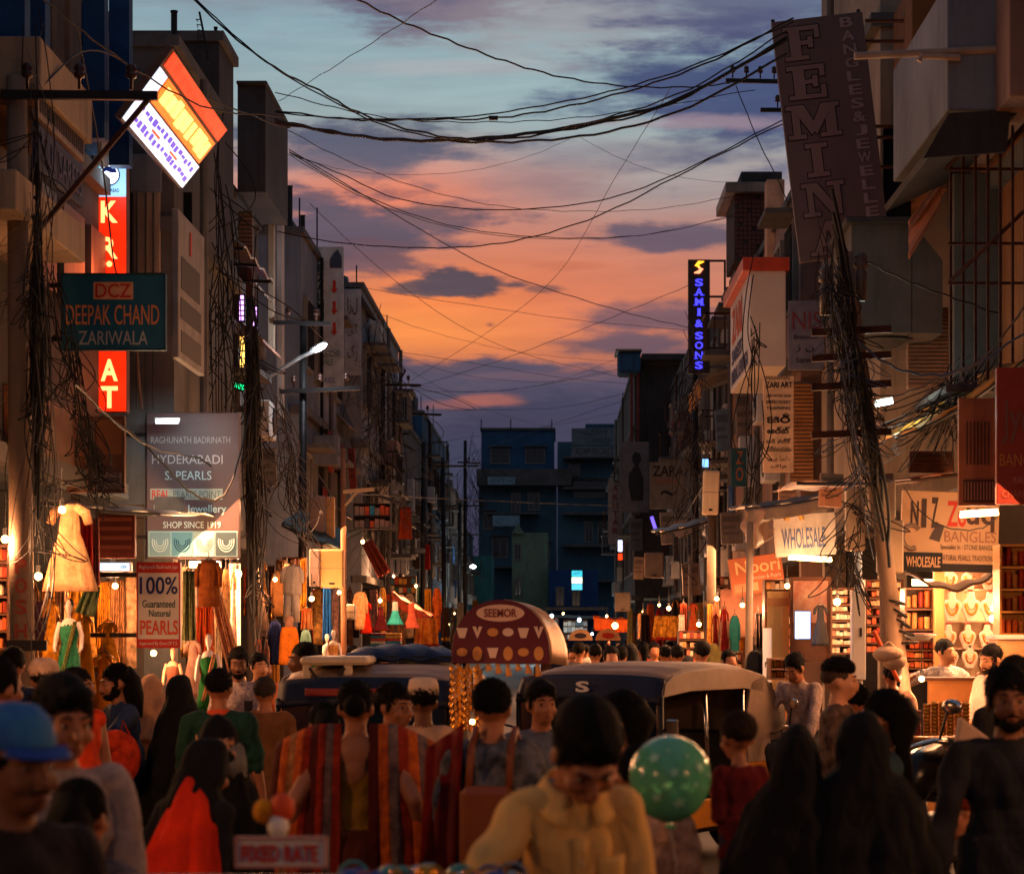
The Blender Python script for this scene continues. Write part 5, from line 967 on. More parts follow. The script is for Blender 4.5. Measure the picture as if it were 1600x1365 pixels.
t = garment('white child suit jacket hung above the orange waistcoat', 'kurta', 440, 884, 474, 932, 28, cm((224, 204, 186), None, 9, .1), cm((190, 150, 120)))
garment('white child suit trousers hung under the white jacket', 'pants', 441, 930, 470, 972, 28, cm((224, 204, 186), None, 9, .1))
t = garment('orange buttoned waistcoat on a headless tan dummy', 'vest', 434, 979, 470, 1040, 27.4, cm((222, 120, 30)), cm((150, 70, 20)), hang=False)
MB().lathe([(.05, 0), (.05, .1), (.035, .13), (.0, .14)], 12).build('dummy_neck', SKINP, t, True)
garment('mint green kurta in the row beside the orange waistcoat', 'kurta', 470, 984, 486, 1050, 29, cm((150, 200, 180)))
garment('bright blue sari strip hung left of the slim pole', 'sheet', 504, 916, 518, 1000, 31.5, cm((30, 96, 176)))
garment('black and gold sherwani beside the blue strip', 'kurta', 488, 920, 506, 1010, 32, cm((40, 30, 24), (150, 110, 50), 18))
garment('orange printed cloth behind the mint kurta', 'sheet', 470, 950, 488, 984, 29.6, cm((224, 100, 30), (240, 200, 130), 8))
mannequin('white dummy in a gold and cream dress left of the slim pole', 521, 984, 1040, 30, cm((206, 150, 90), (160, 100, 50), 20), None, SKINM)
mannequin('second white dummy turned sideways behind the first', 511, 990, 1040, 31, cm((214, 190, 170)), None, SKINM, None, 1.0)
garment('white and gold child outfit lit on the far left stall', 'kurta', 552, 925, 574, 985, 42, cm((224, 180, 130), (206, 130, 60), 20))
garment('bright red long frock on the far left stall', 'dress', 564, 940, 582, 990, 42, cm((214, 44, 20)))
garment('maroon ruffled frock on the far left stall', 'frock', 582, 948, 608, 986, 42, cm((90, 22, 26)), SEQ('wine', (120, 40, 40)))
garment('white topped turquoise frock under the orange cloth strip', 'frock', 605, 940, 630, 976, 41.6, cm((60, 190, 186)), cm((220, 206, 196)))
garment('pink orange frock right of the turquoise frock', 'frock', 630, 942, 656, 982, 41.8, cm((206, 96, 70)))
garment('gold bordered orange tapestry on the far left stall', 'sheet', 646, 966, 686, 1012, 43, cm((150, 66, 24), (206, 130, 40), 10), cm((120, 30, 20)))
garment('rust red cloth draped diagonally on the upper left front', 'sheet', 562, 846, 584, 905, 40, cm((150, 60, 36)), ry=-.5)
garment('orange red cloth hanging from an upper left balcony', 'sheet', 622, 792, 644, 842, 50, cm((150, 60, 30))); garment('red cloth hanging further along the left fronts', 'sheet', 664, 850, 672, 890, 60, cm((170, 40, 30)))
def bolts(label, x0, y0, x1, y1, Y, n, nc):
    p, q = W(x0, y1, Y), W(x1, y0, Y); w, h = q.x - p.x, q.z - p.z; t = thing('cloth_stack', label, 'cloth stack', (p.x, Y, p.z))
    for c in range(nc):
        for i in range(n):
            MB().box((w * c / nc + .004, r4.random() * .03, h * i / n), (w * (c + 1) / nc - .004, .4, h * (i + .9) / n)).build('folded_cloth', COLS[r4.randrange(6)], t, bevel=.008)
    return t
bolts('two piles of folded many coloured cloth on the far left stall', 578, 988, 626, 1014, 40, 6, 2); bolts('pile of folded cloth low beside the tan waistcoat stall', 482, 1030, 510, 1062, 30, 5, 1)
shelf('upper floor show window with blue and orange goods', 552, 786, 610, 826, 46, 2, 7, ink((40, 150, 190), (200, 90, 50), (60, 60, 70), (150, 140, 130)), fm=CONC2, name='show_window', cat='show window')
# right side: jewellery shop
t = thing('display_wall', 'lit cream display wall of the jewellery shop with glass shelves', 'display wall', W(1515, 1045, 22.3)); wd_ = 100 * 22.3 / F
MB().box((-wd_ / 2, .14, -.2), (wd_ / 2, .17, 1.0)).build('back_board', pm('cream display board', (210, 180, 150), .6), t)
for y in (922, 972, 1014): MB().box((-wd_ / 2, -.06, (1045 - y) * 22.3 / F), (wd_ / 2, .139, (1045 - y) * 22.3 / F + .012)).build('glass_shelf', pm('shelf edge', (210, 190, 170), .2), t)
BUST = MB(); NECK = None
def bust(label, x, y, Y, s, red):
    t = thing('necklace_bust', label, 'necklace bust', W(x, y, Y), 0, 'necklace busts on the jewellery shelves')
    MB().prism([(-.045 * s, .0), (.045 * s, 0), (.1 * s, .14 * s), (.085 * s, .2 * s), (.04 * s, .22 * s), (.03 * s, .3 * s), (-.03 * s, .3 * s), (-.04 * s, .22 * s), (-.085 * s, .2 * s), (-.1 * s, .14 * s)], -.03, .03).build('stand', PEARL, t, bevel=.01)
    for k in range(2):
        m = MB(); m.tube([(.06 * s * (1 - .25 * k) * math.cos(a), -.037, .2 * s + (.13 - .05 * k) * s * math.sin(a)) for a in np.linspace(3.3, 6.12, 12)], .007 * s * (1.6 - k), 6); m.build('necklace', GOLD, t, True)
    MB().ball((0, -.04, .075 * s), .014 * s, 8, 6).build('pendant', RED if red else GOLD, t)
    m = MB(); m.lathe([(.03 * s, .3 * s), (.032 * s, .315 * s), (.0, .32 * s)], 10); m.build('cap', pm('coral velvet', (196, 70, 40), .7), t)
for j, (yy, nm) in enumerate(((921, 'top'), (971, 'middle'), (1013, 'third'), (1044, 'lowest'))):
    for i in range(3):
        bust('cream bust with gold necklace on the %s shelf, %s' % (nm, ('by the wooden post', 'between two others', 'by the bright lamp')[i]), 1484 + i * 30 + (0, 3, -2, 1)[j], yy, 22.2, (.75, 1, .8, .8)[j], j > 1)
t = thing('post', 'yellow wooden post left of the necklace shelves', 'post', (W(1467, 0, 21.8).x, 21.8, 0)); MB().box((-.05, -.05, .13), (.05, .05, 2.6)).build('shaft', pm('honey wood', (176, 118, 66), .5, var=.2), t, bevel=.01); MB().box((-.07, -.07, 2.6), (.07, .07, 2.68)).build('cap', WOODB, t)
shelf('tall glowing bangle shelf at the right edge full of orange rolls', 1562, 850, 1640, 992, 19.6, 4, 7, WARMP[:2] + ink((224, 110, 40), (214, 140, 60)), tubes_=True, item='bangle_roll', fm=pm('brass frame', (190, 130, 60), .4, .4), fill=1)
t = thing('cabinet', 'cream counter cabinet under the glowing bangle shelf', 'cabinet', W(1605, 1110, 19.5)); MB().box((-.26, 0, -.5), (.3, .4, .62)).build('body', pm('cream laminate', (206, 160, 110), .5), t, bevel=.01); MB().box((-.28, -.02, .62), (.32, .42, .66)).build('top', WHITE, t, bevel=.006); text('SHAH', pr((170, 120, 70)), t, -.05, .35, .3, .1, -.004)
shelf('shelf of red brown bangle boxes behind the leaning pole', 1414, 918, 1460, 985, 22, 2, 4, WARMP, tubes_=True, item='bangle_roll')
t = thing('basin', 'white enamel tray on the stacked counters behind the leaning pole', 'tray', W(1438, 1000, 21.4)); MB().lathe([(.08, 0), (.15, .05), (.165, .06), (.15, .062), (.08, .012)], 20).build('bowl', WHITE, t, True); MB().lathe([(.165, .06), (.172, .066), (.165, .07)], 20).build('rim', RED, t)
t = thing('counter', 'plywood counter front before the plaid shirted shopkeeper', 'counter', W(1490, 1130, 20)); MB().box((-.23, 0, -.9), (.24, .03, .385)).build('front_panel', WOODL, t, bevel=.005); MB().box((-.2, -.012, -.3), (.2, -.001, .2)).build('arched_panel', pm('darker plywood', (150, 92, 46), .6), t, bevel=.004); MB().box((-.26, -.03, .386), (.27, .5, .41)).build('top', WOODB, t)
t = thing('stand', 'low wooden stand carrying the row of bangle rolls', 'stand', W(1462, 1150, 17.6)); MB().box((-.26, -.1, -.03), (.27, .12, 0)).build('board', WOODL, t, bevel=.004)
for x in (-.24, .23): MB().box((x - .02, -.08, -1.0), (x + .02, .1, -.031)).build('leg', WOODB, t)
MB().box((-.26, -.12, -.09), (.27, -.101, -.02)).build('apron', WOODB, t)
for i in range(8):
    x = 1421 + i * 12.2 + (0 if i < 2 else 3); b_ = W(x, 1149, 17.5); hh = .2 if i < 2 else .265 - .006 * (i % 3); t = thing('bangle_roll', 'gold bangle roll standing on the low stand, %s' % ('red one at the pole end', 'second red one', 'tall one next to the red pair', 'fourth from the pole', 'fifth from the pole', 'sixth from the pole', 'next to last at the counter side', 'last one at the counter side')[i], 'bangle roll', b_, 0, 'bangle rolls on the low stand')
    mm = WARMP[4] if i < 2 else GOLD
    MB().lathe([(.026, 0), (.026, hh)], 12).build('core', WOODB, t)
    for k in range(9): MB().lathe([(.027, hh * k / 9 + .002), (.031, hh * (k + .5) / 9), (.027, hh * (k + 1) / 9 - .002)], 12).build('bangle', mm, t, True)
shelf('booth shelves of small pale boxes left of the white pole', 1298, 918, 1334, 1022, 22.5, 8, 5, PALE); 
t = thing('picture', 'framed red and brown picture at the back of the booth', 'picture', W(1265, 965, 23)); MB().box((-.2, 0, -.45), (.22, .03, .42)).build('frame', WOODB, t); MB().box((-.17, -.012, -.05), (.19, -.001, .38)).build('print', pm('red brown print', (140, 60, 36), .5, c2=(200, 170, 140), scale=6), t)
garment('black dress hung in the booth beside the lit screen', 'dress', 1268, 945, 1296, 1010, 22, cm((26, 24, 24)))
t = thing('screen', 'bright blue white lit screen hanging in the booth', 'screen', W(1254, 977, 22.3)); MB().box((-.085, -.0, -.14), (.085, .04, .15)).build('casing', BLACK, t, bevel=.01); MB().box((-.075, -.01, -.13), (.075, -.001, .14)).build('display', em('screen glow', (150, 190, 255), 2.2), t); point('screen_glow', W(1254, 985, 21.9), 5, (.6, .75, 1), .1)
t = thing('door_panel', 'pale yellow plank panel beside the booth', 'panel', W(1216, 1085, 23.2))
for k in range(3): MB().box((-.11 + k * .074, 0, 0), (-.038 + k * .074, .03, 1.07)).build('plank', pm('yellow plank', (206, 160, 90), .6, var=.2), t)
MB().box((-.12, -.02, .92), (.125, -.001, 1.0)).build('rail', WOODL, t)
t = thing('board', 'white board with letter N below the yellow panel', 'board', W(1198, 1050, 22.8)); MB().box((-.04, 0, -.1), (.05, .02, .45)).build('panel', WHITE, t); text('N', INK, t, .005, .08, .04, .06, -.004)
t = thing('cloth', 'plain pink cloth wall under the terracotta shop board', 'cloth', W(1170, 1000, 27.6)); MB().grid(lambda u, v: (-.35 + .75 * u, .02 * math.sin(9 * u), .62 - .6 * v + .05 * u), 12, 4).build('sheet', pm('pink sheet', (214, 150, 120), .8), t, True, solid=.01)
for i, (x0, y0, x1, y1, Y, k, c, c2, lab) in enumerate(((1140, 962, 1156, 1030, 27, 'kurta', (16, 74, 74), None, 'teal kurta hung under the pink cloth'), (1124, 950, 1140, 1040, 27.4, 'dress', (130, 26, 20), None, 'dark red dress left of the teal kurta'), (1112, 958, 1124, 1030, 27.8, 'dress', (110, 20, 18), None, 'maroon dress beside the timber like pole'), (1178, 958, 1192, 1012, 26.5, 'sheet', (36, 30, 32), (90, 70, 60), 'black printed hanging beside the grey pole'),
        (1074, 942, 1092, 992, 35, 'dress', (200, 44, 20), (220, 120, 60), 'red gold dress hung over the bright far stall'), (1018, 962, 1068, 1000, 38, 'sheet', (206, 140, 40), (90, 50, 20), 'yellow tapestry with dark rosettes on the right'), (1060, 960, 1070, 1010, 37, 'sheet', (120, 110, 100), (180, 170, 160), 'silver beaded strip beside the yellow tapestry'), (1000, 960, 1016, 1020, 44, 'sheet', (60, 44, 36), None, 'dark hanging left of the yellow tapestry'))):
    garment(lab, k, x0, y0, x1, y1, Y, cm(c, c2, 14), cm((130, 30, 20)) if 'tapestry' in lab else None)
shelf('bright far stall of glass bangles and small white boxes', 1060, 985, 1108, 1040, 34, 4, 8, PALE + WARMP, name='stall', cat='stall'); shelf('low white goods table under the teal kurta', 1130, 1018, 1162, 1048, 26, 2, 5, PALE, name='stall', cat='stall')
shelf('counter of gold packets left of the yellow panel', 1202, 1028, 1240, 1062, 22, 2, 6, ink((200, 150, 60), (180, 110, 40)), name='stall', cat='stall', tubes_=True)
shelf('backlit cool white shop front closing the street', 880, 968, 918, 998, 128, 3, 6, ink((200, 214, 220), (90, 120, 140), (160, 170, 180)), name='stall', cat='stall'); shelf('dim cool lit stall left of the far white shop', 838, 966, 872, 998, 126, 3, 6, ink((120, 130, 140), (60, 80, 90), (160, 170, 180)), name='stall', cat='stall')
for x, Y, c in ((907, 48, (206, 160, 110)), (950, 46, (214, 150, 90))):
    t = thing('cart_sign', 'small half round cream cart sign in the crowd, %s' % ('left one with a dark oval' if x == 907 else 'right one with a red mark'), 'sign', W(x, 1000, Y)); a = np.linspace(0, math.pi, 16); r = .26
    MB().prism([(r * math.cos(q), .16 * math.sin(q) * 1.5) for q in a], -.04, .04).build('panel', pm('cart sign cream %d' % x, c, .6), t); MB().prism([(.13 * math.cos(q), .1 + .06 * math.sin(q)) for q in np.linspace(0, 6.28, 17)[:-1]], -.05, -.041).build('oval_print', pr((60, 50, 60)) if x == 907 else INKR, t); MB().bar((0, 0, -.1), (0, 0, -1.9), .05).build('post', STEEL, t)
FILL = [('mustard', (176, 112, 20)), ('rust', (150, 60, 28)), ('cream', (206, 164, 124)), ('wine red', (96, 22, 28)), ('brown', (96, 58, 36)), ('orange', (206, 96, 30)), ('pale pink', (206, 150, 130)), ('dark green', (28, 60, 44)), ('black', (30, 26, 26)), ('tan', (160, 112, 70)), ('crimson', (176, 30, 24)), ('gold printed', (190, 130, 50))]
def rowof(x0, x1, y0, y1, Y0, Y1, n, place, kinds=('sheet', 'kurta', 'dress', 'sheet'), pal=None):
    for i in range(n):
        u = (i + .5) / n; x = x0 + (x1 - x0) * u; Y = Y0 + (Y1 - Y0) * u; w = (x1 - x0) / n * r4.uniform(.85, 1.25); nm, c = FILL[pal[i % len(pal)] if pal else (i * 5 + n + int(Y0)) % 12]; yt = y0 + r4.uniform(-8, 10); kd = kinds[(i + int(x0)) % len(kinds)]
        garment('%s %s, %s in the row %s' % (nm, {'sheet': 'cloth length', 'kurta': 'tunic', 'dress': 'long dress', 'frock': 'frock'}[kd], ('first', 'second', 'third', 'fourth', 'fifth', 'sixth', 'seventh', 'eighth', 'ninth', 'tenth', 'eleventh', 'twelfth')[i], place), kd, x - w / 2, yt, x + w / 2, yt + (y1 - y0) * r4.uniform(.75, 1.1), Y, cm(c, tuple(int(q * .6) for q in c), 14), GOLD if i % 3 == 0 else None, group='clothes hung ' + place, rz=r4.uniform(-.3, .3))
rowof(0, 215, 900, 1070, 20.4, 21.6, 10, 'behind the yellow dresses', pal=(0, 11, 9, 0, 2, 0, 11, 0, 9, 2)); rowof(284, 372, 890, 1060, 23.6, 24.6, 7, 'inside the bright left shop', pal=(2, 6, 11, 1, 2, 9, 6)); rowof(380, 480, 880, 960, 29.8, 31, 8, 'behind the white child suit'); rowof(384, 436, 990, 1070, 28.2, 29, 4, 'below the black lotus dress'); rowof(486, 552, 915, 1030, 33, 36, 6, 'behind the slim pole', ('kurta', 'sheet', 'dress'))
rowof(548, 690, 925, 1010, 46, 54, 10, 'at the back of the far left stalls', ('frock', 'sheet', 'kurta')); rowof(1104, 1165, 940, 1040, 29.5, 28.4, 6, 'behind the teal kurta'); rowof(1010, 1100, 940, 1010, 46, 40, 7, 'behind the yellow tapestry', ('sheet', 'dress')); rowof(980, 1020, 950, 1020, 66, 52, 5, 'between the canopy and the tapestry', ('sheet',)); rowof(690, 760, 945, 1010, 70, 100, 6, 'at the end of the left stalls', ('sheet', 'frock'))
for i, (x0, y0, x1, y1, Y, rw_, cl_, pl, lab) in enumerate(((150, 905, 206, 1010, 22.6, 7, 5, COLS, 'dim shelf of folded cloth seen through the narrow doorway'), (440, 870, 478, 900, 32, 2, 6, PALE, 'high shelf of pale packets over the white child suit'), (1195, 905, 1250, 1030, 25.5, 7, 7, WARMP + PALE, 'crowded shelf of warm packets behind the yellow panel'), (1352, 905, 1412, 1020, 23.5, 8, 7, PALE + WARMP, 'shelf of pale and red boxes behind the thick duct pole'), (1412, 1000, 1462, 1060, 22.6, 4, 6, WARMP, 'stacked counters of orange trays behind the leaning pole'), (1565, 995, 1640, 1040, 20.6, 2, 6, PALE, 'low shelf of pale boxes at the right edge'), (595, 900, 650, 940, 56, 3, 8, COLS, 'high mixed goods shelf on the far left stalls'), (1110, 900, 1140, 945, 33, 3, 4, PALE, 'small shelf of white boxes beside the timber like pole'))):
    shelf(lab, x0, y0, x1, y1, Y, rw_, cl_, pl)
# ---------------------------------------------------------------- lamps in the shops
def bulb(label, x, y, Y, watt, c=WARM, r=.035, m=TUBEO, cord=.3):
    t = thing('bulb', label, 'bulb', W(x, y, Y)); MB().ball((0, 0, 0), r, 10, 8).build('glass', m, t, True); MB().lathe([(.016, r * .9), (.018, r + .05), (.0, r + .055)], 8).build('socket', BLACK, t)
    MB().tube([(0, 0, r + .05), (0, 0, r + cord)], .005, 5).build('cord', CABLE, t); point('bulb_light', W(x, y, Y) + Vector((0, -.09, -.06)), watt, c, .05); return t
def tube(label, x0, y0, x1, y1, Y, watt, c=(1, .62, .32), m=TUBEO):
    a, b = W(x0, y0, Y), W(x1, y1, Y); t = thing('tube_light', label, 'tube light', a); MB().tube([(0, 0, 0), b - a], .016, 8).build('tube', m, t, True); MB().bar((0, .02, .03), b - a + Vector((0, .02, .03)), .035).build('holder', WHITE, t)
    point('tube_light_light', (a + b) / 2 + Vector((0, -.08, -.1)), watt, c, .15); return t
bulb('bright bulb with the starburst beside the second left pole', 371, 896, 25.5, 210, r=.05); bulb('bulb at the top of the cream dress', 97, 796, 17.7, 16, r=.03); bulb('naked bulb in the clothes row left of the blue strip', 487, 935, 30.4, 90); bulb('bulb above the far left red cloth', 567, 846, 41, 80); bulb('bulb over the maroon frock', 594, 938, 40.5, 110)
bulb('dazzling upper lamp at the end of the necklace shelves', 1556, 950, 21.2, 75, r=.05); bulb('dazzling lower lamp at the end of the necklace shelves', 1552, 966, 21.2, 25, r=.04)
bulb('bright bulb under the orange canopy down the street', 961, 977, 58, 300, r=.08); bulb('bulb over the yellow tapestry', 1045, 950, 36.5, 110); bulb('bulb over the bright far stall', 1092, 975, 33, 110); bulb('bulb in the booth of pale boxes', 1308, 940, 21.6, 90); bulb('bulb low over the bangle rolls', 1440, 1060, 19.2, 40, r=.025)
bulb('hanging bulb over the yellow dresses', 60, 900, 17.3, 55, r=.03); bulb('hanging bulb at the far left edge shelf', 8, 842, 17.0, 45, r=.03)
t = thing('lit_column', 'tall white shop column, its lamplight put in as glow, beside the starburst bulb', 'lit panel', W(366, 1008, 26)); MB().box((-.06, 0, 0), (.07, .03, .95)).build('panel', em('column lamplight glow', (255, 170, 120), 3.0, .4), t); MB().box((-.075, -.01, 0), (-.061, .03, .95)).build('frame', STEEL, t)  # white column; the lamplight falling on it is put in as emission
tube('slanting tube light under the buff board on the right', 1500, 806, 1560, 802, 20.2, 45); tube('white tube in the far pale green corner of the right tangle', 1368, 633, 1395, 628, 21, 30, (.7, 1, .9), TUBEW)
tube('tube light under the white blue lettered board', 1232, 872, 1300, 876, 25.6, 60); tube('tube light under the cream board, over the shelves', 1425, 912, 1458, 912, 21.6, 40); tube('tube light inside the bright left shop', 295, 884, 345, 884, 22.6, 170)
for i, (x, y, Y, w) in enumerate(((848, 972, 122, 260), (905, 968, 124, 380), (862, 962, 124, 200))): bulb('cool white lamp in the far shops, %s' % ('leftmost', 'largest by the white front', 'upper one')[i], x, y, Y, w, (.75, .92, 1), .1, TUBEW)
for x, y, Y, w in ((20, 1000, 18.0, 90), (300, 900, 24, 240), (470, 860, 31, 90), (640, 900, 45, 160), (1150, 900, 30, 160), (1480, 880, 22.0, 110), (1600, 830, 18.7, 120), (1260, 890, 24.5, 110), (1040, 920, 42, 160), (700, 900, 62, 160), (1010, 930, 70, 160)):
    p = W(x, y, Y); area('shop_ceiling_light', (p.x, p.y, 2.75), (p.x * .55, p.y - 1.2, .9), 1.0, w * (1.0 if Y < 26 else 1.9), WARM, 2.0)
# shop rows go on past the camera; unseen bulbs added to light the foreground
for x, y, z, w, lab in ((3.75, 11.5, 2.5, 150, 'added unseen bulb right of the camera, far one'), (3.7, 7.2, 2.5, 170, 'added unseen bulb right of the camera, middle one'), (3.8, 3.0, 2.5, 100, 'added unseen bulb right of the camera, near one'), (-3.9, 11.8, 2.5, 130, 'added unseen bulb left of the camera, far one'), (-3.8, 6.8, 2.5, 130, 'added unseen bulb left of the camera, middle one'), (-3.9, 2.5, 2.5, 90, 'added unseen bulb left of the camera, near one')):
    bulb(lab, CX + x * F / y, CY - (z - CH) * F / y, y, w, r=.05)
for i, (x, y, Y, w) in enumerate(((650, 915, 48, 120), (615, 900, 52, 120), (680, 940, 64, 140), (530, 925, 33, 70), (430, 905, 28.5, 60), (1120, 935, 29, 80), (1030, 945, 47, 120), (1005, 955, 58, 140), (985, 962, 70, 160), (1160, 945, 26.5, 60), (1230, 915, 24, 60), (710, 958, 85, 160), (1385, 925, 22.6, 55), (180, 915, 21, 45), (240, 1020, 20.6, 40))):  # extra bulbs added among the stalls to strengthen the shop glow
    bulb('added glow bulb among the goods, %s' % ('over the pink orange frock', 'above the turquoise frock', 'at the far end of the left stalls', 'beside the slim pole', 'over the white child suit', 'left of the teal kurta', 'between canopy and tapestry, nearer one', 'between canopy and tapestry, middle one', 'between canopy and tapestry, farther one', 'before the terracotta board', 'over the yellow panel', 'last small one on the left', 'behind the thick duct pole', 'in the narrow doorway', 'below the pearls board')[i], x, y, Y, w, r=.028, cord=.2)
for i, (x, y, Y, w) in enumerate(((735, 962, 100, 120), (757, 975, 110, 120), (700, 975, 78, 110), (820, 975, 124, 90), (935, 975, 118, 120), (975, 985, 84, 110), (925, 990, 100, 90), (880, 958, 126, 90), (668, 972, 66, 90), (1012, 975, 62, 90), (948, 962, 112, 90), (790, 968, 120, 90))):
    bulb('tiny lamp deep in the street, %s' % ('left of the maroon cart sign', 'just above the maroon cart sign', 'at the left stall ends', 'right shoulder of the maroon cart sign', 'right of the white shop front', 'under the canopy edge', 'over the heads between the cart signs', 'top of the far lit front', 'behind the gold bordered tapestry', 'left of the yellow tapestry', 'high beside the orange canopy', 'hidden near the maroon cart sign top')[i], x, y, Y, w, (1, .75, .5) if i % 3 else (.75, .92, 1), .05, TUBEO if i % 3 else TUBEW)
# ---------------------------------------------------------------- vehicles and carts
RUB = pm('tyre rubber', (24, 23, 23), .8); CHR = pm('chrome', (190, 186, 180), .18, 1, .1, bump=0); YB = pm('rickshaw yellow', (176, 110, 22), .45, var=.25, streak=.2); VIN = pm('grey vinyl canopy', (132, 112, 98), .6, var=.25, scale=2, bump=.25, bscale=10)
NVY = pm('navy vinyl', (16, 26, 52), .5, var=.2); WG2 = pm('windscreen glass', (16, 24, 40), .08, 0, .2, 2, 0, spec=.8)
def wheel(par, c, r, w, axis='y', name='wheel'):
    o = bpy.data.objects.new(name, None); COL.objects.link(o); o.parent = par; o.location = c
    if axis == 'y': o.rotation_euler = (R(90), 0, 0)
    m = MB(); a = np.linspace(0, 2 * math.pi, 25); n = 24; vs, fs = [], []
    for i in range(n):
        for k in range(8): q = 2 * math.pi * k / 8; rr = r - w / 2 + w / 2 * math.cos(q); vs.append((rr * math.cos(a[i]), rr * math.sin(a[i]), w / 2 * math.sin(q)))
    for i in range(n):
        for k in range(8): fs.append((i * 8 + k, ((i + 1) % n) * 8 + k, ((i + 1) % n) * 8 + (k + 1) % 8, i * 8 + (k + 1) % 8))
    m.add(vs, fs).build('tyre', RUB, o, True)
    m = MB(); m.lathe([(r - w * 1.05, -w * .3), (r - w * .8, -w * .3), (r - w * .8, w * .3), (r - w * 1.05, w * .3)], 24)
    for i in range(10): q = 2 * math.pi * i / 10; m.bar((0, 0, 0), ((r - w) * math.cos(q), (r - w) * math.sin(q), 0), .008)
    m.lathe([(.035, -w * .6), (.035, w * .6)], 10); m.build('rim', CHR, o); return o
def rickshaw(label, loc, rz, canopy=VIN, hood=NVY, brow=None, sc=1.0):
    t = thing('auto_rickshaw', label, 'auto rickshaw', loc, rz); t.scale = (sc,) * 3; hw = .64
    prof = [(-1.02, 1.36), (-.98, 1.46), (-.85, 1.55), (-.55, 1.6), (0, 1.62), (.5, 1.61), (.9, 1.55), (1.12, 1.42), (1.24, 1.18), (1.28, .78)]
    def cr(u, v):
        f = u * (len(prof) - 1); i = min(int(f), len(prof) - 2); f -= i; x = prof[i][0] * (1 - f) + prof[i + 1][0] * f; z = prof[i][1] * (1 - f) + prof[i + 1][1] * f
        e = abs(2 * v - 1); d = .055 * e ** 4; return (x * (1 - .02 * e ** 6), (2 * v - 1) * hw, z - d - .012 * math.sin(u * 40) ** 2 * (1 - e))
    MB().grid(cr, 54, 16).build('canopy', canopy, t, True, solid=.02)
    for s in (-1, 1):
        y = s * hw
        MB().prism([(-.98, 1.36), (-.94, 1.47), (-.8, 1.53), (-.5, 1.56), (.5, 1.56), (.86, 1.5), (.86, 1.36), (.5, 1.4), (-.5, 1.4)], y - .006 * s, y + .012 * s).build('side_valance', canopy, t, bevel=.004)
        MB().prism([(.62, 1.45), (.86, 1.5), (1.08, 1.38), (1.2, 1.16), (1.25, .78), (.56, .78), (.54, 1.2)], y - .016 * s, y + .012 * s).build('rear_side_panel', canopy, t, bevel=.004)
        MB().prism([(-.52, .3), (.52, .3), (.6, .34), (1.3, .34), (1.3, .78), (.52, .78), (.42, .56), (-.3, .52), (-.52, .56)], y - .03 * s, y + .01 * s).build('body_side', YB, t, bevel=.006)
        m = MB(); m.tube([(-.1, y * .96, .55), (-.13, y * .95, 1.0), (-.16, y * .94, 1.42)], .016, 8); m.build('grab_bar', CHR, t, True)
        m = MB(); m.tube([(.5, y * .98, .8), (.5, y * .98, 1.4)], .016, 8); m.build('grab_bar', CHR, t, True)
        m = MB(); m.tube([(-.86, y, .58), (-1.0, y, .95), (-1.0, y, 1.38)], .022, 8); m.build('front_pillar', BLACK, t, True)
        o = MB().tube([(-1.0, y, 1.1), (-1.08, y * 1.22, 1.14)], .01, 6).build('mirror', BLACK, t); MB().box((-1.1, y * 1.22 - .05, 1.06), (-1.07, y * 1.22 + .05, 1.2)).build('mirror_glass', CHR, o, bevel=.01)
    MB().grid(lambda u, v: (-1.03 + .1 * v - .02 * math.sin(math.pi * u), (2 * u - 1) * (hw + .005), 1.34 + .19 * v - .03 * abs(2 * u - 1) ** 3), 16, 5).build('hood_band', hood, t, True, solid=.03)
    MB().box((-1.015, -hw + .03, .84), (-1.0, hw - .03, 1.34)).build('windscreen', WG2, t); m = MB()
    for z in (.82, 1.345): m.box((-1.03, -hw, z - .02), (-.985, hw, z + .02))
    m.build('windscreen_frame', BLACK, t); MB().tube([(-1.03, -.25, .86), (-1.035, .1, 1.12)], .006, 5).build('wiper', BLACK, t)
    vs = MB(); vs.grid(lambda u, v: (-1.03 - .28 * math.sin(math.pi * v * .5) * (1 - (2 * u - 1) ** 2 * .75), (2 * u - 1) * (hw - .06 * v), .82 - .48 * v), 14, 8).build('nose', YB, t, True, solid=.02)
    o = MB(); o.M = Matrix.Translation((-1.28, 0, .6)) @ Matrix.Rotation(R(-90), 4, 'Y'); o.lathe([(.02, .05), (.07, .045), (.09, .02), (.09, -.05)], 14); o.build('headlight', CHR, t, True)
    MB().box((-1.28, -.1, .42), (-1.2, .1, .5)).build('number_plate', YB, t); MB().box((.1, -.55, .45), (.6, .55, .62)).build('seat', BLACK, t, bevel=.03); MB().box((.52, -.56, .62), (.64, .56, 1.05)).build('seat_back', BLACK, t, bevel=.03); MB().box((-.5, -.3, .5), (-.2, .3, .68)).build('driver_seat', BLACK, t, bevel=.03)
    MB().box((-.9, -.6, .26), (1.28, .6, .33)).build('floor_pan', STEEL, t); MB().box((1.22, -.62, .34), (1.31, .62, .775)).build('rear_body', YB, t, bevel=.01)
    MB().tube([(-.9, -.3, .95), (-.86, 0, .92), (-.9, .3, .95)], .014, 8).build('handlebar', BLACK, t)
    wheel(t, (-1.02, 0, .22), .22, .1); wheel(t, (.85, -.56, .22), .22, .1); wheel(t, (.85, .56, .22), .22, .1)
    if brow: MB().box((-1.09, -.42, 1.40), (-1.065, .42, 1.455)).build('sun_band', brow, t, bevel=.006)
    return t
rk = rickshaw('grey roofed auto rickshaw with navy hood band, seen from its front corner', (W(1012, 0, 18.2).x, 18.2, 0), R(60), sc=.985)
text('S', INKW, rk, -.09, 1.455, .12, .085, .02, .004, (R(90), 0, R(-90)), off=.03); FIT[-1][0].location = (-1.045, .03, 1.44)
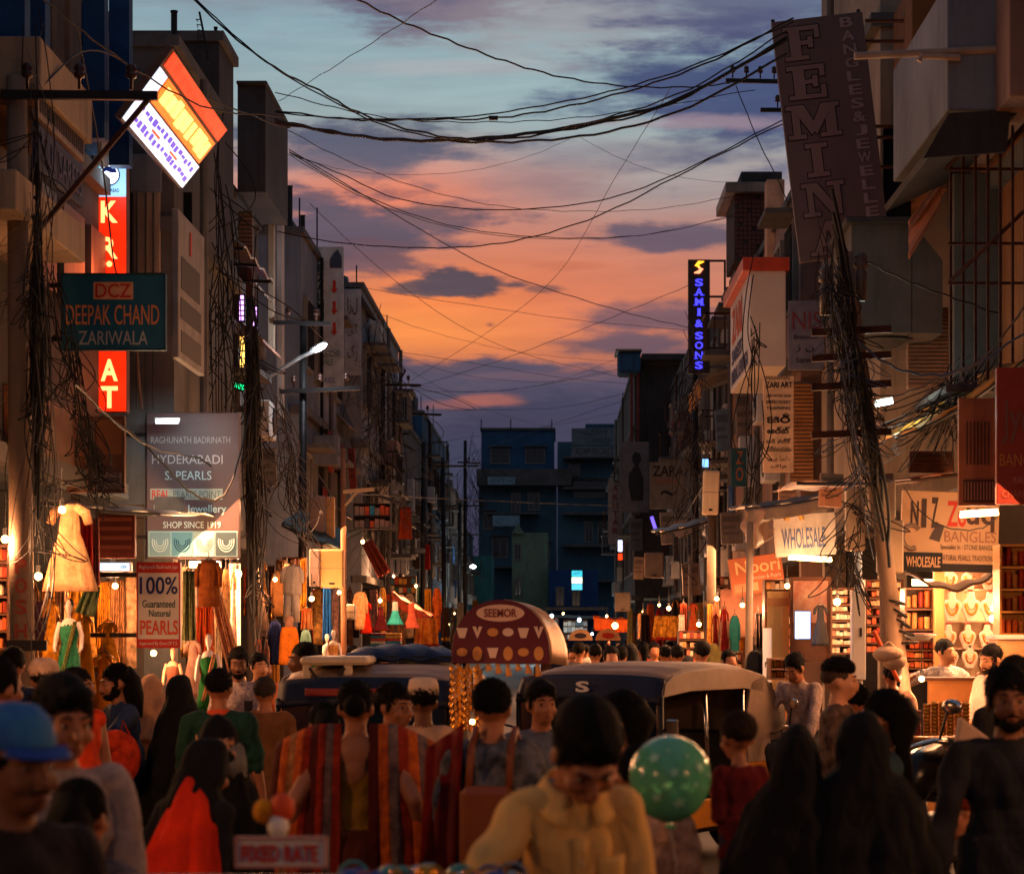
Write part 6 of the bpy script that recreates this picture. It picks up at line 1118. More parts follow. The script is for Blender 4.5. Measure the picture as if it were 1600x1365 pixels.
rickshaw('auto rickshaw with red sun band and luggage on its roof, facing the camera', (W(612, 0, 17.6).x, 17.2, 0), R(84), brow=pm('red sun band', (130, 36, 30), .5), sc=.985)
a, b = W(538, 1030, 17.3), W(712, 1012, 17.3); t = thing('luggage', 'navy tarpaulin covered luggage on the roof of the left auto rickshaw', 'luggage', ((a.x + b.x) / 2, 17.5, a.z))
MB().grid(lambda u, v: ((u - .5) * (b.x - a.x), (v - .5) * .8, .0 + .11 * (math.sin(math.pi * u) ** .35) * (math.sin(math.pi * v) ** .35) + .012 * math.sin(u * 25 + v * 9)), 26, 10).build('tarpaulin', TARPB, t, True, solid=.01); MB().box(((a.x - b.x) * .48, -.38, -.02), ((b.x - a.x) * .48, .38, .03)).build('load', BLACK, t)
t = thing('goods_cart', 'pale boxed goods carrier with a cross braced side left of the rickshaw', 'goods carrier', (W(512, 0, 16.4).x, 16.4, 0)); m = MB()
for x in (-.15, .15): 
    for y in (0, .9): MB().box((x - .03, y - .03, .2), (x + .03, y + .03, 1.6)).build('post', IVORY, t, bevel=.006)
MB().box((-.2, -.05, 1.6), (.3, 1.0, 1.66)).build('roof', IVORY, t, bevel=.02); MB().box((-.12, .02, .2), (.12, .05, 1.15)).build('side_panel', pm('dull side panel', (110, 92, 84), .7), t); MB().bar((-.13, -.02, 1.2), (.13, -.02, 1.58), .02).bar((.13, -.03, 1.2), (-.13, -.03, 1.58), .02).build('cross_brace', STEEL, t); MB().box((-.2, -.06, .15), (.2, .95, .2)).build('floor', STEEL, t)
wheel(t, (-.12, .5, .16), .16, .07, 'y')
def motorbike(label, loc, rz, col, sc=1.0, lamp=True):
    t = thing('motorbike', label, 'motorbike', loc, rz); t.scale = (sc,) * 3    # front at -x
    wheel(t, (-.66, 0, .3), .3, .085); wheel(t, (.62, 0, .3), .3, .1)
    MB().tube([(-.28, 0, .62), (-.2, 0, .78), (.0, 0, .82), (.18, 0, .72)], [.07, .13, .15, .1], 12).build('fuel_tank', col, t, True); MB().tube([(.12, 0, .76), (.4, 0, .76), (.75, 0, .82)], [.1, .13, .08], 10).build('seat', BLACK, t, True)
    m = MB(); 
    for s in (-1, 1): m.tube([(-.66, s * .075, .3), (-.48, s * .075, .72), (-.42, s * .075, .9)], .022, 8)
    m.build('fork', CHR, t, True); MB().tube([(-.36, 0, .66), (-.1, 0, .3), (.3, 0, .28), (.62, 0, .3)], .03, 8).tube([(-.36, 0, .7), (.1, 0, .64), (.7, 0, .72)], .028, 8).build('frame', STEEL, t, True)
    MB().box((-.16, -.12, .28), (.2, .12, .56)).build('engine', GALV, t, bevel=.04); MB().tube([(.0, .16, .3), (.4, .17, .3), (.85, .18, .36)], [.03, .04, .05], 10).build('exhaust', CHR, t, True)
    h = MB().tube([(-.2, -.36, .98), (-.36, -.22, 1.0), (-.4, 0, .93), (-.36, .22, 1.0), (-.2, .36, .98)], .015, 8).build('handlebar', CHR, t, True)
    for s in (-1, 1):
        MB().tube([(-.3, s * .27, .99), (-.17, s * .38, .975)], .022, 8).build('grip', RUB, h); MB().tube([(-.34, s * .24, 1.0), (-.36, s * .3, 1.16)], .007, 6).build('mirror_stalk', BLACK, h); m = MB(); m.ball((-.36, s * .33, 1.19), (.02, .065, .042), 12, 8); m.build('mirror', CHR, h, True)
    m = MB(); m.M = Matrix.Translation((-.53, 0, .86)) @ Matrix.Rotation(R(-90), 4, 'Y'); m.lathe([(.02, .05), (.08, .04), (.1, 0), (.08, -.08), (.03, -.12)], 14); m.build('headlight', CHR, t, True)
    MB().grid(lambda u, v: (-.66 + .34 * math.cos(.5 + 2.0 * u), (v - .5) * .12, .3 + .34 * math.sin(.5 + 2.0 * u)), 12, 3).build('mudguard', col, t, True, solid=.008); MB().grid(lambda u, v: (.62 + .36 * math.cos(.1 + 1.9 * u), (v - .5) * .15, .32 + .36 * math.sin(.1 + 1.9 * u)), 12, 3).build('rear_mudguard', col, t, True, solid=.008)
    MB().box((-.6, -.09, .98), (-.58, .09, 1.08)).build('number_plate', WHITE, t); MB().box((.92, -.06, .7), (.95, .06, .76)).build('tail_light', pm('red lens', (190, 20, 14), .2), t, bevel=.006)
    return t
motorbike('dark motorbike ridden by the bearded man in the denim jacket', (W(196, 0, 15.2).x, 15.2, 0), R(40), pm('dark tank paint', (24, 26, 36), .3), 1.05)
motorbike('parked motorbike with shining headlight and chrome bars beside the man in black', (W(1462, 0, 14.6).x, 14.8, 0), R(52), pm('black tank paint', (18, 18, 20), .25), 1.15)
motorbike('red motorbike under the rider in the striped shirt', (W(1262, 0, 19.0).x, 19.0, 0), R(28), pm('red tank paint', (170, 24, 14), .3), 1.05)
# cart with the half round maroon sign
t = thing('cart_sign', 'maroon half round cart sign with oval SEEMOR panel and jewellery prints', 'sign', W(782, 1036, 15.8)); a = np.linspace(0, math.pi, 24); rw, rh = .345, .45
pf = [(rw * math.cos(q) * (1 + .06 * math.sin(q)), rh * math.sin(q) ** .85) for q in a]
MB().prism(pf, -.025, .02).build('panel', pm('maroon sign face', (86, 20, 36), .45, var=.12, bump=.03), t, bevel=.004)
MB().prism([(.17 * math.cos(q), .355 + .06 * math.sin(q)) for q in np.linspace(0, 2 * math.pi, 25)[:-1]], -.033, -.026).build('oval_print', pr((206, 170, 150)), t); text('SEEMOR', pr((120, 50, 50)), t, 0, .355, .23, .06, -.038, .002, off=.02)
# rounded cap side
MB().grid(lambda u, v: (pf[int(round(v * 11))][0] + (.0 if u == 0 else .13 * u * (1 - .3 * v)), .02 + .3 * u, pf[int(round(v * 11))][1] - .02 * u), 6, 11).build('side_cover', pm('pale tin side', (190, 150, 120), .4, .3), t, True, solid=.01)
GP = pr((190, 130, 70)); CPR = pr((206, 176, 160))
for j, z in enumerate((.22, .08)):
    for i in range(6):
        x = -.27 + i * .108; m = MB(); k = (i + j * 2) % 4
        if j and i % 2: m.prism([(x + .034 * math.cos(q), z + .05 * math.sin(q) - .01) for q in np.linspace(0, 2 * math.pi, 15)[:-1]], -.031, -.026); m.build('pendant_print', GP, t)
        elif k == 0: m.prism([(x - .04, z + .03), (x + .04, z + .03), (x + .02, z - .04), (x - .02, z - .04)], -.031, -.026); m.build('necklace_print', CPR, t)
        elif k == 1: m.prism([(x - .035, z + .04), (x - .01, z + .04), (x, z), (x + .01, z + .04), (x + .035, z + .04), (x, z - .045)], -.031, -.026); m.build('necklace_print', CPR, t)
        else: m.prism([(x + .04 * math.cos(q), z + .03 * math.sin(q)) for q in np.linspace(0, 2 * math.pi, 11)[:-1]], -.031, -.026); m.build('earring_print', GP if k == 2 else CPR, t)
for i in range(9):
    x = -.3 + i * .07; m = MB(); m.tube([(x, -.03, .0), (x + .01, -.035, -.05 - .02 * (i % 3))], [.012, .024], 8); m.build('tassel', GP, t, True)
MB().bar((-.25, 0, -.02), (-.25, 0, -1.35), .03).bar((.25, 0, -.02), (.25, 0, -1.35), .03).build('post', STEEL, t)
t = thing('cart', 'jewellery push cart under the maroon half round sign', 'cart', (W(782, 0, 15.9).x, 15.9, 0)); MB().box((-.45, -.3, .75), (.45, .4, .82)).build('table_top', WOODL, t, bevel=.01); MB().box((-.42, -.27, .45), (.42, .37, .749)).build('body', pm('cart maroon', (92, 30, 34), .6), t)
for x in (-.4, .4): wheel(t, (x, .0, .25), .25, .05, 'y')
t = thing('hanging_goods', 'yellow and tan strings of trinkets hanging at the left of the cart sign', 'trinket strings', W(728, 1045, 15.6))
for i in range(8):
    x = -.1 + .028 * i; m = MB()
    for k in range(9): m.ball((x + .006 * math.sin(k + i), -.01 * (i % 3), -.05 * k - .02 * (i % 2)), (.017, .012, .026), 6, 4)
    m.build('string', (GOLD, cm((150, 100, 50)), YEL[2])[i % 3], t, True)
bulb('small bare bulb glowing between the two rickshaws', 738, 1127, 15.0, 14, r=.018)
# goods table in the crowd
t = thing('table', 'brown box table with blue trays in the middle of the crowd', 'table', (W(672, 0, 10.8).x, 10.9, 0)); w_ = W(0, 1282, 10.8).z
MB().box((-.14, -.15, w_ - .1), (.24, .35, w_)).build('drawer_top', pm('tan board', (140, 96, 68), .7), t, bevel=.006); MB().box((-.12, -.13, .1), (.2, .33, w_ - .11)).build('body', pm('tan board', (140, 96, 68), .7), t, bevel=.006)
for x in (-.13, .22): MB().box((x - .015, -.16, 0), (x + .015, -.131, w_ - .1)).build('leg', STEEL, t)
for i in range(3):
    q = thing('tray', 'blue tray of dark trinkets on the brown box table, %s' % ('left', 'middle', 'right')[i], 'tray', (t.location.x - .05 + .11 * i, 10.95, w_), 0, 'trays on the box table'); MB().lathe([(.05, 0), (.06, .03), (.062, .031), (.05, .006)], 12).build('bowl', pm('blue plastic', (40, 80, 150), .3), q, True)
    m = MB()
    for k in range(14): m.ball((r4.uniform(-.05, .05), r4.uniform(-.05, .05), .04 + r4.random() * .06), r4.uniform(.01, .02), 6, 4)
    m.build('trinkets', pm('dark bead', (40, 44, 70), .25, .4), q, True)['kind'] = 'stuff'
# vendor's front stall
t = thing('stall_table', 'front stall table of the leaning vendor covered with trinkets', 'table', (-.45, 5.6, .03)); MB().box((-.75, -.4, 1.1), (.62, .5, 1.16)).build('table_top', WOODB, t, bevel=.01); MB().box((-.72, -.38, .1), (.6, .48, 1.099)).build('body', WOODL, t)
m = MB(); mi = 0
for k in range(110):
    m.k = k % 5; x, y = r4.uniform(-.08, .34), r4.uniform(-.38, .2); s = r4.uniform(.012, .026)
    if k % 3: m.ball((x, y, 1.165 + r4.random() * .05), (s * 1.3, s, s), 8, 5)
    else: m.tube([(x + s * 1.6 * math.cos(q), y + .3 * s * math.sin(q), 1.185 + s * 1.6 * math.sin(q)) for q in np.linspace(0, 6.28, 11)], .004, 5, False)
tag(m.build('trinkets', [pm('trinket teal', (70, 150, 150), .25), pm('trinket silver', (170, 166, 160), .2, .8), pm('trinket blue', (50, 80, 160), .3), pm('trinket rose', (180, 90, 80), .3), GOLD], t, True), kind='stuff')
sign('white board with red FIXED RATE lettering standing on the front stall', 368, 1306, 512, 1354, 5.9, WHITE, [('FIXED RATE', .07, .26, .9, .82, INKR, .03)], d=.015, border=(pr((190, 130, 120)), .006))
t = thing('toy', 'orange and white balloon toy standing on the front stall', 'toy', W(424, 1310, 6.1)); MB().ball((-.02, 0, .075), (.03, .03, .035), 10, 8).build('yellow_ball', YEL[1], t, True); MB().ball((.03, 0, .085), (.034, .034, .04), 10, 8).build('orange_ball', ORANGE, t, True); MB().ball((.02, -.01, .035), (.03, .03, .034), 10, 8).build('white_ball', WHITE, t, True); MB().lathe([(.03, -.04), (.018, .0)], 10).build('stem', IVORY, t)
# balloon
t = thing('balloon', 'big green balloon printed with pale flowers floating beside the vendor', 'balloon', W(1047, 1215, 6.6)); r = .126
BG = pm('green balloon rubber', (92, 182, 138), .16, var=.12, scale=2, bump=0, spec=.6); BG.node_tree.nodes['Principled BSDF'].inputs['Transmission Weight'].default_value = .2
m = MB(); m.lathe([(.002, -r * 1.05), (.3 * r, -r * 1.0), (.62 * r, -.82 * r), (.88 * r, -.48 * r), (r, 0), (.93 * r, .38 * r), (.74 * r, .68 * r), (.45 * r, .9 * r), (.2 * r, .98 * r), (.002, r)], 32); o = m.build('skin', BG, t, True); o.modifiers.new('s', 'SUBSURF').render_levels = 1
m = MB(); m.lathe([(.004, -r * 1.2), (.018, -r * 1.16), (.006, -r * 1.05)], 8); m.build('knot', BG, t, True); m = MB(); m.tube([(0, 0, -r * 1.2), (.02, 0, -r * 2), (.0, .02, -r * 3.4)], .0012, 5); m.build('string', WHITE, t)
for th, ph in ((-.5, .55), (-.1, .75), (.45, .6), (-.75, .15), (.05, .2), (.6, -.1), (-.4, -.4), (.2, -.55), (-.15, -.1), (.75, .3), (-1.1, .5), (1.1, .1), (2, .4), (2.6, -.2), (3.4, .3), (4.2, .1)):
    n = Vector((math.sin(th) * math.cos(ph), -math.cos(th) * math.cos(ph), math.sin(ph))); m = MB(); m.M = Matrix.Translation(n * r * .985) @ n.to_track_quat('Z', 'Y').to_matrix().to_4x4()
    m.prism([(0, 0)] * 0 or [((.007 + .007 * (k % 2)) * (1 + .5 * math.sin(th * 9)) * math.cos(q), (.007 + .007 * (k % 2)) * (1 + .5 * math.sin(th * 9)) * math.sin(q)) for k, q in enumerate(np.linspace(0, 2 * math.pi, 11)[:-1])], -.001, .0015)
    m.v = [m.M @ Vector(((m.M.inverted() @ v).x, (m.M.inverted() @ v).z, (m.M.inverted() @ v).y)) for v in m.v]; m.build('flower_print', pr((150, 206, 176)), t)
# ---------------------------------------------------------------- people
SK = {'b': pm('brown skin', (158, 100, 68), .55, var=.14, scale=6, bump=.08, bscale=60, spec=.35), 'd': pm('dark brown skin', (118, 74, 50), .55, var=.14, scale=6, bump=.08, bscale=60), 'l': pm('light brown skin', (188, 130, 94), .55, var=.12, scale=6, bump=.08, bscale=60)}
HAIRM = pm('black hair', (13, 10, 9), .7, var=.5, scale=40, bump=.6, bscale=150, spec=.12); HAIRG = pm('greying hair', (52, 42, 34), .8, var=.4, scale=30, bump=.4, bscale=120)
EYEW = pm('eye white', (128, 112, 102), .25, var=.05, bump=0); EYEB = pm('dark iris', (20, 12, 8), .15, bump=0); LIP = pm('lip skin', (120, 62, 50), .5, var=.1, bump=0)
ABAYA = cloth('black abaya cloth', (17, 17, 19), None, 5, .4)
def usphere(n=14, m=9):
    v = []; f = []
    for j in range(m + 1):
        t = math.pi * j / m
        for i in range(n): a = 2 * math.pi * i / n; v.append((math.sin(t) * math.cos(a), math.sin(t) * math.sin(a), math.cos(t)))
    for j in range(m):
        for i in range(n): f.append((j * n + i, (j + 1) * n + i, (j + 1) * n + (i + 1) % n, j * n + (i + 1) % n))
    return np.array(v), f
US, UF = usphere()
def prim_geo(p):
    if p[0] == 'e':
        v = US * np.array(p[2])
        if p[3] is not None: v = v @ np.array(p[3]).T
        return v + np.array(p[1]), UF
    if p[0] == 'c':
        a, b = np.array(p[1], float), np.array(p[2], float); d = b - a; L = np.linalg.norm(d) or 1e-6; q = Vector(d / L).to_track_quat('Z', 'Y').to_matrix(); v = []; n = 14
        rings = [(-1, 0), (-.8, .6), (-.4, .92), (0, 1)]
        for s, k in rings: v += [(p[3] * k * math.cos(2 * math.pi * i / n), p[3] * k * math.sin(2 * math.pi * i / n), p[3] * s) for i in range(n)]
        for s, k in rings[::-1]: v += [(p[4] * k * math.cos(2 * math.pi * i / n), p[4] * k * math.sin(2 * math.pi * i / n), L - p[4] * s) for i in range(n)]
        f = [(j * n + i, j * n + (i + 1) % n, (j + 1) * n + (i + 1) % n, (j + 1) * n + i) for j in range(7) for i in range(n)]
        return np.array(v) @ np.array(q).T + a, f
    rings, n = p[1], 40; k, amp = p[3] if len(p) > 3 and p[3] else (0, 0); v = []
    for j, (c, rx, ry) in enumerate(rings):
        t = 1 - j / max(1, len(rings) - 1)
        for i in range(n):
            a = 2 * math.pi * i / n; q = 1 + amp * t * (math.sin(k * a + 1.5 * math.sin(2 * a) + j * .25) + .5 * math.sin(k * 1.7 * a + 1)); v.append((c[0] + rx * q * math.cos(a), c[1] + ry * q * math.sin(a), c[2]))
    f = [(j * n + i, j * n + (i + 1) % n, (j + 1) * n + (i + 1) % n, (j + 1) * n + i) for j in range(len(rings) - 1) for i in range(n)] + [tuple(range(n))[::-1], tuple((len(rings) - 1) * n + i for i in range(n))]
    return np.array(v), f
def prim_dist(p, P):
    if p[0] == 'e':
        q = P - np.array(p[1])
        if p[3] is not None: q = q @ np.array(p[3])
        r = np.array(p[2]); return (np.linalg.norm(q / r, axis=1) - 1) * r.min()
    if p[0] == 'c':
        a, b = np.array(p[1], float), np.array(p[2], float); d = b - a; t = np.clip((P - a) @ d / max(1e-9, d @ d), 0, 1); return np.linalg.norm(P - a - t[:, None] * d, axis=1) - (p[3] + (p[4] - p[3]) * t)
    rings = sorted(p[1], key=lambda r: r[0][2]); z = np.array([r[0][2] for r in rings]); g = lambda k: np.interp(P[:, 2], z, [k(r) for r in rings])
    rx, ry = g(lambda r: r[1]), g(lambda r: r[2]); q = (np.hypot((P[:, 0] - g(lambda r: r[0][0])) / rx, (P[:, 1] - g(lambda r: r[0][1])) / ry) - 1) * np.minimum(rx, ry)
    return q + np.maximum(0, z[0] - P[:, 2]) + np.maximum(0, P[:, 2] - z[-1])
def grow_mesh(name, prims, mats, tags, k, vox, amp=.005, sm=3, parent=None, seed=0, skin=()):
    vs, fs = [], []; o = 0
    for p in prims:
        v, f = prim_geo(p); vs.append(v); fs += [tuple(i + o for i in q) for q in f]; o += len(v)
    me = bpy.data.meshes.new(name); me.from_pydata((np.concatenate(vs) * k).tolist(), [], fs)
    ob = bpy.data.objects.new(name, me); COL.objects.link(ob); m = ob.modifiers.new('r', 'REMESH'); m.mode = 'VOXEL'; m.voxel_size = vox
    if sm: s = ob.modifiers.new('s', 'SMOOTH'); s.factor = .5; s.iterations = sm
    m2 = bpy.data.meshes.new_from_object(ob.evaluated_get(bpy.context.evaluated_depsgraph_get())); bpy.data.objects.remove(ob); bpy.data.meshes.remove(me)
    n = len(m2.vertices); co = np.empty(n * 3); m2.vertices.foreach_get('co', co); co = co.reshape(-1, 3); P = co / k
    D = np.stack([prim_dist(p, P) for p in prims]); T = np.array([tags.index(p[-1] if p[0] != 'l' else p[2]) for p in prims])[D.argmin(0)]
    nr = np.empty(n * 3); m2.vertices.foreach_get('normal', nr); nr = nr.reshape(-1, 3)
    if amp:
        s = seed * 1.7; w = 1.1 * np.sin(P[:, 0] * 13 + P[:, 2] * 19 + s + 2.5 * np.sin(P[:, 2] * 9 - P[:, 0] * 6 + s)) * np.sin(P[:, 2] * 8 + P[:, 1] * 9 + s) + np.sin(P[:, 0] * 31 + s + 3 * np.sin(P[:, 2] * 7 + s)) * np.sin(P[:, 2] * 17 + 2 * np.sin(P[:, 1] * 19 + s)) + .6 * np.sin(P[:, 0] * 57 + P[:, 2] * 23 + s)
        clo = np.array([t not in skin for t in tags])[T]; co = co + nr * (amp * w * clo)[:, None]; m2.vertices.foreach_set('co', co.ravel())
    m2.materials.clear(); [m2.materials.append(x) for x in mats]
    np_ = len(m2.polygons); ls = np.empty(np_, int); m2.polygons.foreach_get('loop_start', ls); lv = np.empty(len(m2.loops), int); m2.loops.foreach_get('vertex_index', lv)
    m2.polygons.foreach_set('material_index', T[lv[ls]].astype(np.int32)); m2.polygons.foreach_set('use_smooth', np.ones(np_, bool)); m2.name = name; m2.update()
    ob = bpy.data.objects.new(name, m2); COL.objects.link(ob); ob.parent = parent; return ob
def ik(s, t, u, f, bend):
    s, t = Vector(s), Vector(t); d = t - s; L = min(max(d.length, .06), (u + f) * .999); d.normalize(); a = (u * u - f * f + L * L) / (2 * L); h = math.sqrt(max(0, u * u - a * a)); b = Vector(bend); b = (b - d * b.dot(d)).normalized()
    return s + d * a + b * h, s + d * L
NP = [0]
def person(label, px, ytop, Y, yaw, top, bottom=None, skin='b', hair='short', H=None, base=0.0, lean=0, head=(0, 0), L=None, Rr=None, sleeve='short', fem=False, robe=None, kurta=False, wide=1.0, vox=None, face=True, beard=False, hairm=None, ride=False, niqab=False, lowback=False, hk=1.0, hood=None, trou=None, moust=False, group=None, x=None):
    NP[0] += 1; ztop = CH + (CY - ytop) * Y / F; H = H or max(1.3, min(1.85, ztop - base)); k = H / 1.7
    t = thing('person', label, 'person', (W(px, 0, Y).x if x is None else x, Y, base if not ride else base), R(yaw), group); vox = vox or (.0085 if Y < 9 else .011 if Y < 13 else .016 if Y < 20 else .024)
    top_m = top; bot_m = bottom or cm((44, 40, 48)); tags = ['skin', 'top', 'bottom', 'shoe', 'hood']; sm_ = SK[skin]
    ph = Vector((0, 0, .92)); ML = Matrix.Translation(ph) @ Matrix.Rotation(R(lean), 4, 'X') @ Matrix.Translation(-ph); nk = Vector((0, .012, 1.44))
    MH = ML @ Matrix.Translation(nk) @ Matrix.Rotation(R(head[0]), 4, 'Z') @ Matrix.Rotation(R(head[1]), 4, 'X') @ Matrix.Scale(hk, 4) @ Matrix.Translation(-nk)
    a3 = lambda M: np.array(M.to_3x3().normalized()); Pr = []; rk = lambda M: hk if M is MH else 1.0
    def e(M, c, r, tg): Pr.append(('e', tuple(M @ Vector(c)), tuple(q * rk(M) for q in r), a3(M), tg))
    def c(M, p, q, r0, r1, tg): Pr.append(('c', tuple(M @ Vector(p)), tuple(M @ Vector(q)), r0 * rk(M), r1 * rk(M), tg))
    sw = (.15 if fem else .168) * wide
    e(ML, (0, .0, 1.27), ((.142 if fem else .158) * wide, .116, .19), 'top'); e(ML, (0, .012, 1.35), (.17 * wide, .105, .1), 'top'); e(ML, (0, -.005, 1.09), ((.135 if fem else .155) * wide, .118, .17), 'top'); e(ML, (0, 0, .95), (.17 * wide, .13, .13), 'top' if not ride else 'bottom')
    c(ML, (-sw + .01, .01, 1.385), (sw - .01, .01, 1.385), .06, .06, 'top')
    if fem: [e(ML, (s * .07, -.09, 1.26), (.065, .055, .065), 'top') for s in (-1, 1)]
    c(ML, (0, .016, 1.38), (0, -.002, 1.53), .06, .05, 'skin')
    if lowback: e(ML, (0, .055, 1.37), (.105, .075, .1), 'skin'); e(ML, (0, .07, 1.3), (.07, .06, .09), 'skin')
    # head
    e(MH, (0, .012, 1.612), (.077, .095, .09), 'skin'); e(MH, (0, -.026, 1.568), (.064, .074, .098), 'skin'); e(MH, (0, -.052, 1.513), (.044, .046, .036), 'skin'); c(MH, (0, -.096, 1.592), (0, -.117, 1.556), .009, .0155, 'skin')
    for s in (-1, 1):
        e(MH, (s * .077, .008, 1.575), (.011, .022, .033), 'skin'); e(MH, (s * .04, -.07, 1.553), (.026, .026, .026), 'skin'); c(MH, (s * .014, -.094, 1.609), (s * .046, -.078, 1.608), .011, .009, 'skin')
    e(MH, (0, -.1, 1.528), (.024, .011, .006), 'skin'); e(MH, (0, -.098, 1.519), (.021, .012, .007), 'skin')
    hd = 'hood'
    if robe is None or ride:
        for s in (-1, 1):
            if ride: hp, kn, an = (s * .09, 0, .9), (s * .2, -.4, .84), (s * .19, -.2, .42)
            else: hp, kn, an = (s * .088, 0, .92), (s * .1, -.012, .49), (s * .1, .02, .09)
            c(Matrix(), hp, kn, .098, .07, 'bottom'); c(Matrix(), kn, an, .068, .055, 'bottom'); e(Matrix(), (an[0], an[1] - .06, an[2] - .045), (.045, .12, .042), 'shoe')
    if robe: Pr.append(('l', robe, 'bottom', (9, .11)))
    if kurta: Pr.append(('l', [((0, 0, .45), .25 * wide, .2), ((0, 0, .7), .22 * wide, .17), ((0, 0, .95), .185 * wide, .145), ((0, 0, 1.1), .165 * wide, .128)], 'top', (7, .07)))
    elif not robe and not ride: Pr.append(('l', [((0, 0, .8), .185 * wide, .145), ((0, 0, .95), .18 * wide, .14), ((0, 0, 1.08), .168 * wide, .128)], 'top', (6, .03)))
    for s, tg_ in ((1, L), (-1, Rr)):
        if tg_ == 'no': continue
        sh = ML @ Vector((s * sw, .01, 1.375)); tg = ML @ Vector(tg_) if tg_ else Vector((s * (.25 * wide), -.05, .82)); el, wr = ik(sh, tg, .29, .26, (s * .28, .7, -.25))
        I = Matrix(); c(I, sh, el, .058, .05, 'top')
        if sleeve == 'short': c(I, sh, sh.lerp(el, .75), .064, .066, 'top'); c(I, el, wr, .041, .028, 'skin'); Pr[-3 + 1] = Pr[-2]; 
        elif sleeve == 'long': c(I, el, wr, .052, .042, 'top')
        else: Pr[-1] = ('c', tuple(sh), tuple(el), .046, .042, 'skin'); c(I, el, wr, .04, .028, 'skin')
        d = (wr - el).normalized(); sd = d.cross(Vector((0, -1, .2))).normalized() if abs(d.y) < .9 else Vector((s, 0, 0)); nn = sd.cross(d).normalized(); rot = Matrix((sd, nn, d)).transposed()
        Pr.append(('e', tuple(wr + d * .055), (.042, .017, .055), np.array(rot), 'skin'))
        if Y < 14 or tg_:
            for q in range(4):
                b = wr + d * .095 + sd * (-.03 + .02 * q); f1 = b + d * (.034 - .004 * abs(q - 1.5)) + nn * .006; f2 = f1 + d * (.03 - .005 * abs(q - 1.5)) + nn * .02; c(I, b, f1, .0095, .009, 'skin'); c(I, f1, f2, .009, .008, 'skin')
            b = wr + d * .03 - sd * .035 * s; c(I, b, b + d * .04 - sd * .028 * s + nn * .01, .012, .0105, 'skin')
    if hood:      # headscarf or abaya veil over hair and shoulders
        e(MH, (0, .02, 1.615), (.094, .11, .105), hd); c(MH, (0, .03, 1.6), (0, .05, 1.42), .1, .11, hd); c(MH, (0, -.045, 1.478), (0, .01, 1.43), .06, .1, hd)
        w2 = 1.0 if hood == 'scarf' else 1.22; c0 = ML @ Vector((0, .02, 1.4))
        if hood == 'scarf': Pr.append(('l', [((c0.x, c0.y + .01, c0.z - .22), .2 * wide, .155), ((c0.x, c0.y, c0.z), .16 * wide, .12), ((c0.x, c0.y, c0.z + .1), .1, .1)], hd, (8, .06)))
        else: Pr.append(('l', [((0, .02, .62), .36 * wide, .28), ((0, .02, .85), .335 * wide, .25), ((c0.x * .6, .02 + c0.y * .4, 1.1), .285 * wide, .215), ((c0.x, c0.y, c0.z - .12), .235 * wide, .17), ((c0.x, c0.y, c0.z), .19 * wide, .135), ((c0.x, c0.y, c0.z + .11), .11, .115)], hd, (11, .12)))
        if niqab: e(MH, (0, -.05, 1.53), (.07, .066, .06), hd)
    bd = grow_mesh('body', Pr, [sm_, top_m, bot_m, BLACK, (hood and (hairm or ABAYA)) or top_m], tags, k, vox, .0055 * k, 3 if vox < .014 else 2, t, NP[0], ('skin', 'shoe'))
    MK = Matrix.Scale(k, 4) @ MH
    # hair
    hm = hairm or HAIRM
    if hair and not hood:
        rr = random.Random(NP[0]); m = MB(); m.M = MK; n, mm = 26, 16; vs = []
        hc, hr = ((0, .024, 1.63), (.0825, .1, .087)) if hair != 'fade' else ((0, .006, 1.668), (.077, .1, .062))
        for j in range(mm + 1):
            th = math.pi * j / mm
            for i in range(n):
                a = 2 * math.pi * i / n; q = 1 + .045 * math.sin(a * 5 + j * 1.3 + NP[0]) * math.sin(j * .9) + .03 * math.sin(a * 11 + j * 2.1) + rr.uniform(-.03, .03); z = math.cos(th); vs.append((hc[0] + hr[0] * math.sin(th) * math.cos(a) * q, hc[1] + hr[1] * math.sin(th) * math.sin(a) * q, hc[2] + hr[2] * z * q))
        m.add(vs, [(j * n + i, (j + 1) * n + i, (j + 1) * n + (i + 1) % n, j * n + (i + 1) % n) for j in range(mm) for i in range(n)])
        if hair == 'fade': MB().ball(tuple(MK @ Vector((0, .02, 1.615))), tuple(q * k * hk for q in (.0795, .0965, .074)), 18, 12).build('shaved_sides', pm('stubble brown', (58, 38, 28), .8, var=.3, scale=60), t, True)
        if hair == 'bun': m.ball((0, .125, 1.6), (.055, .05, .055), 14, 10)
        if hair in ('long', 'tail'): m.tube([(0, .07, 1.66), (0, .105, 1.58), (0, .1, 1.46), (.0, .115, 1.32 if hair == 'long' else 1.25)], [.06, .08, .085 if hair == 'long' else .035, .04], 14)
        if hair == 'thick': m.ball((0, .028, 1.645), (.086, .102, .086), 18, 12).ball((.012, -.04, 1.678), (.058, .05, .028), 14, 8)
        if hair != 'fade': [m.ball((q * .075, -.02, 1.598), (.008, .02, .04), 8, 6) for q in (-1, 1)]
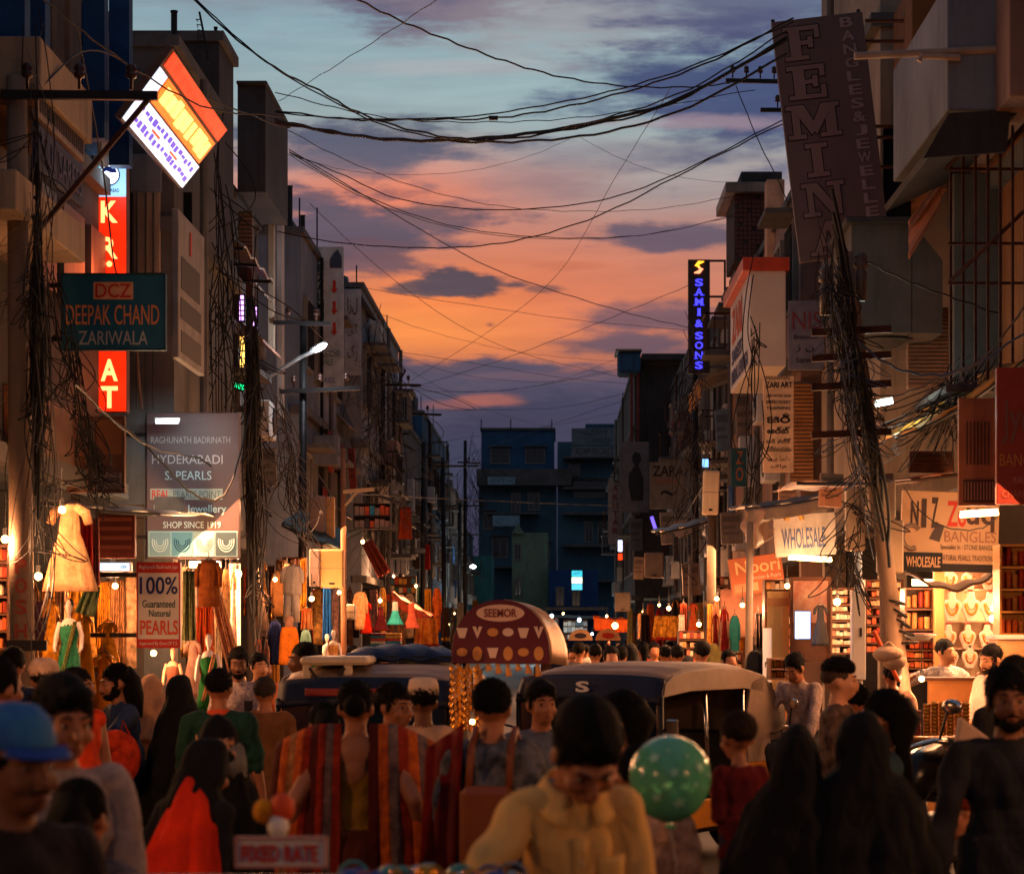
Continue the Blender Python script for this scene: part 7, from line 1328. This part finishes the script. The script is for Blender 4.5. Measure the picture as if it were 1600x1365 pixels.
        for q in range(1500 if Y < 10 else 700 if Y < 16 else 200 if Y < 25 else 0):      # short locks break up the outline
            a, th = rr.uniform(0, 6.283), math.acos(rr.uniform(-.55, 1)); d = Vector((math.sin(th) * math.cos(a), math.sin(th) * math.sin(a), math.cos(th))); p = Vector(hc) + Vector((d.x * hr[0], d.y * hr[1], d.z * hr[2])) * .985
            cb = Vector((.5, -.7, -.25)) + Vector((rr.uniform(-.6, .6), rr.uniform(-.6, .6), rr.uniform(-.5, .3))); tn = (cb - d * cb.dot(d)).normalized(); wd2 = d.cross(tn) * rr.uniform(.0015, .004); ln = rr.uniform(.014, .036); e1 = p + d * rr.uniform(.0, .012) + tn * ln; mid = p + d * .007 + tn * ln * .5
            m.add([p + wd2, p - wd2, mid - wd2, mid + wd2, e1], [(0, 1, 2, 3), (3, 2, 4)])
        m.build('hair', hm, t, True)
    if beard:
        m = MB(); m.M = MK; m.ball((0, -.05, 1.51), (.05, .053, .042), 16, 10); [m.ball((s * .05, -.03, 1.535), (.02, .04, .045), 10, 8) for s in (-1, 1)]; m.build('beard', HAIRM, t, True)
    if moust or beard: m = MB(); m.M = MK; m.tube([(-.03, -.096, 1.531), (0, -.112, 1.54), (.03, -.096, 1.531)], [.003, .007, .003], 8); m.build('moustache', HAIRM, t, True)
    if face and Y < 24:
        for s in (-1, 1):
            m = MB(); m.M = MK; m.ball((s * .031, -.083, 1.588), (.0135, .0105, .0062), 12, 8); o = m.build('eye', EYEW, t, True); m = MB(); m.M = MK; m.ball((s * .031, -.0915, 1.588), (.0062, .0035, .0066), 10, 6); m.build('iris', EYEB, o, True)
            m = MB(); m.M = MK; m.tube([(s * .012, -.1, 1.6115), (s * .03, -.0985, 1.618), (s * .052, -.082, 1.612)], [.0032, .0046, .002], 6); m.build('eyebrow', HAIRM, t, True)
        if not niqab: m = MB(); m.M = MK; m.tube([(-.022, -.1, 1.525), (0, -.1125, 1.527), (.022, -.1, 1.525)], [.002, .0055, .002], 8); m.build('mouth', LIP, t, True)
    return t, k, MK, Matrix.Scale(k, 4) @ ML
def drape(t, name, fn, mat, nu=16, nv=14, th=.006): return MB().grid(fn, nu, nv).build(name, mat, t, True, solid=th)
ROBE = [((0, .01, .03), .33, .27), ((0, .01, .5), .28, .22), ((0, 0, .85), .23, .18), ((0, 0, 1.05), .19, .14), ((0, 0, 1.2), .17, .125)]
SKIRT = [((0, .01, .04), .3, .24), ((0, .01, .5), .25, .2), ((0, 0, .85), .2, .16), ((0, 0, 1.0), .165, .13)]
# foreground row
t, k, M, ML = person('man in a blue cap at the lower left corner, face close to the camera', 20, 1116, 5.0, 40, cm((40, 34, 36)), skin='d', hair=None, moust=True, head=(8, 4), sleeve='long')
m = MB(); m.M = M; m.lathe([(.001, .1), (.05, .092), (.082, .06), (.093, .02), (.094, .0), (.088, -.005)], 24, (0, .012, 1.632), .97, 1.12); m.build('cap', pm('blue cap cloth', (30, 74, 150), .8, var=.15, c2=(60, 130, 170), scale=5), t, True)
m = MB(); m.M = M; m.grid(lambda u, v: (.082 * math.cos(math.pi * (1 + u)), -.075 - (.075 * v) * math.sin(math.pi * u) - .02 + .02 * 1, 1.635 - .02 * v), 16, 5); m.build('cap_peak', pm('blue cap peak', (24, 60, 136), .7), t, True, solid=.006)
m = MB(); m.M = M; m.ball((0, .02, 1.6), (.083, .098, .06), 16, 10); m.build('hair', HAIRM, t, True)
person('young man with black side parted hair glancing down, behind the blue capped man', 94, 1064, 6.7, 22, cm((168, 152, 146), (128, 114, 112), 16), hair='thick', head=(12, 10), sleeve='long')
person('dark haired man cut by the left edge, behind the blue capped man', -4, 1030, 9.2, 150, cm((120, 80, 56)), face=False, wide=1.1)
t, k, M, ML = person('small girl with long dark hair seen from behind at the lower left', 128, 1222, 6.3, 168, cm((58, 52, 60), (96, 90, 100), 30), hair='long', fem=True, H=1.42, face=False)
t, k, M, ML = person('man in a pale cloth cap by the lettered pole', 68, 1036, 14.5, 200, cm((90, 60, 44)), face=False)
m = MB(); m.M = M; m.lathe([(.001, .115), (.05, .112), (.09, .085), (.108, .04), (.1, .0), (.094, -.01)], 20, (0, .015, 1.625), .98, 1.1); m.build('cap', cm((220, 180, 150), (176, 140, 116), 12), t, True)
person('boy in an orange waistcoat by the yellow dresses', 122, 1046, 13.5, 50, cm((214, 62, 18)), hair='short', sleeve='none', head=(20, 0))
t, k, M, ML = person('bearded man in a blue denim jacket riding the dark motorbike to the left', 205, 1052, 15.2, -58, cm((34, 48, 74), (46, 60, 88)), cm((40, 36, 40)), hair='long', beard=True, ride=True, L=(.3, -.5, 1.08), Rr=(-.28, -.5, 1.08), sleeve='long', lean=10, H=1.68, base=-.06, vox=.012)
t2 = thing('bag', 'crumpled orange red bag hung on the dark motorbike', 'bag', W(196, 1172, 14.7)); MB().ball((0, 0, -.05), (.1, .09, .16), 16, 10).ball((-.06, -.02, .06), (.1, .07, .08), 14, 8).build('sack', cm((206, 62, 26), (150, 40, 20), 14), t2, True); MB().tube([(-.03, 0, .1), (-.02, 0, .2), (.03, 0, .1)], .008, 6).build('handle', cm((150, 40, 20)), t2)
person('woman in a peach headscarf walking away by the dresses', 238, 1056, 16.2, 175, cm((196, 140, 100)), hood='scarf', hairm=cm((206, 150, 110), None, 9, .15), fem=True, robe=SKIRT, face=False)
person('woman in a black burqa walking away left of the green shirt', 282, 1056, 15, 170, ABAYA, ABAYA, hood='veil', robe=ROBE, fem=True, face=False, L='no', Rr='no', wide=.85)
t, k, M, ML = person('man in a dark green polo shirt lettered HUMAAN seen from behind', 343, 1048, 13.6, 178, cm((26, 58, 46)), cm((36, 34, 38)), wide=1.12, face=False)
text('HUMAAN', INKP, t, 0, 1.27 * k, .24, .05, .137 * k, .002, (R(90), 0, R(180)), off=.02)
m = MB(); m.M = ML; m.lathe([(.075, 1.405), (.085, 1.43), (.07, 1.455)], 16, (0, .012, 0)); m.build('collar', ORANGE, t, True)
person('man in a pale striped shirt standing by the bright left shop, phone in hand', 373, 1014, 18, 12, cm((186, 164, 156), (120, 104, 110), 40), skin='d', beard=True, head=(-5, 8), L=(.1, -.3, 1.12), Rr=(-.12, -.26, 1.1), sleeve='long')
t2 = thing('phone', 'dark phone held by the man in the striped shirt', 'phone', W(388, 1108, 17.6)); MB().box((-.035, -.004, -.07), (.035, .004, .07)).build('casing', BLACK, t2, bevel=.004); MB().box((-.03, -.006, -.06), (.03, -.0045, .06)).build('glass', GLASS, t2)
person('grey haired man in a long brown kurta seen from behind', 414, 1060, 15.6, 183, cm((112, 72, 44)), hairm=HAIRG, kurta=True, sleeve='long', face=False, wide=1.08)
person('man in a light teal shirt turned sideways beside the goods carrier', 476, 1006, 17.3, -60, cm((150, 190, 186), None, 9, .12), cm((30, 36, 60)), sleeve='long', skin='d', head=(-10, 5), L=(.16, -.3, 1.0))
# woman with the red shawl, stooping
t, k, M, ML = person('stooping woman in a black scarf with a bright red shawl on her back', 262, 1166, 8.2, 150, cm((24, 24, 28)), ABAYA, hood='scarf', robe=SKIRT, fem=True, face=False, lean=24, H=1.48, sleeve='long')
def shawl_(u, v):
    a = math.pi * (u - .5) * 1.15; w = .07 + .21 * v ** .75 + (.02 * math.sin(u * 15 + 3 * v) + .014 * math.sin(u * 34 + 2 * v)) * (.3 + v); return tuple(ML @ Vector((w * math.sin(a) * 1.15 - .03 - .08 * v, .05 + (w * .8 + .02) * math.cos(a) + .012 * math.sin(u * 26 + v * 5), 1.5 - 1.05 * v - .09 * math.sin(a) ** 2)))
drape(t, 'shawl', shawl_, cm((214, 48, 14), (176, 32, 10), 5), 40, 20)
person('woman in a face veil with only her eyes showing behind the stooping one', 343, 1150, 8.8, 20, ABAYA, ABAYA, skin='l', hood='veil', niqab=True, robe=ROBE, fem=True, H=1.5, L=(.06, -.3, 1.12), Rr=(-.08, -.3, 1.14), sleeve='long', wide=.8)
t2 = thing('headscarf', 'silver grey outer scarf over the veiled woman', 'headscarf', (W(345, 0, 8.8).x, 8.8, 1.33)); m = MB(); m.lathe([(.001, .11), (.05, .1), (.088, .06), (.1, .0), (.1, -.07)], 20, (0, .015, 0), 1, 1.1); m.build('cloth', cm((120, 116, 112), (60, 60, 60), 8), t2, True, solid=.004); MB().tube([(-.1, -.02, -.05), (0, -.1, .05), (.1, -.02, -.05)], .008, 6).build('hem', cm((150, 140, 130)), t2, True)
# sari woman
OLV = cm((140, 100, 30), None, 9, .2)
t, k, M, ML = person('woman in an olive blouse and orange striped sari seen from behind', 556, 1068, 10.1, 182, OLV, cm((90, 40, 22)), hair='bun', fem=True, robe=SKIRT, face=False, wide=1.08, L=(.3, .02, .95), Rr=(-.32, .02, .95), sleeve='none', lowback=True)
ST = [cm((150, 44, 22), (110, 30, 16), 20), cm((116, 92, 82), (80, 60, 60), 20), cm((196, 92, 26), (150, 60, 20), 20), cm((84, 30, 22)), cm((166, 110, 60), (120, 70, 40), 20)]
def sari_(sd, ins, outs):
    m = MB(); n = len(ins)
    def f(u, v):
        x = .06 + (.3 + .06 * v) * u; fl = .012 * math.sin(u * 21 + v * 4 + sd) + .008 * math.sin(u * 47 + v * 6); top_ = 1.43 - .16 * max(0, u - .35) ** 1.3
        y = .02 + .105 * math.sin(min(1, v * 4.5) * 1.571) - .16 * max(0, u - .3) ** 1.6 + .05 * v + fl * (.3 + v); return (sd * x * (1 + .14 * v), y, top_ + .02 * math.sin(min(1, v * 9) * 3.14) - 1.12 * v)
    for i in range(n):
        m.k = i; m.grid(lambda u, v: f((i + u) / n, v), 4, 22)
    m.build('sari_drape', [ST[q] for q in ins], t, True, solid=.006)
sari_(-1, (3, 2, 1, 0, 2, 1, 2), 0); sari_(1, (0, 1, 0, 3, 0, 2, 4, 2, 3), 0)
person('woman with dark tied hair and an orange dupatta left of the sari', 506, 1100, 11, 196, cm((190, 70, 24), (150, 50, 20), 12), hair='tail', fem=True, robe=SKIRT, face=False)
t, k, M, ML = person('woman in glasses and a dark floral dress facing right, hand raised', 614, 1070, 11.2, 40, cm((34, 36, 38), (60, 110, 100), 16), hair='bun', fem=True, robe=SKIRT, head=(10, 5), L=(.2, -.3, 1.2), sleeve='short')
for s in (-1, 1): m = MB(); m.M = M; m.tube([(s * .033 + .022 * math.cos(q), -.107, 1.586 + .018 * math.sin(q)) for q in np.linspace(0, 6.28, 15)], .0022, 5, False); m.build('spectacles', BLACK, t)
t, k, M, ML = person('man in a white skullcap and cream kurta seen from behind', 661, 1066, 12.2, 190, cm((206, 160, 122), None, 9, .15), kurta=True, sleeve='long', face=False, skin='d')
m = MB(); m.M = M; m.lathe([(.001, .102), (.05, .1), (.082, .088), (.092, .05), (.094, .0)], 22, (0, .015, 1.632), .98, 1.12); m.build('skullcap', cm((214, 186, 160), None, 20, .15), t, True)
# backpack woman
t, k, M, ML = person('woman with a brown backpack and maroon shawl seen from behind', 770, 1066, 9.6, 172, cm((36, 38, 42), (120, 120, 126), 14), cm((30, 30, 34)), hair='short', fem=True, kurta=True, face=False, wide=1.1)
MB().box((-.13, .17, .86), (.1, .28, 1.2)).build('backpack', pm('brown leatherette', (122, 62, 30), .5, var=.2), t, bevel=.03)
for s in (-.1, .07): MB().tube([(s, .2, 1.18), (s, .13, 1.36), (s, .02, 1.43), (s * 1.1, -.1, 1.3)], .016, 8).build('strap', pm('brown leatherette', (122, 62, 30), .5, var=.2), t, True)
drape(t, 'shawl', lambda u, v: (.1 + .2 * u + .05 * v, .14 - .2 * u + .03 * v + .015 * math.sin(u * 14), 1.46 - .12 * u - 1.05 * v), cm((112, 22, 18), (80, 16, 14), 8), 14, 14)
person('young man facing the camera behind the leaning vendor', 846, 1068, 11.4, 8, cm((96, 100, 112), (70, 74, 86), 20), head=(10, 0), hair='thick')
# vendor
SHIRT = cloth('vendor cream shirt cloth', (226, 180, 106), None, 7, .04, .22)
t, k, M, ML = person('leaning vendor in a cream yellow shirt looking down at the front stall', 884, 1118, 6.0, 10, SHIRT, cm((40, 40, 46)), skin='b', hair='thick', H=1.72, lean=15, head=(6, 32), L=(.2, -.16, .86), Rr=(-.5, -.4, .98), sleeve='long', wide=.8, vox=.0075)
def collar_(s):
    def f(u, v):
        a = .35 + 2.75 * u; h = (1 - math.cos(a)) / 2; r0, r1 = .07, .106 + .012 * math.cos(a); r_ = r0 + (r1 - r0) * v; return (s * r_ * math.sin(a), .014 - r_ * 1.02 * math.cos(a) - .02 * (1 - h) * v, 1.44 + .035 * h - (.03 + .04 * (1 - h)) * v)
    return f
for s in (-1, 1): m = MB(); m.M = ML; m.grid(collar_(s), 12, 3); m.build('collar', SHIRT, t, True, solid=.006)
m = MB(); m.M = ML; m.grid(lambda u, v: (-.018 + .036 * u, -.118 - .012 * math.sin(2.2 * v), 1.345 - .38 * v), 2, 10); m.build('placket', SHIRT, t, True, solid=.006)
m = MB(); m.M = ML; m.grid(lambda u, v: (.05 + .07 * u, -.112 + .02 * u ** 2 - .006 * v, 1.29 - .09 * v), 4, 4); m.build('pocket', SHIRT, t, True, solid=.005)
m = MB(); m.M = ML
for i in range(4): m.ball((.0, -.128 + .004 * i, 1.28 - .09 * i), .006, 8, 6)
m.build('button', IVORY, t)['kind'] = 'stuff'
person('boy with thick dark hair seen from behind at the vendor shoulder', 944, 1112, 8.8, 188, cm((110, 64, 34)), hair='thick', face=False, H=1.5)
person('woman with tied dark hair in profile behind the vendor', 968, 1084, 9.6, -140, cm((140, 92, 78)), hair='tail', fem=True, face=True, head=(20, 0), robe=SKIRT)
person('person in a pale striped top half hidden between vendor and balloon', 1000, 1130, 7.6, 185, cm((176, 140, 116), (120, 90, 76), 26), cm((30, 28, 34)), face=False, H=1.45)
# women in black and the child
t, k, M, ML = person('woman in a black abaya carrying the small child on her arm', 1244, 1146, 7.6, 178, ABAYA, ABAYA, hood='veil', robe=ROBE, fem=True, face=False, H=1.51, L='no', Rr='no', wide=1.06)
t, k, M, ML = person('taller woman in a wide black abaya at the lower right', 1345, 1118, 7.6, 184, ABAYA, ABAYA, hood='veil', robe=ROBE, fem=True, face=False, L='no', Rr='no', wide=1.12)
t, k, M, ML = person('small child in a maroon jacket carried by the woman in black', 1160, 1152, 7.9, -160, cm((100, 24, 26), (76, 18, 20), 8), cm((50, 46, 60)), H=.84, base=.66, hk=1.42, wide=1.0, hair='short', hairm=pm('brown hair', (40, 24, 16), .75, var=.3, scale=20, spec=.15), vox=.0075, sleeve='long', L=(.1, -.22, 1.12), Rr=(-.14, -.2, 1.05), face=True, lean=6)
person('woman with dark hair facing the shops behind the black abayas', 1378, 1082, 9.4, -120, cm((50, 70, 74), (40, 50, 60), 10), hair='tail', fem=True, kurta=True, head=(0, 0))
person('young man with a fade haircut and black floral shirt in profile', 1311, 1034, 13.2, 75, cm((30, 24, 24), (110, 84, 70), 16), hair='fade', skin='l', head=(10, 0))
person('person in an orange red top just behind the floral shirt', 1338, 1062, 14.2, 190, cm((206, 66, 20)), face=False, H=1.5)
person('rider in a grey striped shirt on the red motorbike', 1258, 1018, 18.9, -35, cm((118, 100, 96), (176, 156, 146), 34), cm((30, 30, 36)), ride=True, L=(.28, -.45, 1.05), Rr=(-.28, -.45, 1.05), sleeve='long', lean=14, head=(0, 14), H=1.66, base=.02)
person('woman in a black headscarf beyond the right rickshaw', 1180, 1018, 23, 170, ABAYA, ABAYA, hood='veil', robe=ROBE, fem=True, face=False, L='no', Rr='no', wide=.85)
person('shopkeeper in a checked shirt pointing across his counter', 1476, 1000, 21.2, 20, cm((206, 196, 190), (110, 90, 100), 60), skin='l', base=.12, L=(.16, -.33, 1.3), Rr=(-.42, -.1, 1.34), head=(20, 4))
person('customer with short beard in a white shirt at the necklace shelves', 1552, 1008, 19.2, -55, cm((200, 180, 166), None, 9, .1), beard=True, head=(0, 12), skin='l')
person('dark haired man in black behind the man at the right edge', 1582, 1028, 12.5, 200, cm((24, 22, 24)), face=False, wide=1.1)
person('bearded man in a black shirt walking towards the camera at the right edge', 1577, 1046, 8.4, 4, cm((32, 32, 36), None, 9, .25), cm((120, 96, 84)), skin='d', beard=True, hair='short', sleeve='long', wide=1.12, Rr=(-.34, -.14, .82), head=(-8, 3))
t2 = thing('bag', 'pale paper bag with orange furry toy beside the parked motorbike', 'bag', W(1508, 1180, 9.8)); MB().add([(-.07, 0, -.16), (.1, 0, -.12), (.13, 0, .06), (-.02, 0, .17), (-.07, .08, -.16), (.1, .08, -.12), (.13, .08, .06), (-.02, .08, .17)], [(0, 1, 2, 3), (7, 6, 5, 4), (0, 4, 5, 1), (1, 5, 6, 2), (2, 6, 7, 3), (3, 7, 4, 0)]).build('paper', pm('pale paper', (196, 160, 130), .8, var=.15), t2, bevel=.01); MB().ball((.0, -.03, -.17), (.07, .06, .07), 14, 8).ball((.06, -.03, -.22), (.05, .05, .06), 12, 8).build('furry_toy', cm((170, 70, 24), (120, 40, 14), 40), t2, True)
person('customer with her hair in a bun before the leaning pole', 1394, 1036, 19.0, 178, cm((206, 176, 150), (150, 90, 70), 14), hair='bun', fem=True, face=False, robe=SKIRT)
t2 = thing('bundle', 'white cloth bundle carried near the leaning pole', 'bundle', W(1388, 1022, 18.4)); MB().ball((0, 0, 0), (.13, .1, .07), 16, 8).ball((.05, 0, -.06), (.1, .08, .07), 12, 8).build('cloth', cm((214, 180, 150)), t2, True); MB().tube([(-.08, 0, .04), (0, -.02, .1), (.06, 0, .05)], .014, 6).build('knot', cm((214, 180, 150)), t2, True)
t2 = thing('broom', 'long orange stick leaning against the pole before the jewellery shop', 'stick', W(1404, 1064, 18.6)); MB().tube([(0, 0, 0), W(1365, 985, 18.6) - t2.location], .018, 8).build('shaft', pm('orange stick', (206, 84, 30), .5), t2); MB().ball((0, 0, -.02), (.02, .02, .03), 8, 6).build('tip', BLACK, t2)
person('person wrapped in cream shawl, the starburst lamp light put in its orange colour', 405, 1022, 20, 30, cm((214, 110, 60)), hair='short', skin='l', fem=True)  # cream shawl; the orange lamp light is put into the cloth colour
person('man sitting among the stall clothes right of the teal shirted man', 552, 1010, 27, 10, cm((90, 80, 76)), face=False); person('stall keeper in a dull shirt before the folded cloth piles', 566, 1012, 32, 20, cm((120, 100, 90)), face=False)
# crowd down the street: eight kinds, copied
KINDS = [('man in a saffron yellow shirt', (206, 140, 26), 'short', False), ('man in a dark blue shirt', (30, 36, 60), 'short', False), ('man in a grey shirt', (96, 90, 88), 'thick', False), ('woman in a black veil', None, None, True), ('man in a white shirt', (206, 190, 176), 'short', False), ('woman in a rust red dress', (150, 50, 26), 'tail', True), ('man in a brown shirt', (96, 62, 44), 'short', False), ('woman in an olive headscarf', (100, 90, 50), None, True)]
SPOT = [(968, 1010, 24, 0, 190), (955, 1016, 23, 6, 10), (930, 1012, 27, 1, 180), (905, 1016, 30, 2, 170), (985, 1014, 29, 3, 180), (1003, 1010, 33, 5, 200), (1022, 1012, 31, 4, 10), (1040, 1010, 28, 6, 185), (1058, 1014, 26, 1, 180), (1075, 1016, 30, 3, 160), (1096, 1018, 24, 2, 200), (1115, 1014, 27, 7, 180), (880, 1018, 38, 1, 180), (893, 1012, 44, 5, 0), (915, 1008, 42, 4, 180), (940, 1006, 46, 3, 185), (978, 1006, 50, 6, 0), (1000, 1006, 47, 2, 180), (1020, 1006, 52, 1, 190), (1046, 1008, 40, 0, 180), (1068, 1008, 44, 7, 170), (860, 1012, 52, 6, 180), (872, 1008, 60, 4, 180), (920, 1004, 64, 1, 180), (950, 1003, 70, 2, 0), (900, 1004, 75, 3, 180), (980, 1003, 68, 5, 180), (1030, 1006, 60, 6, 180), (690, 1012, 44, 2, 180), (670, 1012, 38, 1, 160), (640, 1014, 34, 7, 180), (700, 1008, 55, 3, 180), (886, 1002, 90, 1, 180), (935, 1001, 95, 6, 180), (965, 1002, 85, 4, 180), (1140, 1020, 24, 6, 20), (1205, 1024, 24, 2, 40), (600, 1016, 29, 4, 0), (20, 1032, 15.5, 1, 200)]
base_p = {}
for i, (x, y, Y, kd, yaw) in enumerate(SPOT):
    nm, c, hr_, fm_ = KINDS[kd]; lm = 'by the left stalls' if x < 720 else 'right of the maroon cart sign' if x < 885 else 'by the dark oval cart sign' if x < 925 else 'under the orange canopy lamp' if x < 972 else 'left of the yellow tapestry' if x < 1015 else 'before the yellow tapestry' if x < 1062 else 'by the bright bangle stall' if x < 1110 else 'near the terracotta shop board'; lab = nm + ' ' + lm + (', near' if Y < 32 else ', midway' if Y < 56 else ', far off') if Y >= 23 else nm + ' at the far left behind the capped man'
    z = CH + (CY - y) * Y / F
    if kd not in base_p:
        hood_ = kd in (3, 7); base_p[kd] = person(lab, x, y, Y, yaw, cm(c) if c else ABAYA, ABAYA if kd == 3 else cm((60, 50, 46)), hair=hr_, fem=fm_, face=False, hood=('veil' if kd == 3 else 'scarf') if hood_ else None, hairm=cm(c) if kd == 7 else None, robe=(ROBE if kd == 3 else SKIRT) if fm_ else None, L='no' if kd == 3 else None, Rr='no' if kd == 3 else None, vox=.022, H=1.68, group='crowd walking down the street')[0]
    else:
        o = copy_tree(base_p[kd]); o.location = (W(x, 0, Y).x, Y, 0); o.rotation_euler.z = R(yaw); q = max(.88, min(1.1, z / 1.68 + .06 * math.sin(i * 2.7))); o.scale = (q, q, q); o['label'] = lab
fit_text()
